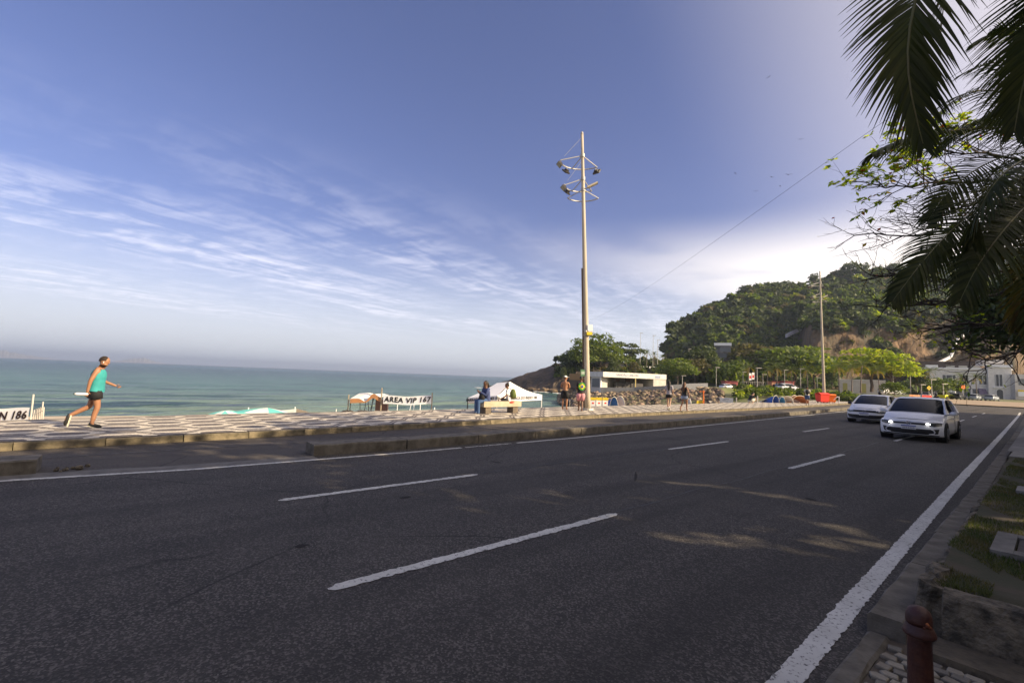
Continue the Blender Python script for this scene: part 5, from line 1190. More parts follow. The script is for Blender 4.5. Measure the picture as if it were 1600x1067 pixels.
# orange rescue stand, white board, short posts near the stone bank
st = thing('surf_rack', 'yellow and orange post stand on the sand beyond the two walking women', 'stand', Wz(1099, -.55, 50)); mb = MB(); mb.cyl((0, 0, 0), (0, 0, 1.65), .09, .06, 8); mb.build('post', m_orange, st); mb = MB(); mb.box((-.15, 0, 1.5), (.5, .08, .12), dz); mb.build('arm', m_orange, st); mb = MB(); mb.box((-.4, -.1, .2), (.75, .3, .6), dz, top=.8); mb.build('base', m_yellow, st)
a = Wz(1124.5, -.35, 50); b = Wz(1145.5, -.35, 49.5); r_, n_, l_ = frame_xy(a, b); f_ = Fac(a, r_, n_); sb = thing('notice_board', 'white notice board standing on the sand past the stone bank', 'notice board'); z0 = Wp(1124, 628.5, 50).z + .35; z1 = Wp(1124, 621, 50).z + .35
mb = MB(); f_.box(mb, 0, l_, z0, z1, -.05, 0); mb.build('panel', m_whitep, sb)
for u in (.05, .95): mb = MB(); f_.box(mb, l_ * u - .04, l_ * u + .04, -.3, z1, -.13, -.052); mb.build('leg', m_steel, sb)
mb = MB(); 
for i, (u0, u1) in enumerate(((.3, .7), (.2, .45), (.5, .6))): f_.box(mb, l_ * u0, l_ * u1, z0 + .1 + .12 * (2 - i), z0 + .14 + .12 * (2 - i), .002, .006)
mb.build('print', m_greyw, sb)
for px, Z, h_, lab in ((1150.5, 47, .75, 'short cream post right of the white notice board'), (1183.5, 46, 1.0, 'short cream post right of the crouching man')):
    o = MB().cyl((0, 0, -.2), (0, 0, h_), .06, .055, 8).build('marker_post', m_cream, None, loc=Wz(px, -.2, Z)); tag(o, lab, 'post')
for i in range(14):
    px = random.uniform(1092, 1120) if i < 8 else random.uniform(1094, 1120); p = Wz(px, 1.0, 84 + random.uniform(-1, 1)); s_ = random.uniform(.25, .5); o = put('boulder', ROCK[i % 5] if i % 2 else rock_mesh(80 + i, 'boulder', M('pale_rock', (.50, .38, .25), .9)), None, p, i); o.scale = (s_ * 1.4, s_, s_ * .8); tag(o, 'pale rock in the row along the top of the stone bank', 'rock', 'pale rocks along the top of the bank')
# ================================================================ street trees, palms and houses on the near side
# apartment houses added outside the frame; heights and gap shaped for the shade
m_fac = [M('facade_%d' % i, c, .85, col2=tuple(q * .85 for q in c), vs=.5) for i, c in enumerate([(.50, .45, .38), (.42, .40, .37), (.55, .52, .46), (.38, .30, .24)])]
def house(y0, y1, x0, H, i, label):
    H *= 1.14; t = thing('shade_apartments', label, 'building', (x0, y0, 0)); ln = y1 - y0; mb_ = MB(); mb_.box((6, ln / 2, H / 2), (12, ln, H)); mb_.build('wall', m_fac[i % 4], t)
    st = int(H / 3.1)
    for k_ in range(1, st):
        z = k_ * 3.1; mb_ = MB(); mb_.box((-.55, ln / 2, z), (1.1, ln * .8, .18)); mb_.box((-1.05, ln / 2, z + .6), (.06, ln * .8, 1.0)); mb_.build('balcony', m_whitep, t)
    mb_ = MB(); mb_.box((6, ln / 2, H + .25), (12.4, ln + .2, .5)); mb_.build('roof', m_conc, t)
    for k_ in range(st):
        for j in range(3):
            mb_ = MB(); mb_.box((-.02, ln * (.2 + .3 * j), k_ * 3.1 + 1.6), (.06, ln * .2, 1.7)); mb_.build('window', m_dglass, t)
for i, (a, b, x, H) in enumerate([(-46, -26, 15.5, 12.0), (-25.8, -8, 15.5, 12.5), (-7.6, 14.2, 15.5, 12.3), (21.9, 25.2, 15.5, 11.8), (25.4, 42, 15.5, 12.3), (42.3, 58, 15.5, 12.0), (58.4, 74, 15.5, 12.0)]):
    house(a, b, x, H, i, ['beige', 'grey', 'cream', 'brown', 'pale', 'sandy', 'end'][i] + ' apartment block added outside the frame to shade the avenue')
# shading street trees with airy crowns
broad_tree_meshes('street_a', 12.5, 5.2, 4.5, 'mid', n=2600, layers=4, size=.30, seed=31, flat=.34, lobes=6)
broad_tree_meshes('street_b', 11.0, 4.6, 4.0, 'deep', n=2100, layers=3, size=.30, seed=32, flat=.36, lobes=6)
ST = [(7.5, -22, 'a', .8), (8.5, -10, 'b', .85), (8.2, 10.4, 'b', 1.14), (8.4, 16.8, 'a', 1.06), (8.4, 27.0, 'b', 1.12), (9, 36, 'a', .94), (8.2, 49, 'b', 1.06)]
for i, (x, y, k_, s_) in enumerate(ST):
    broad_tree('street_' + k_, (x, y, .3), 'tall leafy street tree on the near pavement, tree %s from the camera side' % ['one', 'two', 'three', 'four', 'five', 'six', 'seven', 'eight', 'nine'][i] , s_, i * 1.3, 'shade trees on the near pavement', name='street_tree')
# dark tree that hangs over the right edge of the view
broad_tree_meshes('edge', 7.6, 3.9, 3.7, 'deep', n=15000, layers=4, size=.17, seed=41, flat=.42, lobes=7)
broad_tree('edge', (1.6, 36, .3), 'dark dense tree overhanging the pavement at the right edge, beyond the palms', .95, 0.4, name='street_tree')
broad_tree('edge', (-.1, 24.5, .3), 'dark tree nearest the kerb at the right edge', (.66, .66, .80), 2.1, name='street_tree')

# ---- the two near coconut palms
m_nfr = M('near_palm_leaf', (.028, .042, .010), .6, col2=(.050, .055, .014), vs=1.5, transl=.20, island=.35, spec=.25)
m_nfo = M('near_palm_leaf_old', (.12, .085, .022), .6, col2=(.07, .06, .02), vs=2, transl=.3, island=.3)
m_nrb = M('near_palm_rib', (.12, .13, .03), .45, col2=(.16, .12, .04), vs=2)
def near_palm(name, base, crown, label, fr):
    t = thing(name, label, 'palm tree', base); b = Vector(base); c_ = Vector(crown) - b; mb_ = MB(); k_ = 26
    pts = [(lerp(0, c_.x, (i / k_) ** 1.6), lerp(0, c_.y, (i / k_) ** 1.6), c_.z * i / k_) for i in range(k_ + 1)]
    mb_.tube(pts, [(.24 if i == 0 else .15 + .06 * (1 - i / k_)) + (.008 if i % 2 else 0) for i in range(k_ + 1)], 12); mb_.build('trunk', m_trunkp, t, smooth=True)
    for i, f_ in enumerate(fr):
        path = [Wp(*q) - b for q in f_['p']] if 'p' in f_ else [c_] + [c_ + Vector(q) for q in f_['v']]
        if 'p' in f_: path = [c_] + path
        me_ = frond_mesh(path, f_.get('l', .62), f_.get('n', 62), f_.get('w', .016), f_.get('d', .28), (f_.get('m', m_nfr), m_nrb), 4, vee=f_.get('v_', .12), up=Vector(f_.get('up', (0, 0, 1))), seed=i + 7, rib=.022, fwd=f_.get('f', .55))
        o_ = put('frond', me_, t)
        if f_.get('lab'): o_['label'] = f_['lab']
    mb_ = MB()
    for i in range(9): a_ = i * .7; mb_.ell(c_ + Vector((math.cos(a_) * .2, math.sin(a_) * .2, -.28 - .05 * (i % 3))), (.11, .11, .14), 8, 6)
    mb_.build('coconut', M('coconut_husk', (.10, .11, .03), .6), t, smooth=True); return t
toC = (.76, -.64, .15)
cA = Wp(1668, 238, 8.7)
near_palm('coconut_palm', (cA.x + .35, cA.y + .4, .33), cA, 'coconut palm whose long fronds droop over the road at the right edge', [
    dict(p=[(1610, 205, 8.2), (1540, 200, 7.8), (1465, 208, 7.4), (1400, 224, 7.2), (1366, 240, 7.1)], l=.85, n=96, d=.42, w=.021, lab='frond reaching straight left, its leaflets hanging'),
    dict(p=[(1625, 262, 8.2), (1565, 300, 7.7), (1500, 348, 7.3), (1445, 405, 7.0), (1395, 470, 6.9)], l=.95, n=112, d=.24, w=.027, v_=-.05, up=(.5, -.5, .7), lab='broad dark frond sloping down to the left'),
    dict(p=[(1640, 290, 8.0), (1600, 325, 7.4), (1560, 370, 7.0), (1525, 420, 6.8), (1500, 470, 6.7)], l=.85, n=100, d=.2, w=.027, m=m_nfr, up=(.6, -.5, .5), lab='shorter frond hanging below the broad one'),
    dict(p=[(1630, 190, 8.6), (1580, 150, 8.4), (1525, 142, 8.2), (1480, 165, 8.0), (1450, 200, 7.9)], l=.70, n=56, d=.25, w=.016),
    dict(p=[(1640, 165, 8.8), (1600, 112, 8.7), (1550, 98, 8.6), (1500, 118, 8.5)], l=.65, n=50, d=.2, w=.015),
    dict(p=[(1650, 240, 8.4), (1590, 240, 8.2), (1530, 262, 8.0), (1478, 305, 7.9), (1450, 345, 7.9)], l=.8, n=80, d=.2, w=.02, up=(.5, -.5, .7)),
    dict(p=[(1650, 200, 9.4), (1600, 175, 9.5), (1550, 180, 9.6), (1500, 205, 9.6), (1462, 240, 9.6)], l=.85, n=90, d=.3, w=.022),
    dict(p=[(1660, 280, 9.3), (1620, 300, 9.2), (1575, 350, 9.1), (1545, 400, 9.1)], l=.9, n=90, d=.2, w=.026, up=(.6, -.5, .5)),
    dict(p=[(1660, 150, 9.4), (1630, 90, 9.6), (1600, 60, 9.8), (1560, 50, 10), (1520, 70, 10)], l=.8, n=80, d=.25, w=.02),
    dict(p=[(1640, 240, 7.2), (1600, 250, 6.8), (1560, 280, 6.6), (1530, 330, 6.6), (1520, 380, 6.7)], l=.85, n=84, d=.3, w=.023),
    dict(p=[(1650, 320, 8.4), (1625, 380, 8.0), (1600, 450, 7.8), (1588, 510, 7.8)], l=.8, n=80, d=.15, w=.026, m=m_nfo, up=(.7, -.6, .3), lab='old brown frond hanging by the trunk'),
    dict(p=[(1660, 330, 8.0), (1645, 400, 7.6), (1630, 480, 7.5), (1615, 560, 7.5)], l=.9, n=86, d=.12, w=.03, up=(.7, -.6, .3)),
    dict(v=[(.3, .9, .9), (.5, 1.9, 1.2), (.7, 3.0, .8), (.8, 3.6, .1)], l=.7, n=40), dict(v=[(.9, .2, .9), (2.0, .3, 1.1), (3.1, .4, .5), (3.6, .5, -.4)], l=.7, n=40),
    dict(v=[(.7, -.8, .8), (1.4, -1.7, .9), (2.0, -2.6, .2)], l=.7, n=40), dict(v=[(-.2, .5, 1.1), (-.5, 1.1, 2.0), (-.9, 1.9, 2.3)], l=.6, n=36), dict(v=[(0, -.6, 1.1), (-.2, -1.4, 1.7), (-.3, -2.4, 1.5), (-.3, -3.1, .6)], l=.7, n=44)])
cB = Wp(1730, -150, 3.9)
near_palm('coconut_palm', (cB.x + .25, cB.y + .35, .33), cB, 'nearest coconut palm, one frond hanging across the top right corner', [
    dict(p=[(1640, -210, 3.7), (1540, -190, 3.45), (1462, -100, 3.3), (1430, 0, 3.25), (1418, 80, 3.25), (1424, 150, 3.25), (1442, 225, 3.25)], l=.66, n=100, d=.10, w=.0125, v_=.05, f=.85, up=(.62, -.72, .3), lab='frond hanging straight down at the left'),
    dict(p=[(1710, -120, 3.9), (1672, -60, 3.9), (1638, 10, 4.0), (1612, 85, 4.05), (1595, 150, 4.1), (1585, 205, 4.1)], l=.70, n=90, d=.12, w=.012, v_=.05, f=.8, up=(.62, -.72, .3)),
    dict(p=[(1700, -80, 4.2), (1670, 0, 4.3), (1640, 70, 4.5), (1600, 130, 4.6), (1560, 170, 4.7)], l=.70, n=80, d=.16, w=.013, f=.7),
    dict(p=[(1660, -170, 4.6), (1590, -150, 4.9), (1520, -90, 5.1), (1480, -20, 5.2), (1470, 60, 5.2)], l=.7, n=70, d=.2, w=.014),
    dict(p=[(1740, -60, 4.0), (1720, 40, 4.0), (1690, 140, 4.1), (1650, 230, 4.2)], l=.6, n=60, d=.15, w=.013),
    dict(v=[(.9, .3, .5), (1.9, .6, .5), (2.8, .8, -.1)], l=.6, n=40), dict(v=[(.6, -.8, .5), (1.2, -1.7, .5), (1.6, -2.5, -.1)], l=.6, n=40), dict(v=[(0, 1, .6), (0, 2, .8), (0, 3, .3)], l=.6, n=40), dict(v=[(-.1, -.9, .6), (-.3, -1.9, .8), (-.4, -2.8, .5)], l=.6, n=40)])

# ---- almond tree with bare twigs and a few yellow-green leaves
m_twig = M('twig_bark', (.050, .034, .026), .85, col2=(.03, .02, .016), vs=8)
at = thing('almond_tree', 'tropical almond tree with mostly bare spreading branches and few yellow-green leaves, behind the palm', 'tree'); rt = random.Random(77)
root = Wp(1712, 420, 11.6); gz = Vector((root.x + .5, root.y + .6, .3))
trunk = MB(); trunk.tube([gz, gz + Vector((-.05, .0, 1.6)), gz + Vector((-.25, -.1, 3.0)), gz + Vector((-.35, -.15, 4.6)), gz + Vector((-.3, -.1, 6.6))], [.26, .19, .17, .14, .07], 10); trunk.build('trunk', m_bark_d, at)
tips = []
viewp = Vector((0, 0, EYE))
def grow(mb_, p, d, ln, r0, depth, tiplist, bias):
    k_ = 4; pts = [p.copy()]; q = p.copy(); cur = d.copy()
    for i in range(k_):
        cur = (cur + Vector((rt.uniform(-1, 1), rt.uniform(-1, 1), rt.uniform(-.8, .9))) * .24 + bias * .10).normalized(); q = q + cur * ln / k_; pts.append(q.copy())
    mb_.tube(pts, [lerp(r0, r0 * .62, i / k_) for i in range(k_ + 1)], 4 if r0 < .012 else 5, caps=False)
    if depth == 0: tiplist.append((pts[-1], cur)); return
    for i in range(rt.choice((2, 3, 3)) if depth > 1 else 2):
        t = rt.choice((2, 3, 4, 4)); side = Vector((rt.uniform(-1, 1), rt.uniform(-1, 1), rt.uniform(-.55, .75))); grow(mb_, pts[t], (cur * 1.0 + side * .85).normalized(), ln * rt.uniform(.55, .82), r0 * .58, depth - 1, tiplist, bias)
limbs = [((1690, 300), [(1560, 282), (1480, 285), (1428, 290)], 10.6, (1372, 290), .05), ((1690, 390), [(1590, 352), (1500, 360), (1440, 366)], 10.4, (1335, 368), .05), ((1690, 440), [(1580, 420), (1500, 440), (1430, 430)], 10.2, (1360, 430), .05),
         ((1690, 450), [(1600, 450), (1510, 470), (1440, 478)], 10.0, (1370, 480), .055), ((1700, 470), [(1620, 480), (1560, 510), (1500, 505)], 10.6, (1440, 520), .05), ((1700, 480), [(1640, 520), (1590, 550), (1540, 560)], 11.0, (1490, 545), .04), ((1690, 330), [(1600, 320), (1530, 315), (1475, 335)], 10.8, (1430, 340), .04),
         ((1690, 260), [(1600, 250), (1540, 240), (1480, 235)], 11.2, (1430, 235), .04)]
for li, (s0, mids, Z, tip, r0) in enumerate(limbs):
    mb = MB(); zz = [11.6, lerp(11.6, Z, .5), lerp(11.6, Z, .8), Z, Z - .3]; pts = [Wp(s0[0], s0[1], zz[0])] + [Wp(m_[0], m_[1], z_) for m_, z_ in zip(mids, zz[1:4])] + [Wp(tip[0], tip[1], zz[4])]
    fine_ = []
    for i in range(len(pts) - 1):
        for j in range(4): fine_.append(pts[i].lerp(pts[i + 1], j / 4) + Vector((rt.uniform(-1, 1), rt.uniform(-1, 1), rt.uniform(-1, 1))) * .045)
    fine_.append(pts[-1]); n_ = len(fine_); mb.tube([gz + Vector((-.33, -.13, max(2.4, min(6.0, fine_[0].z - .5))))] + fine_, [r0 * 1.5] + [lerp(r0, .010, (i / n_) ** .8) for i in range(n_)], 6)
    tl = []; main = (pts[-1] - pts[0]).normalized()
    for i in range(5, n_):
        for rep in range(2 if i > 7 else 1):
            side = Vector((rt.uniform(-1, 1), rt.uniform(-1, 1), rt.uniform(-.55, .75))); t_ = i / n_
            grow(mb, fine_[i], (main * .9 + side).normalized(), lerp(.95, .42, t_) * rt.uniform(.8, 1.2), lerp(.022, .009, t_), 2, tl, main * .5 + Vector((0, 0, .25)))
    mb.build('branch', m_twig, at); tips.append(tl)
def leaf_quads(tl, n, size, mats, name, parent, pick=None):
    vs_, fs_, mi_ = [], [], []
    for i in range(n):
        p, d = rt.choice(tl); a = rt.uniform(0, 6.28); out_ = (Vector((math.cos(a), math.sin(a), rt.uniform(-.5, .5))) + d * .6).normalized(); s_ = size * rt.uniform(.6, 1.2); sd_ = out_.cross(Vector((rt.uniform(-.4, .4), rt.uniform(-.4, .4), 1))).normalized()
        b_ = p + Vector((rt.uniform(-.04, .04),) * 3); o_ = len(vs_); up_ = Vector((0, 0, -.12 * s_))
        vs_ += [b_, b_ + out_ * s_ * .45 + sd_ * s_ * .26, b_ + out_ * s_ * .95 + up_, b_ + out_ * s_ * .45 - sd_ * s_ * .26]; fs_.append((o_, o_ + 1, o_ + 2, o_ + 3)); mi_.append(rt.choices(range(len(mats)), weights=[.62, .25, .08, .05][:len(mats)])[0])
    me_ = bpy.data.meshes.new(name); me_.from_pydata([tuple(v) for v in vs_], [], fs_)
    for q in mats: me_.materials.append(q)
    me_.polygons.foreach_set('material_index', mi_); me_.update(); o_ = put(name, me_, parent); o_['kind'] = 'stuff'; return o_
lm = [M('almond_leaf_lime', (.26, .30, .02), .5, transl=.6, island=.3), M('almond_leaf_green', (.13, .19, .02), .5, transl=.55, island=.3), M('almond_leaf_yellow', (.45, .32, .03), .5, transl=.5), M('almond_leaf_red', (.40, .06, .02), .5, transl=.4)]
leaf_quads(tips[0] , 1000, .14, lm, 'leaves', at); leaf_quads(tips[7], 1100, .14, lm, 'leaves', at)
leaf_quads(tips[1] + tips[2], 46, .12, lm[2:], 'leaves', at); leaf_quads(tips[4] + tips[5], 160, .12, lm[:2], 'leaves', at)

# ---- rusty bollard
bo = thing('bollard', 'rusty dark red iron bollard with a round cap on the cobbles', 'bollard', (-.485, 3.105, .02))
mb = MB(); mb.lathe([(.067, 0), (.067, .05), (.058, .065), (.054, .12), (.047, .555), (.049, .566)], n=28); mb.build('post', M('rusty_iron', (.040, .010, .007), .55, col2=(.075, .022, .010), vs=14, vlo=.42, vhi=.66, bump=.6, bs=70, dist=.005), bo, smooth=True)
mb = MB(); mb.lathe([(.048, .560), (.064, .568), (.067, .580), (.062, .592), (.054, .612), (.051, .622)], n=28); mb.build('collar', MATS['rusty_iron'], bo, smooth=True)
mb = MB(); mb.lathe([(.051, .622), (.053, .640), (.051, .668), (.043, .690), (.028, .704), (.004, .710)], n=28); mb.build('cap', MATS['rusty_iron'], bo, smooth=True)
mb = MB(); mb.ell((.034, -.038, .640), (.012, .006, .014), 8, 5); mb.ell((.045, -.028, .628), (.008, .006, .010), 7, 4); mb.ell((.026, -.046, .625), (.006, .004, .008), 7, 4)
mb.build('chipped_paint', M('chip_orange', (.36, .10, .02), .7, col2=(.10, .03, .015), vs=30, vlo=.4, vhi=.55), bo)
bo.scale = (1, 1, .955)
# ================================================================ vehicles
m_car = M('car_white', (.78, .79, .82), .28, coat=.6)
m_glass = M('car_glass', (.012, .014, .018), .10, spec=.45)
m_tyre = M('tyre', (.018, .018, .019), .85)
m_rim = M('alloy_rim', (.30, .30, .31), .35, metal=.7)
m_trim = M('black_trim', (.014, .014, .016), .5)
m_lens = M('headlamp_glass', (.10, .115, .13), .12, metal=.3)
m_chrome = M('chrome', (.55, .55, .58), .2, metal=.9)
m_on = M('headlamp_lit', (1.0, .96, .88), .3, emit=9)
m_plate = M('number_plate', (.66, .66, .66), .5); m_pblue = M('plate_blue', (.03, .05, .35), .5)
def fy(x, z, W2):      # front surface of the car, y grows backwards
    ax = abs(x) / W2; y = .0 + .40 * ax ** 2.7 + .06 * max(0, (z - .52) / .3) ** 2 + (.05 * max(0, (.38 - z) / .2)); return y
def car(loc, rz, label, body=m_car, W=1.76, Ln=4.08, H=1.47, lit=True, suv=False, name='car', group=None, wide_grille=False, details=True, dash=True):
    t = thing(name, label, 'car', loc, rz, group); W2 = W / 2; zc_ = .97; zb = .20
    # lower body: stations along y, half outline from sill to shoulder to bonnet centre
    stn = [(.34, .60, .945), (.62, .80, .985), (1.02, .93, 1.0), (1.35, zc_ - .01, 1.0), (2.4, zc_, 1.0), (3.4, zc_ + .02, .99), (3.8, zc_ + .02, .97), (4.0, .90, .93), (Ln, .66, .88)]
    vs_ = []; rows = 9
    for y, zt, wf in stn:
        w_ = W2 * wf; zt2 = zt if y > .5 else zt + .10
        half = [(w_ * .90, zb), (w_ * .985, .30), (w_, .46), (w_ * .995, .62 if zt2 > .75 else .52), (w_ * .975, zt2 * .86), (w_ * .93, zt2 * .955), (w_ * .80, zt2 * .995 + .0), (w_ * .40, zt2 + .022), (0, zt2 + .03)]
        vs_ += [(-x, y, z) for x, z in half] + [(x, y, z) for x, z in half[-2::-1]]
    p = rows * 2 - 1; k_ = len(stn); fs_ = [(i * p + j, i * p + j + 1, (i + 1) * p + j + 1, (i + 1) * p + j) for i in range(k_ - 1) for j in range(p - 1)]
    fs_ += [tuple((k_ - 1) * p + j for j in range(p)), tuple(j for j in range(p - 1, -1, -1))]
    fs_ += [(i * p, (i + 1) * p, (i + 1) * p + p - 1, i * p + p - 1) for i in range(k_ - 1)]
    mb_ = MB(); mb_.add(vs_, fs_); bd = mb_.build('body', body, t, smooth=True)
    # front bumper with nose
    mb_ = MB(); zs_ = [.19, .24, .32, .42, .52, .60, .68, .74, .775]
    def nose(u, v):
        x = lerp(-W2 * .965, W2 * .965, u); q = v * 8; i = min(7, int(q)); z = lerp(zs_[i], zs_[i + 1], q - i); ax = abs(x) / W2
        y = fy(x, z, W2) + (.16 * ((v - .86) / .14) ** 1.5 if v > .86 else 0) + (.08 * ((.1 - v) / .1) if v < .1 else 0); return (x * (1 - .02 * (v > .8)), y, z - .05 * ax ** 3 * (z > .5))
    mb_.grid(nose, 22, 16, flip=True); mb_.build('front_bumper', body, t, smooth=True)
    # bonnet from nose to windscreen
    def bon(u, v):
        x = lerp(-W2 * .90, W2 * .90, u); ax = abs(x) / W2; y0 = fy(x, .775, W2) + .15; y = lerp(y0, 1.22 + .10 * ax ** 2 * -1, v); z = lerp(.775 - .05 * ax ** 3, 1.0, 1 - (1 - v) ** 2.0) + .045 * (1 - ax ** 2) * math.sin(math.pi * min(1, v * .8 + .15)) - .07 * ax ** 4 * (1 - .4 * v); return (x, y, z)
    mb_ = MB(); mb_.grid(bon, 16, 10, flip=True); mb_.build('bonnet', body, t, smooth=True)
    # cabin: glass volume and painted pillars and roof over it
    def ring(y, z, wf): w_ = W2 * wf; return [(-w_, y, z), (w_, y, z)]
    cab = [(1.30, 1.05, .80, .86), (1.96, H - .10, .69, .70), (2.4, H - .05, .695, .69), (3.05, H - .06, .685, .68), (3.52, H - .14, .65, .66), (3.95, 1.0, .78, .82)]
    mb_ = MB(); vs_ = []
    for y, z, wt, wb in cab:
        zl = .955
        vs_ += [(-W2 * .915, y, zl), (-W2 * wt, y, z), (0, y - .02, z + .012), (W2 * wt, y, z), (W2 * .915, y, zl)]
    fs_ = [(i * 5 + j, i * 5 + j + 1, (i + 1) * 5 + j + 1, (i + 1) * 5 + j) for i in range(5) for j in range(4)] + [(4, 3, 2, 1, 0), (25, 26, 27, 28, 29)]
    mb_.add(vs_, fs_); mb_.build('windows', m_glass, t)
    def ws(u, v):
        q = lerp(-1, 1, u); wv = lerp(.905, .725, v ** 1.1); ax = abs(q); return (q * W2 * wv, lerp(1.02 + .20 * ax ** 2.4, 1.80 + .10 * ax ** 2.2, v), lerp(.985 - .02 * ax ** 2, H - .052 - .035 * ax ** 3, v ** .92) + .02 * math.sin(math.pi * v))
    mb_ = MB(); mb_.grid(ws, 16, 8, flip=True); mb_.build('windscreen', m_glass, t, smooth=True)
    mb_ = MB(); rf = [(1.79, H - .075, .715), (1.90, H - .042, .728), (2.05, H - .022, .732), (2.4, H - .01, .732), (3.05, H - .02, .72), (3.5, H - .085, .70), (3.62, H - .12, .69)]
    vs_ = []
    for y, z, wt in rf: 
        e_ = .10 * (y < 1.95); vs_ += [(-W2 * wt - .03, y + e_, z - .055), (-W2 * wt + .02, y + e_ * .7, z - .008), (-W2 * wt + .10, y + e_ * .35, z + .016), (0, y, z + .034), (W2 * wt - .10, y + e_ * .35, z + .016), (W2 * wt - .02, y + e_ * .7, z - .008), (W2 * wt + .03, y + e_, z - .055)]
    mb_.add(vs_, [(i * 7 + j, i * 7 + j + 1, (i + 1) * 7 + j + 1, (i + 1) * 7 + j) for i in range(len(rf) - 1) for j in range(6)]); mb_.build('roof', body, t, smooth=True)
    for s_ in (-1, 1):
        mb_ = MB(); mb_.tube([(s_ * W2 * .925, 1.14, .955), (s_ * W2 * .89, 1.26, 1.04), (s_ * W2 * .825, 1.56, 1.24), (s_ * W2 * .765, 1.80, H - .125), (s_ * (W2 * .735), 1.98, H - .07)], [.05, .045, .040, .040, .040], 8); mb_.tube([(s_ * W2 * .735, 1.90, H - .085), (s_ * W2 * .735, 2.4, H - .045), (s_ * W2 * .72, 3.05, H - .06), (s_ * W2 * .70, 3.5, H - .12)], .03, 6)
        mb_.tube([(s_ * W2 * .93, 3.25, .97), (s_ * W2 * .83, 3.42, 1.2), (s_ * W2 * .70, 3.52, H - .12)], [.09, .07, .05], 6); mb_.build('pillar', body, t)
        mb_ = MB(); mb_.tube([(s_ * W2 * .935, 2.38, .97), (s_ * W2 * .83, 2.42, 1.22), (s_ * W2 * .725, 2.46, H - .06)], .03, 6); mb_.build('door_pillar', m_trim, t)
        mb_ = MB(); mb_.ell((s_ * (W2 + .10), 1.36, 1.02), (.115, .06, .075), 10, 7); mb_.cyl((s_ * W2 * .92, 1.36, .96), (s_ * (W2 + .05), 1.37, .985), .03, .03, 6); mi_ = mb_.build('mirror', body if not wide_grille else m_trim, t, smooth=True)
        mb_ = MB();  mb_.box((s_ * (W2 * .998), 2.40, .60), (.012, .012, .62)); mb_.build('door_seam', m_trim, t)
        mb_ = MB(); mb_.box((s_ * (W2 * 1.0 + .008), 2.15, .80), (.03, .2, .03)); mb_.box((s_ * (W2 * 1.0 + .008), 3.05, .80), (.03, .2, .03)); mb_.build('door_handle', body, t)
        for y in (.78, 3.28):
            mb_ = MB(); mb_.cyl((s_ * (W2 * .70), y, .34), (s_ * (W2 + .003), y, .34), .365, .365, 24); mb_.build('wheel_arch', m_black, t)
            wh = MB(); wh.tube([(s_ * (W2 - .20), y, .315), (s_ * (W2 - .18), y, .315), (s_ * (W2 + .008), y, .315), (s_ * (W2 + .018), y, .315)], [.285, .315, .315, .285], 24); wo = wh.build('wheel', m_tyre, t)
            rm = MB(); rm.cyl((s_ * (W2 + .019), y, .315), (s_ * (W2 + .024), y, .315), .205, .19, 20)
            for q in range(5): a_ = q * 1.2566; rm.box((s_ * (W2 + .03), y + math.cos(a_) * .11, .315 + math.sin(a_) * .11), (.02, .18, .045), mat=Matrix.Rotation(a_, 3, 'X'))
            rm.build('rim', m_rim, wo)
    if not details: return t
    def patch(name_, pts, mat, off=.012, parent=t, sub=6):
        """outline in x,z laid on the curved nose"""
        mb_ = MB(); top_, bot = pts; k2 = len(top_) - 1; V2 = []
        def L2(P_, u): q = u * (len(P_) - 1); i = min(int(q), len(P_) - 2); return (lerp(P_[i][0], P_[i + 1][0], q - i), lerp(P_[i][1], P_[i + 1][1], q - i))
        def g_(u, v):
            a_, b_ = L2(top_, u), L2(bot, u); x, z = lerp(b_[0], a_[0], v), lerp(b_[1], a_[1], v); return (x, fy(x, z, W2) - off + (.16 * max(0, ((z - .19) / .585 - .86) / .14) ** 1.5 if z > .70 else 0), z - .05 * (abs(x) / W2) ** 3 * (z > .5))
        mb_.grid(g_, 14, 3, flip=True); return mb_.build(name_, mat, parent)
    gz0, gz1 = (.60, .67) if not wide_grille else (.59, .70)
    patch('grille', ([(-.50, gz1), (.50, gz1)], [(-.50, gz0), (.50, gz0)]), m_trim)
    for s_ in (-1, 1):
        a_ = [(s_ * .48, .672), (s_ * .66, .705), (s_ * .86, .745)]; b_ = [(s_ * .48, .60), (s_ * .68, .575), (s_ * .86, .64)]
        if s_ < 0: a_, b_ = a_[::-1], b_[::-1]
        hl = patch('headlight', (a_, b_), m_lens if not lit else M('headlamp_dark', (.05, .055, .06), .15), .016)
        if lit:
            mb_ = MB(); x_ = s_ * .525; mb_.ell((x_, fy(x_, .64, W2) - .03, .633), (.062, .03, .026), 12, 8); mb_.build('lamp', m_on, hl, smooth=True)
        else:
            mb_ = MB(); x_ = s_ * .62; mb_.ell((x_, fy(x_, .64, W2) - .01, .64), (.05, .03, .04), 10, 6); mb_.build('lamp', m_chrome, hl, smooth=True)
        if not wide_grille:
            mb_ = MB(); pz = [(.52, .275), (.60, .30), (.66, .40), (.74, .43)]
            mb_.tube([(s_ * x, fy(x, z, W2) - .022, z) for x, z in [(.54, .282), (.66, .30), (.69, .36), (.655, .43), (.60, .45)]], [.012, .02, .022, .02, .012], 6); mb_.build('fog_trim', m_chrome if False else M('satin_silver', (.6, .6, .62), .35), t)
        else:
            patch('fog_lamp', ([(s_ * .62, .42), (s_ * .80, .43)][::s_], [(s_ * .64, .35), (s_ * .79, .36)][::s_]), m_trim)
    patch('lower_intake', ([(-.80, .475), (-.60, .450), (.60, .450), (.80, .475)], [(-.76, .30), (-.55, .262), (.55, .262), (.76, .30)]), m_trim)
    patch('splitter', ([(-.80, .245), (.80, .245)], [(-.78, .21), (.78, .21)]), m_trim)
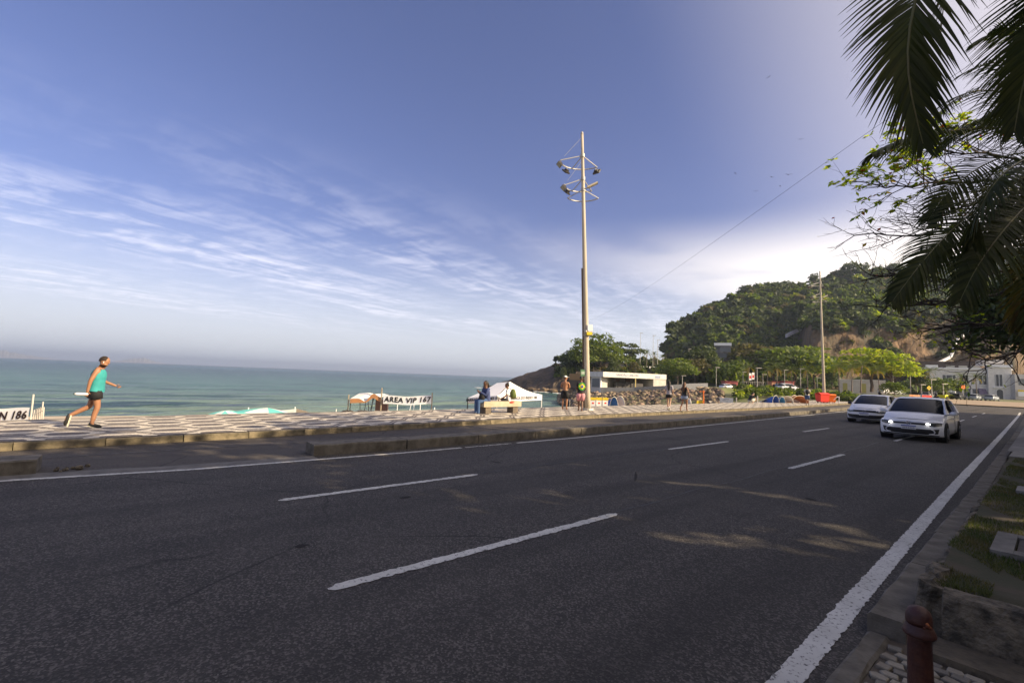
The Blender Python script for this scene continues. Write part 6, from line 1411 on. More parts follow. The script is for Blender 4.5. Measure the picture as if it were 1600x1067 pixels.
    mb_ = MB(); mb_.box((0, -.025, .490), (.42, .012, .135)); pl = mb_.build('number_plate', m_plate, t); mb_ = MB(); mb_.box((0, -.033, .542), (.42, .008, .032)); mb_.build('plate_band', m_pblue, pl)
    mb_ = MB()
    for i in range(7): mb_.box((-.15 + i * .05, -.033, .475), (.030, .006, .05))
    mb_.build('plate_print', M('plate_grey', (.25, .25, .27), .6), pl)
    # round emblem: ring with V above W
    mb_ = MB(); c_ = Vector((0, -.022, .645)); R0 = .068
    mb_.tube([c_ + Vector((math.cos(a_) * R0, 0, math.sin(a_) * R0)) for a_ in np.linspace(0, 2 * math.pi, 21)], .007, 5)
    def bar(x0, z0, x1, z1): mb_.tube([c_ + Vector((x0, -.004, z0)), c_ + Vector((x1, -.004, z1))], .0055, 4)
    bar(-.028, .056, 0, .008); bar(.028, .056, 0, .008); bar(-.055, .03, -.026, -.05); bar(-.026, -.05, 0, -.005); bar(0, -.005, .026, -.05); bar(.026, -.05, .055, .03); mb_.build('emblem', m_chrome, t)
    for s_ in (-1, 1):
        mb_ = MB(); mb_.tube([(s_ * .50, .34, .80), (s_ * .60, .60, .905), (s_ * .68, 1.02, .985)], .006, 4); mb_.build('bonnet_crease', m_trim if False else M('crease_shade_grey', (.30, .30, .32), .5), t)  # grey tubes draw the shade of the bonnet creases
    mb_ = MB(); mb_.box((0, 1.07, .972), (1.34, .10, .02)); mb_.build('cowl', m_trim, t)
    mb_ = MB(); mb_.box((0, 1.86, H - .128), (.20, .03, .055)); mb_.build('inside_mirror', m_trim, t)
    if dash:
        mb_ = MB(); mb_.box((0, 1.36, .985), (1.2, .02, .02)); mb_.tube([(-.45, 1.05, 1.012), (.1, 1.22, 1.03)], .008, 4); mb_.tube([(.15, 1.02, 1.012), (.6, 1.16, 1.02)], .008, 4); mb_.build('wiper', m_trim, t)
    return t
car((-3.58, 22.05, 0), rad(-1.2), 'white hatchback in front with both headlights lit', W=1.86, Ln=4.25, H=1.56)
car((-6.80, 30.6, 0), rad(-1.0), 'white hatchback behind and left of the other, headlights off', W=1.74, Ln=4.0, H=1.52, lit=False, wide_grille=True)
m_silver = M('car_silver', (.35, .38, .42), .35, metal=.3); m_cy = M('car_yellow', (.72, .70, .02), .35); m_dk = M('car_dark', (.03, .033, .038), .3)
far = [(1455, 624, 112, m_car, 'small white car parked left of the yellow one', 1.0), (1481.5, 625, 113, m_cy, 'bright yellow taxi parked between white and dark cars', 1.05), (1503, 627, 112, m_dk, 'dark low car parked right of the yellow taxi', 1.0), (1528, 628, 112, m_silver, 'silver car parked second from the right end of the row', 1.0), (1556, 629, 112, m_silver, 'silver car at the right end of the parked row', 1.0),
       (1412, 617, 125, m_car, 'white van far off behind the nearer white car', 1.1), (1466, 622, 119, m_dk, 'dark car parked behind the small white one', .95), (1145.5, 608.5, 118, m_car, 'white car beside the pink kiosk cabin', .95), (1247, 612, 108, m_car, 'white delivery car with an open dark window beside the palms', 1.25), (1398, 616, 110, m_car, 'white car seen over the roof of the left hatchback', 1.0)]
for_far = None
for px, py, Z, mt_, lab, s_ in far:
    p = Wp(px, py, Z); x_ = 'taxi' in lab; 
    if px > 1430: pz_ = zr(p.y) + (.145 if p.y > 97 else 0); p = Wz(px, pz_, Z)
    c_ = car((p.x, p.y, p.z), dz + rad(90) + (.5 if px > 1440 else .2) + random.uniform(-.15, .15), lab, body=mt_, lit=False, details=False, group='cars parked around the far square' if px > 1390 else None); c_.scale = (s_,) * 3
# motorcycle rider beyond the left car and rider seen over the right car
# ================================================================ people
def skin_tone(name, c): return M('skin_' + name, c, .55, col2=tuple(q * .85 for q in c), vs=6)
SK = {'tan': skin_tone('tan', (.36, .175, .095)), 'brown': skin_tone('brown', (.16, .075, .042)), 'mid': skin_tone('mid', (.27, .125, .07)), 'fair': skin_tone('fair', (.50, .30, .21))}
m_hair = M('hair_black', (.014, .010, .008), .6); m_hairb = M('hair_brown', (.10, .045, .02), .6); m_shoe_s = M('shoe_sole', (.70, .66, .52), .7); m_eye = M('eye_dark', (.01, .01, .01), .3); m_lip = M('lip', (.16, .05, .04), .5)
def skin_obj(name, J, bones, rootn, mats, parent, extra=None, sub=1):
    idx = {}; vs_ = []; 
    for n_, (p, r) in J.items(): idx[n_] = len(vs_); vs_.append(tuple(p))
    me_ = bpy.data.meshes.new(name); me_.from_pydata(vs_, [(idx[a], idx[b]) for a, b in bones], []); o_ = bpy.data.objects.new(name, me_); COL.objects.link(o_)
    o_.modifiers.new('s', 'SKIN'); sm = o_.modifiers.new('d', 'SUBSURF'); sm.levels = sub; sm.render_levels = sub
    for i, (n_, (p, r)) in enumerate(J.items()): q = me_.skin_vertices[0].data[i]; q.radius = r if isinstance(r, tuple) else (r, r); q.use_root = (n_ == rootn)
    bpy.context.view_layer.update(); nm = bpy.data.meshes.new_from_object(o_.evaluated_get(bpy.context.evaluated_depsgraph_get())); bpy.data.objects.remove(o_); bpy.data.meshes.remove(me_); nm.name = name
    if extra:
        import bmesh; bm = bmesh.new(); bm.from_mesh(nm); tmp = bpy.data.meshes.new('tmp'); tmp.from_pydata(extra.v, [], extra.f); bm.from_mesh(tmp); bm.to_mesh(nm); bm.free(); bpy.data.meshes.remove(tmp)
    nm.materials.clear(); nm.materials.append(mats); nm.polygons.foreach_set('use_smooth', [True] * len(nm.polygons)); return put(name, nm, parent)
V = Vector
STAND = dict(pelvis=(0, 0, .95), waist=(0, .005, 1.08), chest=(0, 0, 1.30), neck=(0, .0, 1.475), jaw=(0, .03, 1.565), head=(0, .012, 1.645), crown=(0, .005, 1.70),
             shl=(-.175, 0, 1.41), ell=(-.225, -.02, 1.13), wrl=(-.23, .04, .89), shr=(.175, 0, 1.41), elr=(.225, -.02, 1.13), wrr=(.23, .04, .89),
             hil=(-.09, 0, .90), knl=(-.10, .02, .50), anl=(-.10, -.03, .085), tol=(-.11, .12, .03), hir=(.09, 0, .90), knr=(.10, .02, .50), anr=(.10, -.03, .085), tor=(.11, .12, .03))
RAD = dict(pelvis=(.125, .10), waist=(.105, .085), chest=(.135, .10), neck=.052, jaw=.058, head=.083, crown=.06, sh=.056, el=.038, wr=.026, hi=.085, kn=.054, an=.036, to=.034)
BONES = [('pelvis', 'waist'), ('waist', 'chest'), ('chest', 'neck'), ('neck', 'jaw'), ('jaw', 'head'), ('head', 'crown'), ('chest', 'shl'), ('shl', 'ell'), ('ell', 'wrl'), ('chest', 'shr'), ('shr', 'elr'), ('elr', 'wrr'),
         ('pelvis', 'hil'), ('hil', 'knl'), ('knl', 'anl'), ('anl', 'tol'), ('pelvis', 'hir'), ('hir', 'knr'), ('knr', 'anr'), ('anr', 'tor')]
def person(label, loc, rz, pose=None, skin='tan', hair=('short', m_hair), top=None, bottom=None, shoes=None, scale=1.0, fem=False, face=None, build_=1.0, group=None, fingers=True, top_len=.02, sleeves=False, bottom_len=.55, bottom_loose=1.18):
    t = thing('person', label, 'person', loc, rz, group); t.scale = (scale,) * 3; J = {k: V(v) for k, v in STAND.items()}
    if pose: J.update({k: V(v) for k, v in pose.items()})
    def R_(k): 
        r = RAD.get(k) or RAD[k[:2]]; f_ = build_ * (.9 if fem and k[:2] in ('sh', 'ch', 'el', 'wr', 'ne') else 1)
        return tuple(q * f_ for q in r) if isinstance(r, tuple) else r * f_
    JR = {k: (v, R_(k)) for k, v in J.items()}; mid = lambda a, b, u=.5: J[a].lerp(J[b], u)
    bones = list(BONES)
    for s_ in 'lr':      # calf and forearm bulges, hands
        JR['cf' + s_] = (mid('kn' + s_, 'an' + s_, .32) + V((0, -.012, 0)), .052 * build_); bones.remove(('kn' + s_, 'an' + s_)); bones += [('kn' + s_, 'cf' + s_), ('cf' + s_, 'an' + s_)]
        d = (J['wr' + s_] - J['el' + s_]).normalized(); JR['pm' + s_] = (J['wr' + s_] + d * .055, (.036, .022)); bones.append(('wr' + s_, 'pm' + s_)); JR['th' + s_] = (mid('hi' + s_, 'kn' + s_, .35), .078 * build_); bones.remove(('hi' + s_, 'kn' + s_)); bones += [('hi' + s_, 'th' + s_), ('th' + s_, 'kn' + s_)]
    hd = J['head']; fwd = (face and V(face) or V((0, 1, 0))).normalized(); upv = (J['crown'] - J['neck']).normalized(); rt_ = fwd.cross(upv).normalized(); fwd = upv.cross(rt_).normalized()
    hm = Matrix((rt_, fwd, upv)).transposed(); ex = MB()
    ex.ell(hd + fwd * .012 + upv * .005, (.078, .098, .116), 14, 10, mat=hm); ex.ell(hd + fwd * .102 - upv * .020, (.012, .018, .022), 6, 5, mat=hm); ex.ell(hd + fwd * .062 - upv * .075, (.038, .034, .026), 8, 6, mat=hm)
    for s_ in (-1, 1): ex.ell(hd + rt_ * .076 * s_ - upv * .012, (.010, .018, .028), 6, 5, mat=hm)
    for s_ in 'lr':
        d = (J['wr' + s_] - J['el' + s_]).normalized(); pm = JR['pm' + s_][0]; ax = rt_ if abs(d.dot(rt_)) < .8 else upv; sd_ = (fwd - d * fwd.dot(d)); sd_ = sd_.normalized() if sd_.length > .1 else upv; pn = d.cross(sd_).normalized()
        inw = pn if (s_ == 'l') == (pn.dot(rt_) > 0) else -pn
        for q, (off, ln_) in enumerate(((-.024, .062), (-.008, .074), (.008, .078), (.024, .070))):
            b_ = pm + sd_ * off + d * .025; c1 = (d + inw * .25).normalized(); c2 = (d + inw * .9).normalized(); ex.tube([b_, b_ + c1 * ln_ * .5, b_ + c1 * ln_ * .5 + c2 * ln_ * .5], [.0095, .0085, .006], 6)
        b_ = pm + sd_ * .030 - d * .02; ex.tube([b_, b_ + (sd_ * .7 + d * .6 + inw * .4).normalized() * .03, b_ + (sd_ * .5 + d * .9 + inw * .5).normalized() * .058], [.011, .0095, .007], 6)
    skin_obj('body', JR, bones, 'pelvis', SK[skin], t, ex)
    e_ = MB()
    for s_ in (-1, 1): e_.ell(hd + fwd * .090 + rt_ * .031 * s_ + upv * .008, (.012, .008, .007), 6, 4, mat=hm); e_.ell(hd + fwd * .090 + rt_ * .032 * s_ + upv * .030, (.018, .006, .004), 6, 4, mat=hm)
    e_.build('eyes', m_eye, t); e_ = MB(); e_.ell(hd + fwd * .094 - upv * .056, (.020, .006, .006), 6, 4, mat=hm); e_.build('mouth', m_lip, t)
    # hair
    h_ = MB(); kind, hm_ = hair
    if kind != 'none':
        n0 = len(h_.v); h_.ell(hd + upv * .014 - fwd * .006, (.084, .104, .115), 14, 10, mat=hm)
        keep = []
        for f in h_.f:
            c_ = sum((V(h_.v[i]) for i in f), V()) / len(f) - hd
            if not (c_.dot(fwd) > .035 and c_.dot(upv) < .060) and c_.dot(upv) > (-.035 if kind == 'short' else -.06) and not (kind == 'short' and c_.dot(upv) < .01 and c_.dot(fwd) > -.03): keep.append(f)
        h_.f = keep; h_.m = [0] * len(keep)
        if kind == 'long': h_.tube([hd + upv * .03 - fwd * .06, hd - upv * .06 - fwd * .085, hd - upv * .22 - fwd * .10, hd - upv * .40 - fwd * .10, hd - upv * .50 - fwd * .09], [.075, .092, .090, .070, .025], 10, el=.5, ax=tuple(rt_))
        if kind == 'bun': h_.ell(hd + upv * .115 - fwd * .03, (.045, .045, .04), 10, 7)
        if kind == 'pony': h_.ell(hd - fwd * .10 + upv * .0, (.04, .05, .05), 8, 6); h_.tube([hd - fwd * .11, hd - fwd * .14 - upv * .08, hd - fwd * .12 - upv * .18], [.035, .035, .012], 8)
        h_.build('hair', hm_, t, smooth=True)
    bx = rt_ if False else V((J['shr'] - J['shl'])).normalized()
    if top:
        hp = V(J['hir'] - J['hil']).normalized(); g_ = MB(); lo = J['pelvis'] + (J['pelvis'] - J['waist']).normalized() * top_len; f_ = build_ * (.92 if fem else 1)
        g_.tube([lo, J['pelvis'], J['waist'], mid('waist', 'chest'), J['chest'], mid('chest', 'neck', .45), mid('chest', 'neck', .78)], [.180 * f_, .178 * f_, .160 * f_, .170 * f_, .182 * f_, .165 * f_, .085 * f_], 16, caps=False, el=[.78, .78, .74, .72, .70, .66, .9], ax=tuple(bx))
        for s_ in 'lr':
            sh = J['sh' + s_]; e1 = sh.lerp(J['el' + s_], .62 if sleeves == 'short' else 1.0)
            if sleeves: g_.tube([sh.lerp(J['chest'], .45) + V((0, 0, .03)), sh + V((0, 0, .012)), sh.lerp(e1, .5), e1] + ([J['el' + s_].lerp(J['wr' + s_], .95)] if sleeves == 'long' else []), [.075, .078, .068, .060] + ([.040] if sleeves == 'long' else []), 10, caps=False)
            else: g_.tube([sh.lerp(J['chest'], .5) + V((0, 0, .035)), sh.lerp(J['chest'], .12) + V((0, 0, .018))], [.075, .070], 10, caps=False)
        g_.build('shirt', top, t, smooth=True)
    if bottom:
        g_ = MB(); up2 = J['pelvis'].lerp(J['waist'], .35); g_.tube([up2, J['pelvis'] + V((0, 0, .0)), J['pelvis'].lerp((J['hil'] + J['hir']) / 2, 1.1)], [.155 * build_, .160 * build_, .158 * build_], 14, el=.78, ax=tuple(bx))
        for s_ in 'lr':
            e1 = J['hi' + s_].lerp(J['kn' + s_], min(1, bottom_len)); P2 = [J['hi' + s_].lerp(J['pelvis'], .25), J['hi' + s_].lerp(e1, .35), e1]; r2 = [.105 * build_, .106 * bottom_loose * build_ * .95, .094 * bottom_loose * build_ * (1 if bottom_len < .9 else .80)]
            if bottom_len > 1: P2 += [J['kn' + s_].lerp(J['an' + s_], .5), J['kn' + s_].lerp(J['an' + s_], .96)]; r2 += [.064, .058]
            g_.tube(P2, r2, 12, caps=bottom_len <= 1)
        g_.build('shorts' if bottom_len < 1 else 'trousers', bottom, t, smooth=True)
    if shoes:
        for s_ in 'lr':
            a_, b_ = J['an' + s_], J['to' + s_]; d = (b_ - a_); d2 = V((d.x, d.y, d.z)); dn = d2.normalized(); upf = V((0, 0, 1)) - dn * dn.z; upf.normalize(); g_ = MB()
            g_.tube([a_ - dn * .055 - upf * .015, a_ - upf * .012, a_.lerp(b_, .5) - upf * .008, b_ + dn * .01, b_ + dn * .055], [.040, .050, .048, .045, .022], 10, el=.85); so = g_.build('shoe', shoes, t, smooth=True)
            g_ = MB(); c_ = (a_ + b_) / 2 - upf * .055 + dn * .02; q3 = Matrix((dn.cross(upf), dn, upf)).transposed(); g_.box(c_, (.088, .285, .024), mat=q3); g_.build('sole', m_shoe_s, so)
    return t, J, (rt_, fwd, upv)
def PZ(px, Z, z=.158): p = Wz(px, z, Z); return (p.x, p.y, z)
YAW_R = math.atan2(CAM_R[1][0], CAM_R[0][0]) - math.pi / 2      # person facing towards the photograph's right
def yaw(deg): return YAW_R + rad(deg)                            # 0 right, 90 away from camera, 180 left, 270 towards camera
m_shirt_t = M('shirt_turquoise', (.028, .27, .28), .8, col2=(.04, .33, .33), vs=9, bump=.5, bs=14); m_sh_black = M('shorts_black', (.012, .012, .014), .8); m_navy = M('navy_cloth', (.035, .055, .15), .85, col2=(.05, .07, .18), vs=8); m_jeans = M('denim', (.05, .10, .22), .85)
m_wtee = M('white_tee', (.66, .67, .70), .85); m_pinks = M('pink_shorts', (.70, .34, .34), .8, col2=(.55, .22, .26), vs=9); m_bsh = M('shoe_black', (.02, .02, .02), .6); m_lshirt = M('pale_shirt', (.62, .60, .50), .85); m_bshorts = M('blue_shorts', (.06, .10, .22), .85); m_denl = M('light_denim', (.35, .42, .55), .85)

# man walking with a bottle
wk = dict(pelvis=(0, 0, .955), waist=(0, .015, 1.08), chest=(0, .02, 1.30), neck=(0, .045, 1.47), jaw=(0, .100, 1.55), head=(0, .095, 1.63), crown=(0, .09, 1.69),
          shl=(-.175, .05, 1.40), ell=(-.215, .10, 1.13), wrl=(-.17, .32, 1.03), shr=(.175, -.0, 1.405), elr=(.225, -.10, 1.14), wrr=(.225, -.13, .90),
          hil=(-.09, 0, .90), knl=(-.10, -.10, .50), anl=(-.10, -.47, .27), tol=(-.10, -.50, .11), hir=(.09, 0, .90), knr=(.095, .07, .50), anr=(.09, -.01, .085), tor=(.10, .13, .03))
tw_, J_, (r_, f_, u_) = person('man in a turquoise sleeveless shirt and black shorts walking with a white bottle', (-15.0, -.42, .158), rad(-4), wk, 'tan', ('short', M('hair_cropped', (.022, .013, .009), .8)), m_shirt_t, m_sh_black, m_bsh, .975, face=(0, 1, -.28), bottom_len=.52, bottom_loose=1.08, build_=1.2, top_len=.07)
g_ = MB(); 
for s_ in 'r': g_.ell(J_['head'] + r_ * .082 - u_ * .02, (.008, .012, .014), 8, 5); g_.cyl(J_['head'] + r_ * .084 - u_ * .02, J_['head'] + r_ * .084 - u_ * .05 + f_ * .008, .005, .004, 6)
g_.build('earphone', m_whitep, tw_)
bt = thing('water_bottle', 'white water bottle held behind him by the walking man', 'bottle'); hb = J_['wrr'] + V((.0, -.03, -.075)); bt.parent = None
tw_m = Matrix.Translation(tw_.location) @ Matrix.Rotation(tw_.rotation_euler.z, 4, 'Z') @ Matrix.Scale(tw_.scale[0], 4); c0 = tw_m @ hb; d0 = (tw_m.to_3x3() @ V((0, -1, .02))).normalized(); bt.location = c0
g_ = MB(); P2 = [d0 * q for q in (-.05, -.04, -.03, .0, .05, .12, .15, .165, .175, .19)]; g_.tube(P2, [.012, .016, .026, .030, .031, .033, .033, .030, .018, .018], 14); g_.build('bottle_body', m_whitep, bt, smooth=True); g_ = MB(); g_.cyl(d0 * .191, d0 * .212, .017, .014, 12); g_.build('cap', m_black, bt)

# bench with two people
bz = .158; bp = PZ(780, 20.2); be = thing('stone_bench', 'long pale stone bench at the beach side of the promenade, two people sitting on it', 'bench', (bp[0], bp[1], bz), rad(92))
ll = 2.15
mb = MB(); mb.box((0, 0, .40), (ll, .52, .24)); mb.build('seat', M('bench_stone', (.50, .43, .32), .85, col2=(.36, .30, .21), vs=3, bump=.4, bs=30), be)
for x in (-.78, .78): mb = MB(); mb.box((x, 0, .14), (.30, .40, .28)); mb.build('leg', M('bench_leg', (.20, .16, .12), .9, col2=(.12, .10, .08), vs=6), be)
SIT = dict(pelvis=(0, 0, .64), waist=(0, .0, .78), chest=(0, .03, .99), neck=(0, .05, 1.165), jaw=(0, .085, 1.25), head=(0, .07, 1.335), crown=(0, .065, 1.39), shl=(-.18, .04, 1.10), ell=(-.24, .12, .84), wrl=(-.15, .33, .80), shr=(.18, .04, 1.10), elr=(.24, .12, .84), wrr=(.14, .35, .82),
           hil=(-.09, .03, .62), knl=(-.12, .44, .60), anl=(-.13, .44, .10), tol=(-.14, .58, .04), hir=(.09, .03, .62), knr=(.12, .44, .60), anr=(.13, .42, .10), tor=(.14, .56, .04))
s1 = (bp[0] + .08, bp[1] - .78, .06); s1p = dict(SIT); s1p.update(wrr=(.06, .38, 1.02), wrl=(-.08, .36, .98), ell=(-.22, .16, .86))
pn1 = person('person in a dark blue top and jeans sitting at the bench left end', s1, rad(172), s1p, 'brown', ('pony', m_hair), m_navy, m_jeans, m_bsh, 1.02, build_=1.12, sleeves='long', bottom_len=1.2, bottom_loose=1.0, top_len=.06)
g_ = MB(); q_ = pn1[1]; g_.ell((-.05, .26, .76), (.17, .13, .17), 10, 7); g_.build('bag', m_sh_black, pn1[0], smooth=True)
s2 = (bp[0] + .05, bp[1] + .45, .08); s2p = dict(SIT); s2p.update(anl=(.12, .30, .58), tol=(.2, .36, .56), knl=(-.30, .34, .62), knr=(.34, .30, .64), anr=(-.10, .36, .58), tor=(-.18, .40, .58), wrl=(-.18, .36, .70), wrr=(.16, .34, .72))
pn2 = person('person with a hair bun and white shirt on the right of the bench', s2, rad(140), s2p, 'mid', ('bun', m_hair), m_wtee, m_sh_black, None, .96, fem=True, sleeves='short', bottom_len=.9, top_len=.08)
bk = thing('backpack', 'olive green backpack on the back of the person with the hair bun', 'backpack', s2, rad(140)); g_ = MB(); g_.ell((0, -.20, .92), (.16, .13, .23), 12, 9); g_.ell((0, -.29, .84), (.11, .07, .12), 10, 7); g_.build('bag', M('olive_cloth', (.13, .17, .035), .85, col2=(.08, .11, .03), vs=7), bk, smooth=True)
for s_ in (-1, 1): g_ = MB(); g_.tube([(s_ * .10, -.12, 1.12), (s_ * .12, .0, 1.17), (s_ * .13, .12, 1.06), (s_ * .13, .10, .92), (s_ * .13, -.08, .80)], .018, 6); g_.build('strap', m_black, bk)
g_ = MB(); g_.ell((0, -.10, .555), (.24, .17, .05), 12, 6); o = g_.build('cushion', m_red, None, True, s2, rad(140)); tag(o, 'red cloth under the person with the hair bun', 'cloth')

# shirtless man with a white cap, arms folded
ap = dict(ell=(-.23, .08, 1.14), wrl=(.06, .19, 1.20), elr=(.23, .08, 1.14), wrr=(-.05, .21, 1.16))
sm, J_, (r_, f_, u_) = person('shirtless man in a white cap and black shorts left of the mast', PZ(882, 23.9), yaw(70), ap, 'tan', ('short', m_hair), None, m_sh_black, None, 1.0, face=(.75, .65, -.12), build_=1.08, bottom_len=.78)
g_ = MB(); g_.ell(J_['head'] + u_ * .045, (.088, .102, .082), 14, 8, mat=Matrix((r_, f_, u_)).transposed()); cpm = Matrix((r_, f_, u_)).transposed(); g_.f = [f for f in g_.f if sum((V(g_.v[i]) for i in f), V()).dot(u_) / len(f) > J_['head'].dot(u_) + .035]; g_.m = [0] * len(g_.f)
g_.box(J_['head'] + f_ * .13 + u_ * .045, (.13, .11, .012), mat=cpm); g_.build('cap', m_whitep, sm, smooth=False)
# man with a green, yellow and blue shirt, leaning on the mast
lp_ = dict(anl=(-.06, .10, .085), tol=(-.06, .23, .03), anr=(.02, -.16, .085), tor=(.03, -.04, .03), knl=(-.08, .10, .50), knr=(.06, -.02, .50), wrr=(.16, .16, .98), wrl=(-.12, .20, 1.02))
bm_, J_, (r_, f_, u_) = person('man in pink shorts whose black shirt has a green, yellow and blue disc', PZ(907, 23.2), yaw(100), lp_, 'brown', ('short', m_hair), m_sh_black, m_pinks, None, 1.0, face=(.5, .8, -.1), build_=1.08, sleeves='short', bottom_len=.9, bottom_loose=1.3, top_len=.04)
for nm, mt_, pts, off in (('print_green', M('flag_green', (.05, .30, .04), .8), [(math.cos(a) * .185, math.sin(a) * .20) for a in np.linspace(0, 6.283, 20)[:-1]], .0), ('print_yellow', M('flag_yellow', (.75, .58, .02), .8), [(-.17, 0), (0, -.15), (.17, 0), (0, .15)], .008), ('print_blue', M('flag_blue', (.02, .05, .28), .8), [(math.cos(a) * .075, math.sin(a) * .075) for a in np.linspace(0, 6.283, 16)[:-1]], .014)):
    g_ = MB(); c_ = J_['chest'] + V((0, 0, -.05)); P2 = []
    for x, z in pts: P2.append(c_ + V((x, -.150 - off + .9 * x * x, z)))
    cc = c_ + V((0, -.150 - off, 0)); k_ = len(P2); g_.add([cc] + P2, [(0, 1 + i, 1 + (i + 1) % k_) for i in range(k_)]); g_.build(nm, mt_, bm_)
g_ = MB(); c_ = J_['chest'] + V((0, -.168, -.05)); g_.tube([c_ + V((-.07, 0, .012)), c_ + V((0, 0, .028)), c_ + V((.07, 0, .002))], .007, 4); g_.build('print_band', m_whitep, bm_)
# two women walking
wp1 = dict(knl=(-.09, .13, .52), anl=(-.09, .12, .10), tol=(-.09, .26, .05), knr=(.09, -.05, .50), anr=(.09, -.33, .16), tor=(.09, -.25, .04), wrl=(-.24, -.05, .90), wrr=(.22, .14, .95))
person('woman with long dark hair in black shorts walking away, left of the pair', PZ(1045, 27.6), yaw(60), wp1, 'fair', ('long', m_hair), M('grey_top', (.35, .33, .36), .85), m_sh_black, m_wtee, .97, fem=True, sleeves='short', bottom_len=.42, build_=.97)
wp2 = dict(knr=(.09, .13, .52), anr=(.09, .14, .10), tor=(.09, .28, .05), knl=(-.09, -.05, .50), anl=(-.09, -.30, .15), tol=(-.09, -.22, .04), wrr=(.30, .05, .92), elr=(.27, .0, 1.14))
w2, J_, _ = person('woman with long brown hair and denim shorts, right one of the walking pair', PZ(1069, 26.4), yaw(40), wp2, 'tan', ('long', m_hairb), m_sh_black, m_denl, None, .95, fem=True, bottom_len=.42, build_=.97)
bg_ = thing('carrier_bag', 'white carrier bag in the hand of the brown-haired woman', 'bag'); mw2 = Matrix.Translation(w2.location) @ Matrix.Rotation(w2.rotation_euler.z, 4, 'Z') @ Matrix.Scale(.95, 4); bg_.location = mw2 @ (J_['wrr'] + V((.01, .02, -.10)))
g_ = MB(); g_.tube([(0, 0, -.02), (0, 0, -.08), (0, 0, -.26), (0, 0, -.32)], [.02, .06, .11, .09], 10, el=.5); g_.build('bag_body', m_cloth, bg_, smooth=True); g_ = MB(); g_.tube([(-.03, 0, -.05), (-.02, 0, .03), (.02, 0, .03), (.03, 0, -.05)], .006, 4); g_.build('handle', m_cloth, bg_)
# man with a backpack by the bins
m3_, J_, _ = person('man in a pale shirt and blue shorts walking towards the red bin', PZ(1261.5, 43.5), yaw(60), wp1, 'mid', ('short', m_hair), m_lshirt, m_bshorts, m_bsh, 1.0, sleeves='short', bottom_len=.85)
bk2 = thing('backpack', 'black backpack on the man walking towards the red bin', 'backpack', m3_.location, m3_.rotation_euler.z); g_ = MB(); g_.ell((0, -.20, 1.24), (.16, .12, .25), 12, 8); g_.build('bag', m_black, bk2, smooth=True)
for s_ in (-1, 1): g_ = MB(); g_.tube([(s_ * .10, -.12, 1.42), (s_ * .12, .0, 1.46), (s_ * .13, .12, 1.34), (s_ * .13, .06, 1.16)], .018, 6); g_.build('strap', m_black, bk2)
# crouching man by the sand
cr = dict(pelvis=(0, -.05, .34), waist=(0, .02, .46), chest=(0, .16, .64), neck=(0, .26, .78), jaw=(0, .33, .84), head=(0, .34, .92), crown=(0, .33, .97), shl=(-.17, .20, .72), ell=(-.22, .36, .52), wrl=(-.14, .52, .40), shr=(.17, .20, .72), elr=(.22, .36, .52), wrr=(.12, .54, .38),
          hil=(-.10, -.03, .32), knl=(-.20, .32, .50), anl=(-.14, .02, .09), tol=(-.16, .16, .03), hir=(.10, -.03, .32), knr=(.20, .32, .50), anr=(.14, .02, .09), tor=(.16, .16, .03))
person('crouching man in black and cream at the promenade edge beside a cream post', PZ(1172, 43, .0), yaw(20), cr, 'fair', ('short', m_hair), m_sh_black, m_lshirt, m_bsh, 1.12, sleeves='short', bottom_len=.9, build_=1.1)
# figures on the plateau
for px, py, Z, lab, tp, bt_ in [(1213, 609, 116, 'small distant person in blue beside the orange cabin', m_lblue, m_red), (1216, 609, 115, 'small distant person in a pale top right of the one in blue', m_wtee, m_bshorts), (1180, 611, 108, 'small seated-looking person in dark clothes below the flags', m_sh_black, m_sh_black)]:
    p = Wp(px, py, Z); person(lab, tuple(p), yaw(random.uniform(0, 360)), None, 'mid', ('short', m_hair), tp, bt_, None, 1.0, sleeves='short')
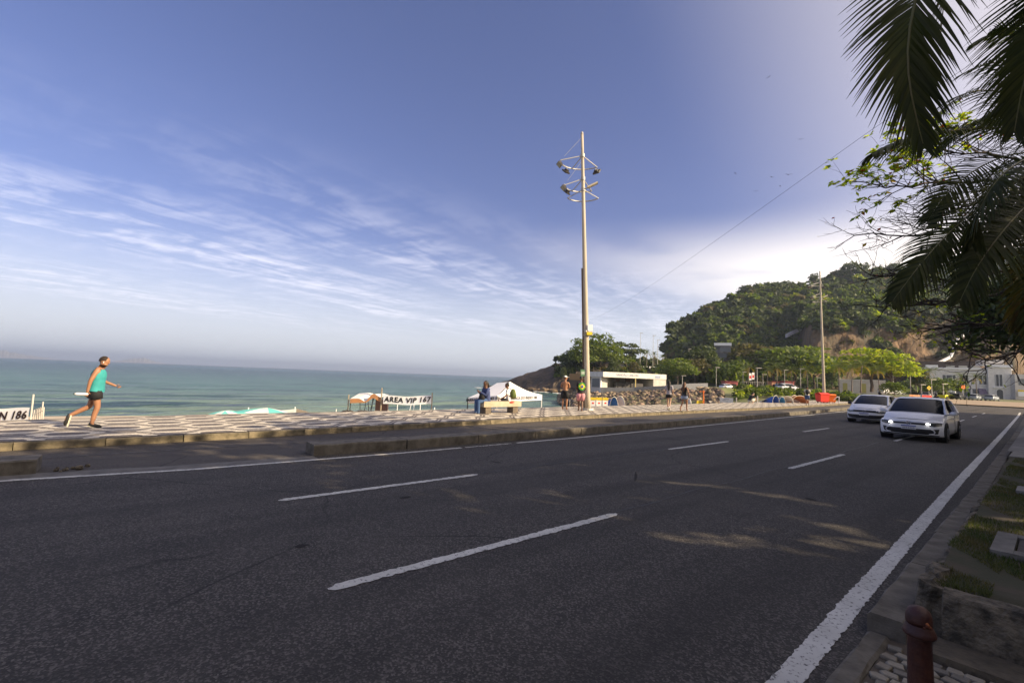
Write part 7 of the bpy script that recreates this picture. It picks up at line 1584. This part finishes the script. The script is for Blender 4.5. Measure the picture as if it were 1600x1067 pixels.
# riders seen above the car roofs
RID = dict(SIT); RID = {k: (v[0], v[1], v[2] + .22) for k, v in SIT.items()}; RID.update(wrl=(-.30, .46, 1.10), wrr=(.30, .46, 1.10), ell=(-.30, .22, 1.08), elr=(.30, .22, 1.08), knl=(-.20, .40, .78), knr=(.20, .40, .78), anl=(-.17, .25, .38), anr=(.17, .25, .38), tol=(-.17, .38, .34), tor=(.17, .38, .34))
def motorbike(loc, rz, label, plabel):
    t = thing('motorcycle', label, 'motorcycle', loc, rz)
    for y, nm in ((-.62, 'wheel'), (.68, 'wheel')):
        mb_ = MB(); mb_.tube([(math.cos(a) * 0, y + math.cos(a) * .26, .31 + math.sin(a) * .26) for a in np.linspace(0, 6.283, 21)], .05, 6); wo = mb_.build(nm, m_tyre, t); mb_ = MB(); mb_.cyl((-.02, y, .31), (.02, y, .31), .07, .07, 10)
        for q in range(6): a_ = q * 1.047; mb_.cyl((0, y, .31), (0, y + math.cos(a_) * .24, .31 + math.sin(a_) * .24), .010, .010, 4)
        mb_.build('rim', m_rim, wo)
    mb_ = MB(); mb_.ell((0, .12, .82), (.14, .26, .13), 12, 8); mb_.build('tank', m_red, t, smooth=True); mb_ = MB(); mb_.box((0, -.35, .78), (.24, .62, .09), top=.85); mb_.build('seat', m_black, t)
    mb_ = MB(); mb_.box((0, .02, .48), (.26, .40, .30), top=.8); mb_.tube([(0, .45, .92), (0, -.1, .70), (0, -.62, .31)], .03, 6); mb_.build('frame', m_steel, t)
    mb_ = MB(); mb_.tube([(-.34, .36, 1.06), (-.15, .46, 1.02), (.15, .46, 1.02), (.34, .36, 1.06)], .018, 6); mb_.build('handlebar', m_black, t)
    for s_ in (-1, 1): mb_ = MB(); mb_.cyl((s_ * .07, .46, 1.0), (s_ * .07, .68, .31), .025, .025, 6); mb_.build('fork', m_chrome, t)
    mb_ = MB(); mb_.ell((0, .56, .92), (.09, .08, .09), 10, 7); mb_.build('headlight', m_lens, t, smooth=True)
    p_, J2, (r2, f2, u2) = person(plabel, loc, rz, RID, 'mid', ('none', m_hair), m_sh_black, m_jeans, m_bsh, 1.0, sleeves='long', bottom_len=1.2, bottom_loose=1.0)
    g2 = MB(); g2.ell(J2['head'] + u2 * .02, (.125, .145, .14), 14, 10); ho = g2.build('helmet', m_black, p_, smooth=True); return t
pr = Wz(1376, .0, 37.5); motorbike((pr.x, pr.y, 0), rad(180), 'red motorcycle riding behind the left white car', 'motorcyclist in a black helmet seen over the roof of the left white car')
pr = Wz(1464, .0, 58); motorbike((pr.x, pr.y, 0), rad(170), 'motorcycle riding far behind the right white car', 'motorcyclist in a black helmet seen over the roof of the right white car')
# birds
def bird(px, py, Z, s_, lab):
    t = thing('seabird', lab, 'bird', Wp(px, py, Z), random.uniform(0, 6)); mb_ = MB(); mb_.ell((0, 0, 0), (.08, .28, .07), 8, 6)
    mb_.build('body', m_black, t, smooth=True)
    for q in (-1, 1): mb_ = MB(); mb_.hexa([(q * .05, -.08, 0), (q * .55, -.02, .18), (q * .55, .12, .18), (q * .05, .12, 0), (q * .05, -.08, .02), (q * .55, -.02, .195), (q * .55, .12, .195), (q * .05, .12, .02)] ); mb_.hexa([(q * .55, -.02, .18), (q * 1.1, -.14, .06), (q * 1.1, -.10, .06), (q * .55, .12, .18), (q * .55, -.02, .195), (q * 1.1, -.14, .07), (q * 1.1, -.10, .07), (q * .55, .12, .195)]); mb_.build('wing', m_black, t)
    t.scale = (s_,) * 3; return t
for px, py, Z, s_, lab in [(1201, 121, 150, .9, 'highest lone dark bird in the sky'), (1251, 218, 150, .9, 'dark bird right of and below the highest one'), (1149, 271, 150, .9, 'dark bird left of the small flock'), (1232, 273, 130, 1.0, 'upper right dark bird of the small flock'), (1206, 277, 140, .9, 'dark bird in the middle of the small flock'), (1219, 291, 150, .8, 'lower dark bird of the small flock'), (1181, 299, 150, .8, 'lowest dark bird near the cable')]: bird(px, py, Z, s_, lab)
# ================================================================ things set up on the beach
m_tent = M('tent_white', (.80, .80, .82), .7); m_wood = M('weathered_wood', (.38, .32, .24), .9, col2=(.26, .21, .15), vs=6)
vert = Vector((0, 0, 1))
def pole(px, py, Z, zb, label, r=.035, mat=m_wood, name='pole', group=None):
    top_ = Wp(px, py, Z); o_ = MB().cyl((0, 0, 0), (0, 0, top_.z - zb), r, r * .9, 8).build(name, mat, None, loc=(top_.x, top_.y, zb)); tag(o_, label, 'pole', group); return o_
def banner(px0, py0, px1, py1, h0, Z0, Z1, text, label, size, sag=.06, mat=m_tent, textmat=m_ink, u0=.5, sp=1.0, bold=.012, v0=.5):
    a, b = Wp(px0, py0, Z0), Wp(px1, py1, Z1); r_ = (b - a); ln = r_.length; r_.normalize(); n_ = Vector((r_.y, -r_.x, 0)).normalized()
    if n_.dot(-a) < 0: n_ = -n_
    t = thing('banner', label, 'banner'); mb_ = MB()
    def g(u, v): return a + r_ * ln * u + vert * (-h0 * v - sag * math.sin(math.pi * u) + .02 * math.sin(u * 9)) + n_ * (.04 * math.sin(u * 7 + v * 2))
    mb_.grid(g, 20, 5); mb_.grid(lambda u, v: g(u, v) - n_ * .012, 20, 5, flip=True); mb_.build('cloth', mat, t)
    me_ = text_mesh(text, size, bold=bold, shear=.12, space=sp, ex=.002); me_.materials.clear(); me_.materials.append(textmat)
    for v in me_.vertices: u = u0 + v.co.x / ln; q = g(u, v0 - v.co.y / h0); v.co = q + n_ * .02
    put('lettering', me_, t); return t
# AREA VIP
banner(599.5, 617.5, 674.5, 618.0, .50, 27.5, 27.5, 'AREA VIP 167', 'white banner reading AREA VIP 167 stretched between two beach poles', .42, sp=1.12, sag=.05)
ap1 = pole(596.8, 606, 27.6, -2.1, 'taller wooden pole at the left end of the AREA VIP banner', .045); pole(675.5, 613.5, 27.5, -2.1, 'wooden pole at the right end of the AREA VIP banner', .04); pole(545, 616.5, 27.8, -2.1, 'pale pole at the left end of the sagging awning', .04)
aw = thing('awning', 'sagging white and orange awning on crossed black legs left of the AREA VIP banner', 'awning'); a = Wp(547, 624, 27.6); b = Wp(596, 622, 27.6); r_ = (b - a); ln = r_.length; r_.normalize(); n_ = Vector((r_.y, -r_.x, 0)).normalized(); n_ = n_ if n_.dot(-a) > 0 else -n_
def awf(u, v):
    crest = .02 + (-.20 * math.exp(-((u - .48) / .12) ** 2) + .24 * math.exp(-((u - .74) / .14) ** 2)); return a + r_ * ln * u - n_ * 1.7 * v + vert * (.02 + crest * (1 - .6 * v) + .30 * v * (1 if u < .5 else .4))
mb = MB(); mb.grid(awf, 22, 8); mb.build('cloth', m_cloth, aw, smooth=True)
mb = MB(); mb.grid(lambda u, v: awf(u, 0) - vert * (v * (.26 - .18 * math.exp(-((u - .48) / .12) ** 2))) + n_ * .01, 22, 3); mb.build('valance', M('awning_orange', (.50, .24, .10), .8, col2=(.40, .20, .10), vs=3), aw, smooth=True)
for u0, u1, w in ((.30, .37, .02), (.50, .40, .02), (.56, .68, .02), (.78, .48, .02), (.72, .66, .02), (0, 0, .025)):
    mb = MB(); p0 = awf(u0, .05); p1 = a + r_ * ln * u1 - n_ * .1; p1.z = -1.9; mb.cyl(p0, p1, w, w, 6); mb.build('leg', m_black, aw)
ck = thing('changing_booth', 'dark brown cloth booth hanging beside the tall pole of the AREA VIP banner', 'booth'); a = Wp(587, 624, 28.4); b = Wp(603.5, 624, 28.4); r_, n_, l_ = frame_xy(a, b); f_ = Fac(a, r_, n_); z1 = 0
mb = MB(); f_.box(mb, 0, l_, -.68, 0, -.6, 0); mb.build('cloth', M('dark_brown_cloth', (.055, .028, .028), .9), ck); mb = MB(); f_.box(mb, -.05, l_ + .05, -1.9, -.683, -.65, .05); mb.build('base', m_cream, ck)
for i, (px, Z) in enumerate(((541.5, 26), (565, 26.3))): o = MB(); o.ell((0, 0, 0), (.42, .3, .16), 8, 5); o.ell((.3, .1, .05), (.2, .2, .12), 7, 5); o = o.build('bundle', M('dark_bundle', (.06, .05, .04), .9), None, loc=Wz(px, -.62, Z)); tag(o, ['dark bundle left of the awning pole', 'dark bundle under the sagging awning'][i], 'bundle')
# sunshades standing closed and open, tops seen over the promenade edge
def parasol(px, py, Z, R_, zb, label, mat=m_cloth, mat2=m_teal, tilt=0.0, taz=0.0, pole_up=.25, sect=8, low=.32):
    top_ = Wp(px, py, Z); t = thing('parasol', label, 'parasol', (top_.x, top_.y, zb)); H = top_.z - zb; q3 = Matrix.Rotation(taz, 3, 'Z') @ Matrix.Rotation(tilt, 3, 'Y'); mb_ = MB(); mb_.cyl((0, 0, 0), q3 @ Vector((0, 0, H)) if False else (0, 0, H), .022, .02, 6); mb_.build('pole', m_whitep, t)
    for k_ in range(sect):
        a0, a1 = 2 * math.pi * k_ / sect, 2 * math.pi * (k_ + 1) / sect; mb_ = MB()
        def g(u, v): a_ = lerp(a0, a1, v); r_ = R_ * u * (1 - .05 * math.sin(math.pi * v) * u); return Vector((0, 0, H)) + q3 @ Vector((math.cos(a_) * r_, math.sin(a_) * r_, -low * R_ * u ** 1.35 + .03 * math.sin(math.pi * v) * u * -1))
        mb_.grid(g, 5, 3); mb_.build('canopy_panel', mat if k_ % 2 == 0 or mat2 is None else mat2, t, smooth=True)
    return t
parasol(620.5, 642.5, 26.5, .95, -2.0, 'white and turquoise parasol under the left half of the AREA VIP banner'); parasol(655, 641, 27, 1.0, -2.0, 'white parasol under the right half of the AREA VIP banner', mat2=None)
parasol(709, 638.5, 27, .85, -2.0, 'white parasol top left of the beach tent', mat2=None)
parasol(352, 641.5, 24.5, 1.2, -2.2, 'turquoise and white tilted parasol, left of the larger one on the beach', m_teal, m_cloth, .16, -.6, low=.28); parasol(418, 637, 24.0, 1.5, -2.2, 'large white and turquoise parasol with a torn flap, right of the turquoise one', m_cloth, m_teal, .10, 2.2, low=.20)
g_ = thing('beach_tarp', 'long white tarpaulin stretched beside the large parasol', 'tarpaulin'); mb = MB(); a = Wp(386, 638.0, 25.5); b = Wp(463.5, 637, 25.5); r_ = b - a; n_ = Vector((.75, -.65, 0))
mb.grid(lambda u, v: a + r_ * u - n_ * (1.6 * v) + vert * (-.14 * math.sin(math.pi * u * .9) - .30 * v), 14, 5); mb.grid(lambda u, v: a + r_ * lerp(.2, 1, u) + vert * (-.14 * math.sin(math.pi * lerp(.2, 1, u) * .9) - .34 * v) + n_ * .02, 14, 3); mb.build('sheet', m_cloth, g_, smooth=True)
for u in (.03, .97): mb = MB(); q = a + r_ * u; mb.cyl(q + vert * .05, (q.x, q.y, -2.2), .025, .025, 6); mb.build('pole', m_whitep, g_)
for px, py, lab in ((621, 632, 'thin white parasol pole under the AREA VIP banner, left'), (634, 629, 'slanting white pole under the AREA VIP banner'), (648, 630, 'thin pole under the middle of the AREA VIP banner'), (657, 629, 'thin white parasol pole under the AREA VIP banner, right'), (678.5, 636.5, 'white furled parasol right of the AREA VIP banner'), (525.5, 639, 'short white pole left of the sagging awning')):
    top_ = Wp(px, py, 27); k_ = {634: .5, 648: -.3, 678.5: .05}.get(px, 0); o_ = MB().cyl((0, 0, 0), (-k_ * .8, -k_ * .8, top_.z + 1.9) if False else (0, 0, top_.z + 1.9), .03 if px != 678.5 else .10, .02 if px != 678.5 else .03, 6).build('pole', m_whitep, None, loc=(top_.x, top_.y, -1.9)); o_.rotation_euler = (0, k_ * .4, k_); tag(o_, lab, 'pole')
# banner 186 at the left edge
banner(-62, 636.5, 47, 637, .72, 17.5, 17.5, 'ALISSON 186', 'white banner ending in N 186 at the left edge of the view', .42, v0=.40, u0=.50, sp=1.08, sag=.03, bold=.012, textmat=M('ink_brown', (.045, .02, .02), .7))
pole(52.5, 616, 17.6, -2.0, 'taller pale pole at the right end of the 186 banner', .03, m_cream); pole(67.5, 627.5, 18.4, -2.0, 'shorter pale pole right of the 186 banner', .025, m_cream)
ch = thing('folding_chairs', 'stack of folded cream chairs between the two poles by the 186 banner', 'chairs'); p0 = Wz(60, -2.0, 18)
for i in range(4): 
    mb = MB(); x = Wp(54 + i * 3.2, 640 - 1.2 * i, 18.0); y_ = Wp(56 + i * 3.2, 641, 18.2); mb.tube([(x.x, x.y, -1.9), tuple(x), tuple(x + Vector((.12, .1, .02))), (y_.x + .12, y_.y + .1, -1.9)], .022, 6); mb.tube([x - vert * .15, x + Vector((.12, .1, -.13))], .018, 5); mb.build('chair_frame', m_cream, ch)

# ---- peaked tent 188
tt = thing('peaked_tent', 'white peaked tent with black lettering on its valance behind the bench', 'tent')
C1 = Wp(777, 618.2, 31.0); C2 = Wp(846.5, 616.5, 35.0); C0 = Wp(731, 621.5, 32.2); C3 = C0 + (C2 - C1); RA = Wp(797, 596.3, 33.3); RB = Wp(776.5, 598.3, 34.0)
def facet(p, q, r_, s_=None, n=8, mat=m_tent, sagk=.10, name='roof_panel'):
    """curved cloth between an eave p-q and the top edge r-s"""
    s_ = r_ if s_ is None else s_; mb_ = MB()
    def g(u, v): lo = p.lerp(q, u); hi = r_.lerp(s_, u); pt_ = lo.lerp(hi, v); return pt_ - vert * (sagk * (hi.z - lo.z) * 1.6 * math.sin(math.pi * v) * (1 - .15 * math.sin(math.pi * u)))
    mb_.grid(g, n, n); mb_.build(name, mat, tt, smooth=True)
facet(C1, C2, RA); facet(C0, C1, RB, RA, sagk=.03); facet(C2, C3, RA, RB); facet(C3, C0, RB)
for p, q, hv, txt, sz, ctr in ((C0, C1, .34, 'BARRACA DO ÍNDIO 188', .245, .52), (C1, C2, .42, 'BARRACA DO ÍNDIO 188', .30, .55), (C2, C3, .4, None, 0, 0), (C3, C0, .4, None, 0, 0)):
    r_ = (q - p); ln = r_.length; r_.normalize(); n_ = Vector((r_.y, -r_.x, 0)).normalized(); n_ = n_ if n_.dot(-p) > 0 else -n_; mb = MB()
    mb.grid(lambda u, v: p.lerp(q, u) - vert * hv * v + n_ * .01 * math.sin(u * 25), 16, 2); vo_ = mb.build('valance', m_tent, tt)
    if txt:
        me_ = text_mesh(txt, sz, bold=.010, ex=.001); me_.materials.clear(); me_.materials.append(m_ink if hv < .4 else M('letter_grey', (.20, .19, .21), .7))
        up2 = vert
        for v in me_.vertices: u = ctr + v.co.x / ln; v.co = p.lerp(q, u) - vert * (hv * .5 - v.co.y) + n_ * .03
        put('lettering', me_, vo_)
for p, mt_ in ((C1, m_steel), (C2, m_whitep), (C0, m_black), (C3, m_whitep)): mb = MB(); mb.cyl((p.x, p.y, -2.1), tuple(p), .035, .03, 8); mb.build('leg', mt_, tt)
# yellow and white crates beside the mast
for i, px in enumerate((925.5, 935, 945)):
    a = Wz(px, -.33, 31.5 + i * .3); t = thing('crate_chair', ['left', 'middle', 'right'][i] + ' one of three yellow and white boxes right of the floodlight mast', 'box', a, dz); mb = MB(); mb.box((0, 0, .35), (.34, .34, .74)); mb.build('body', m_whitep, t); mb = MB(); mb.box((0, 0, .805), (.38, .38, .17)); mb.build('lid', m_yellow, t); mb = MB(); mb.box((0, -.175, .52), (.12, .012, .10)); mb.build('mark', m_red, t)
cb2 = thing('cool_box', 'dark cool box on the sand left of the man in pink shorts', 'cool box', Wz(897.5, -.6, 27), dz); mb = MB(); mb.box((0, 0, .2), (.5, .3, .4)); mb.build('body', m_greyw, cb2); mb = MB(); mb.box((0, 0, .43), (.54, .34, .06)); mb.build('lid', m_black, cb2)
o_ = MB().cyl((0, 0, 0), (0, 0, 1.1), .02, .02, 6).build('pole', m_steel, None, loc=Wz(889.5, -.6, 27)); tag(o_, 'thin dark pole between the shirtless man and the cool box', 'pole')
# beach tents and sunshades beyond
def low_tent(px, py, Z, wd, ht, zb, m1, m2, label, rz=0, name='beach_tent', cat='beach tent'):
    c_ = Wz(px, zb, Z); t = thing(name, label, cat, c_, dz + rz); k_ = 9
    for q, (a0, a1, mt_) in enumerate(((0, .5, m1), (.5, 1, m2))):
        mb_ = MB(); mb_.grid(lambda u, v: (wd * .5 * math.cos(math.pi * (1 - lerp(a0, a1, u))), lerp(-.45, .6, v) * (1 + .0), ht * math.sin(math.pi * lerp(a0, a1, u)) ** .75 * (1 - .35 * v)), 8, 5); mb_.build('canopy', mt_, t, smooth=True)
    mb_ = MB(); mb_.tube([(wd * .5 * math.cos(math.pi * (1 - u)), -.45, ht * math.sin(math.pi * u) ** .75) for u in np.linspace(0, 1, 12)], .02, 5); mb_.build('hoop', m_steel, t); return t
def zat(px, py, Z): return Wp(px, py, Z).z
low_tent(954, 0, 33.5, .75, 1.35, -.75, m_blue, m_lblue, 'blue folded sunshade bundle right of the yellow boxes', .3); low_tent(964, 0, 34.5, .95, 1.4, -.75, m_pinkc, m_cloth, 'pink and white patterned sunshade right of the blue one', .2)
low_tent(1206, 0, 47, 1.0, 1.15, -.25, m_blue, m_blue, 'blue beach tent at the left of the row past the crouching man', .4); low_tent(1217, 0, 47.5, .8, 1.05, -.25, m_lblue, m_lblue, 'light blue beach tent leaning on the blue one', .2); low_tent(1195, 0, 47.5, 1.5, .75, -.3, M('grey_cloth', (.30, .27, .30), .85), m_cloth, 'low grey tarpaulin left of the blue beach tents', 0)
low_tent(1226, 0, 48.5, 1.5, 1.15, -.30, m_orange if False else M('amber_cloth', (.62, .28, .06), .8), m_cloth, 'small amber sunshade right of the blue beach tents', .1); low_tent(1245, 0, 49, 2.2, 1.20, -.25, M('amber_cloth', (.6, .3, .1)), M('brick_cloth', (.55, .22, .10), .8), 'larger amber beach tent beside the man with the black backpack', .2)
low_tent(1236, 0, 50, 1.3, 1.2, -.25, M('brick_cloth', (.6, .3, .1)), m_cloth, 'brick-coloured sunshade between the two amber ones', .3)
# air
# ---- the air: one closed box of pale haze, sky outside
HAZE = True
if HAZE:
    hz = MB(); hz.add([(x, y, z) for z in (-6, 125) for x, y in ((-11500, -11500), (1200, -11500), (1200, 11500), (-11500, 11500))], [(0, 3, 2, 1), (4, 5, 6, 7), (0, 1, 5, 4), (1, 2, 6, 5), (2, 3, 7, 6), (3, 0, 4, 7)])
    hm = bpy.data.materials.new('haze'); hm.use_nodes = True; n = hm.node_tree.nodes; l = hm.node_tree.links; n.remove(n['Principled BSDF']); pv = n.new('ShaderNodeVolumePrincipled')
    pv.inputs['Color'].default_value = (.68, .80, 1.0, 1); pv.inputs['Density'].default_value = .00022; pv.inputs['Anisotropy'].default_value = .35; l.new(pv.outputs[0], n['Material Output'].inputs['Volume'])
    o = hz.build('haze', hm); tag(o, kind='stuff')
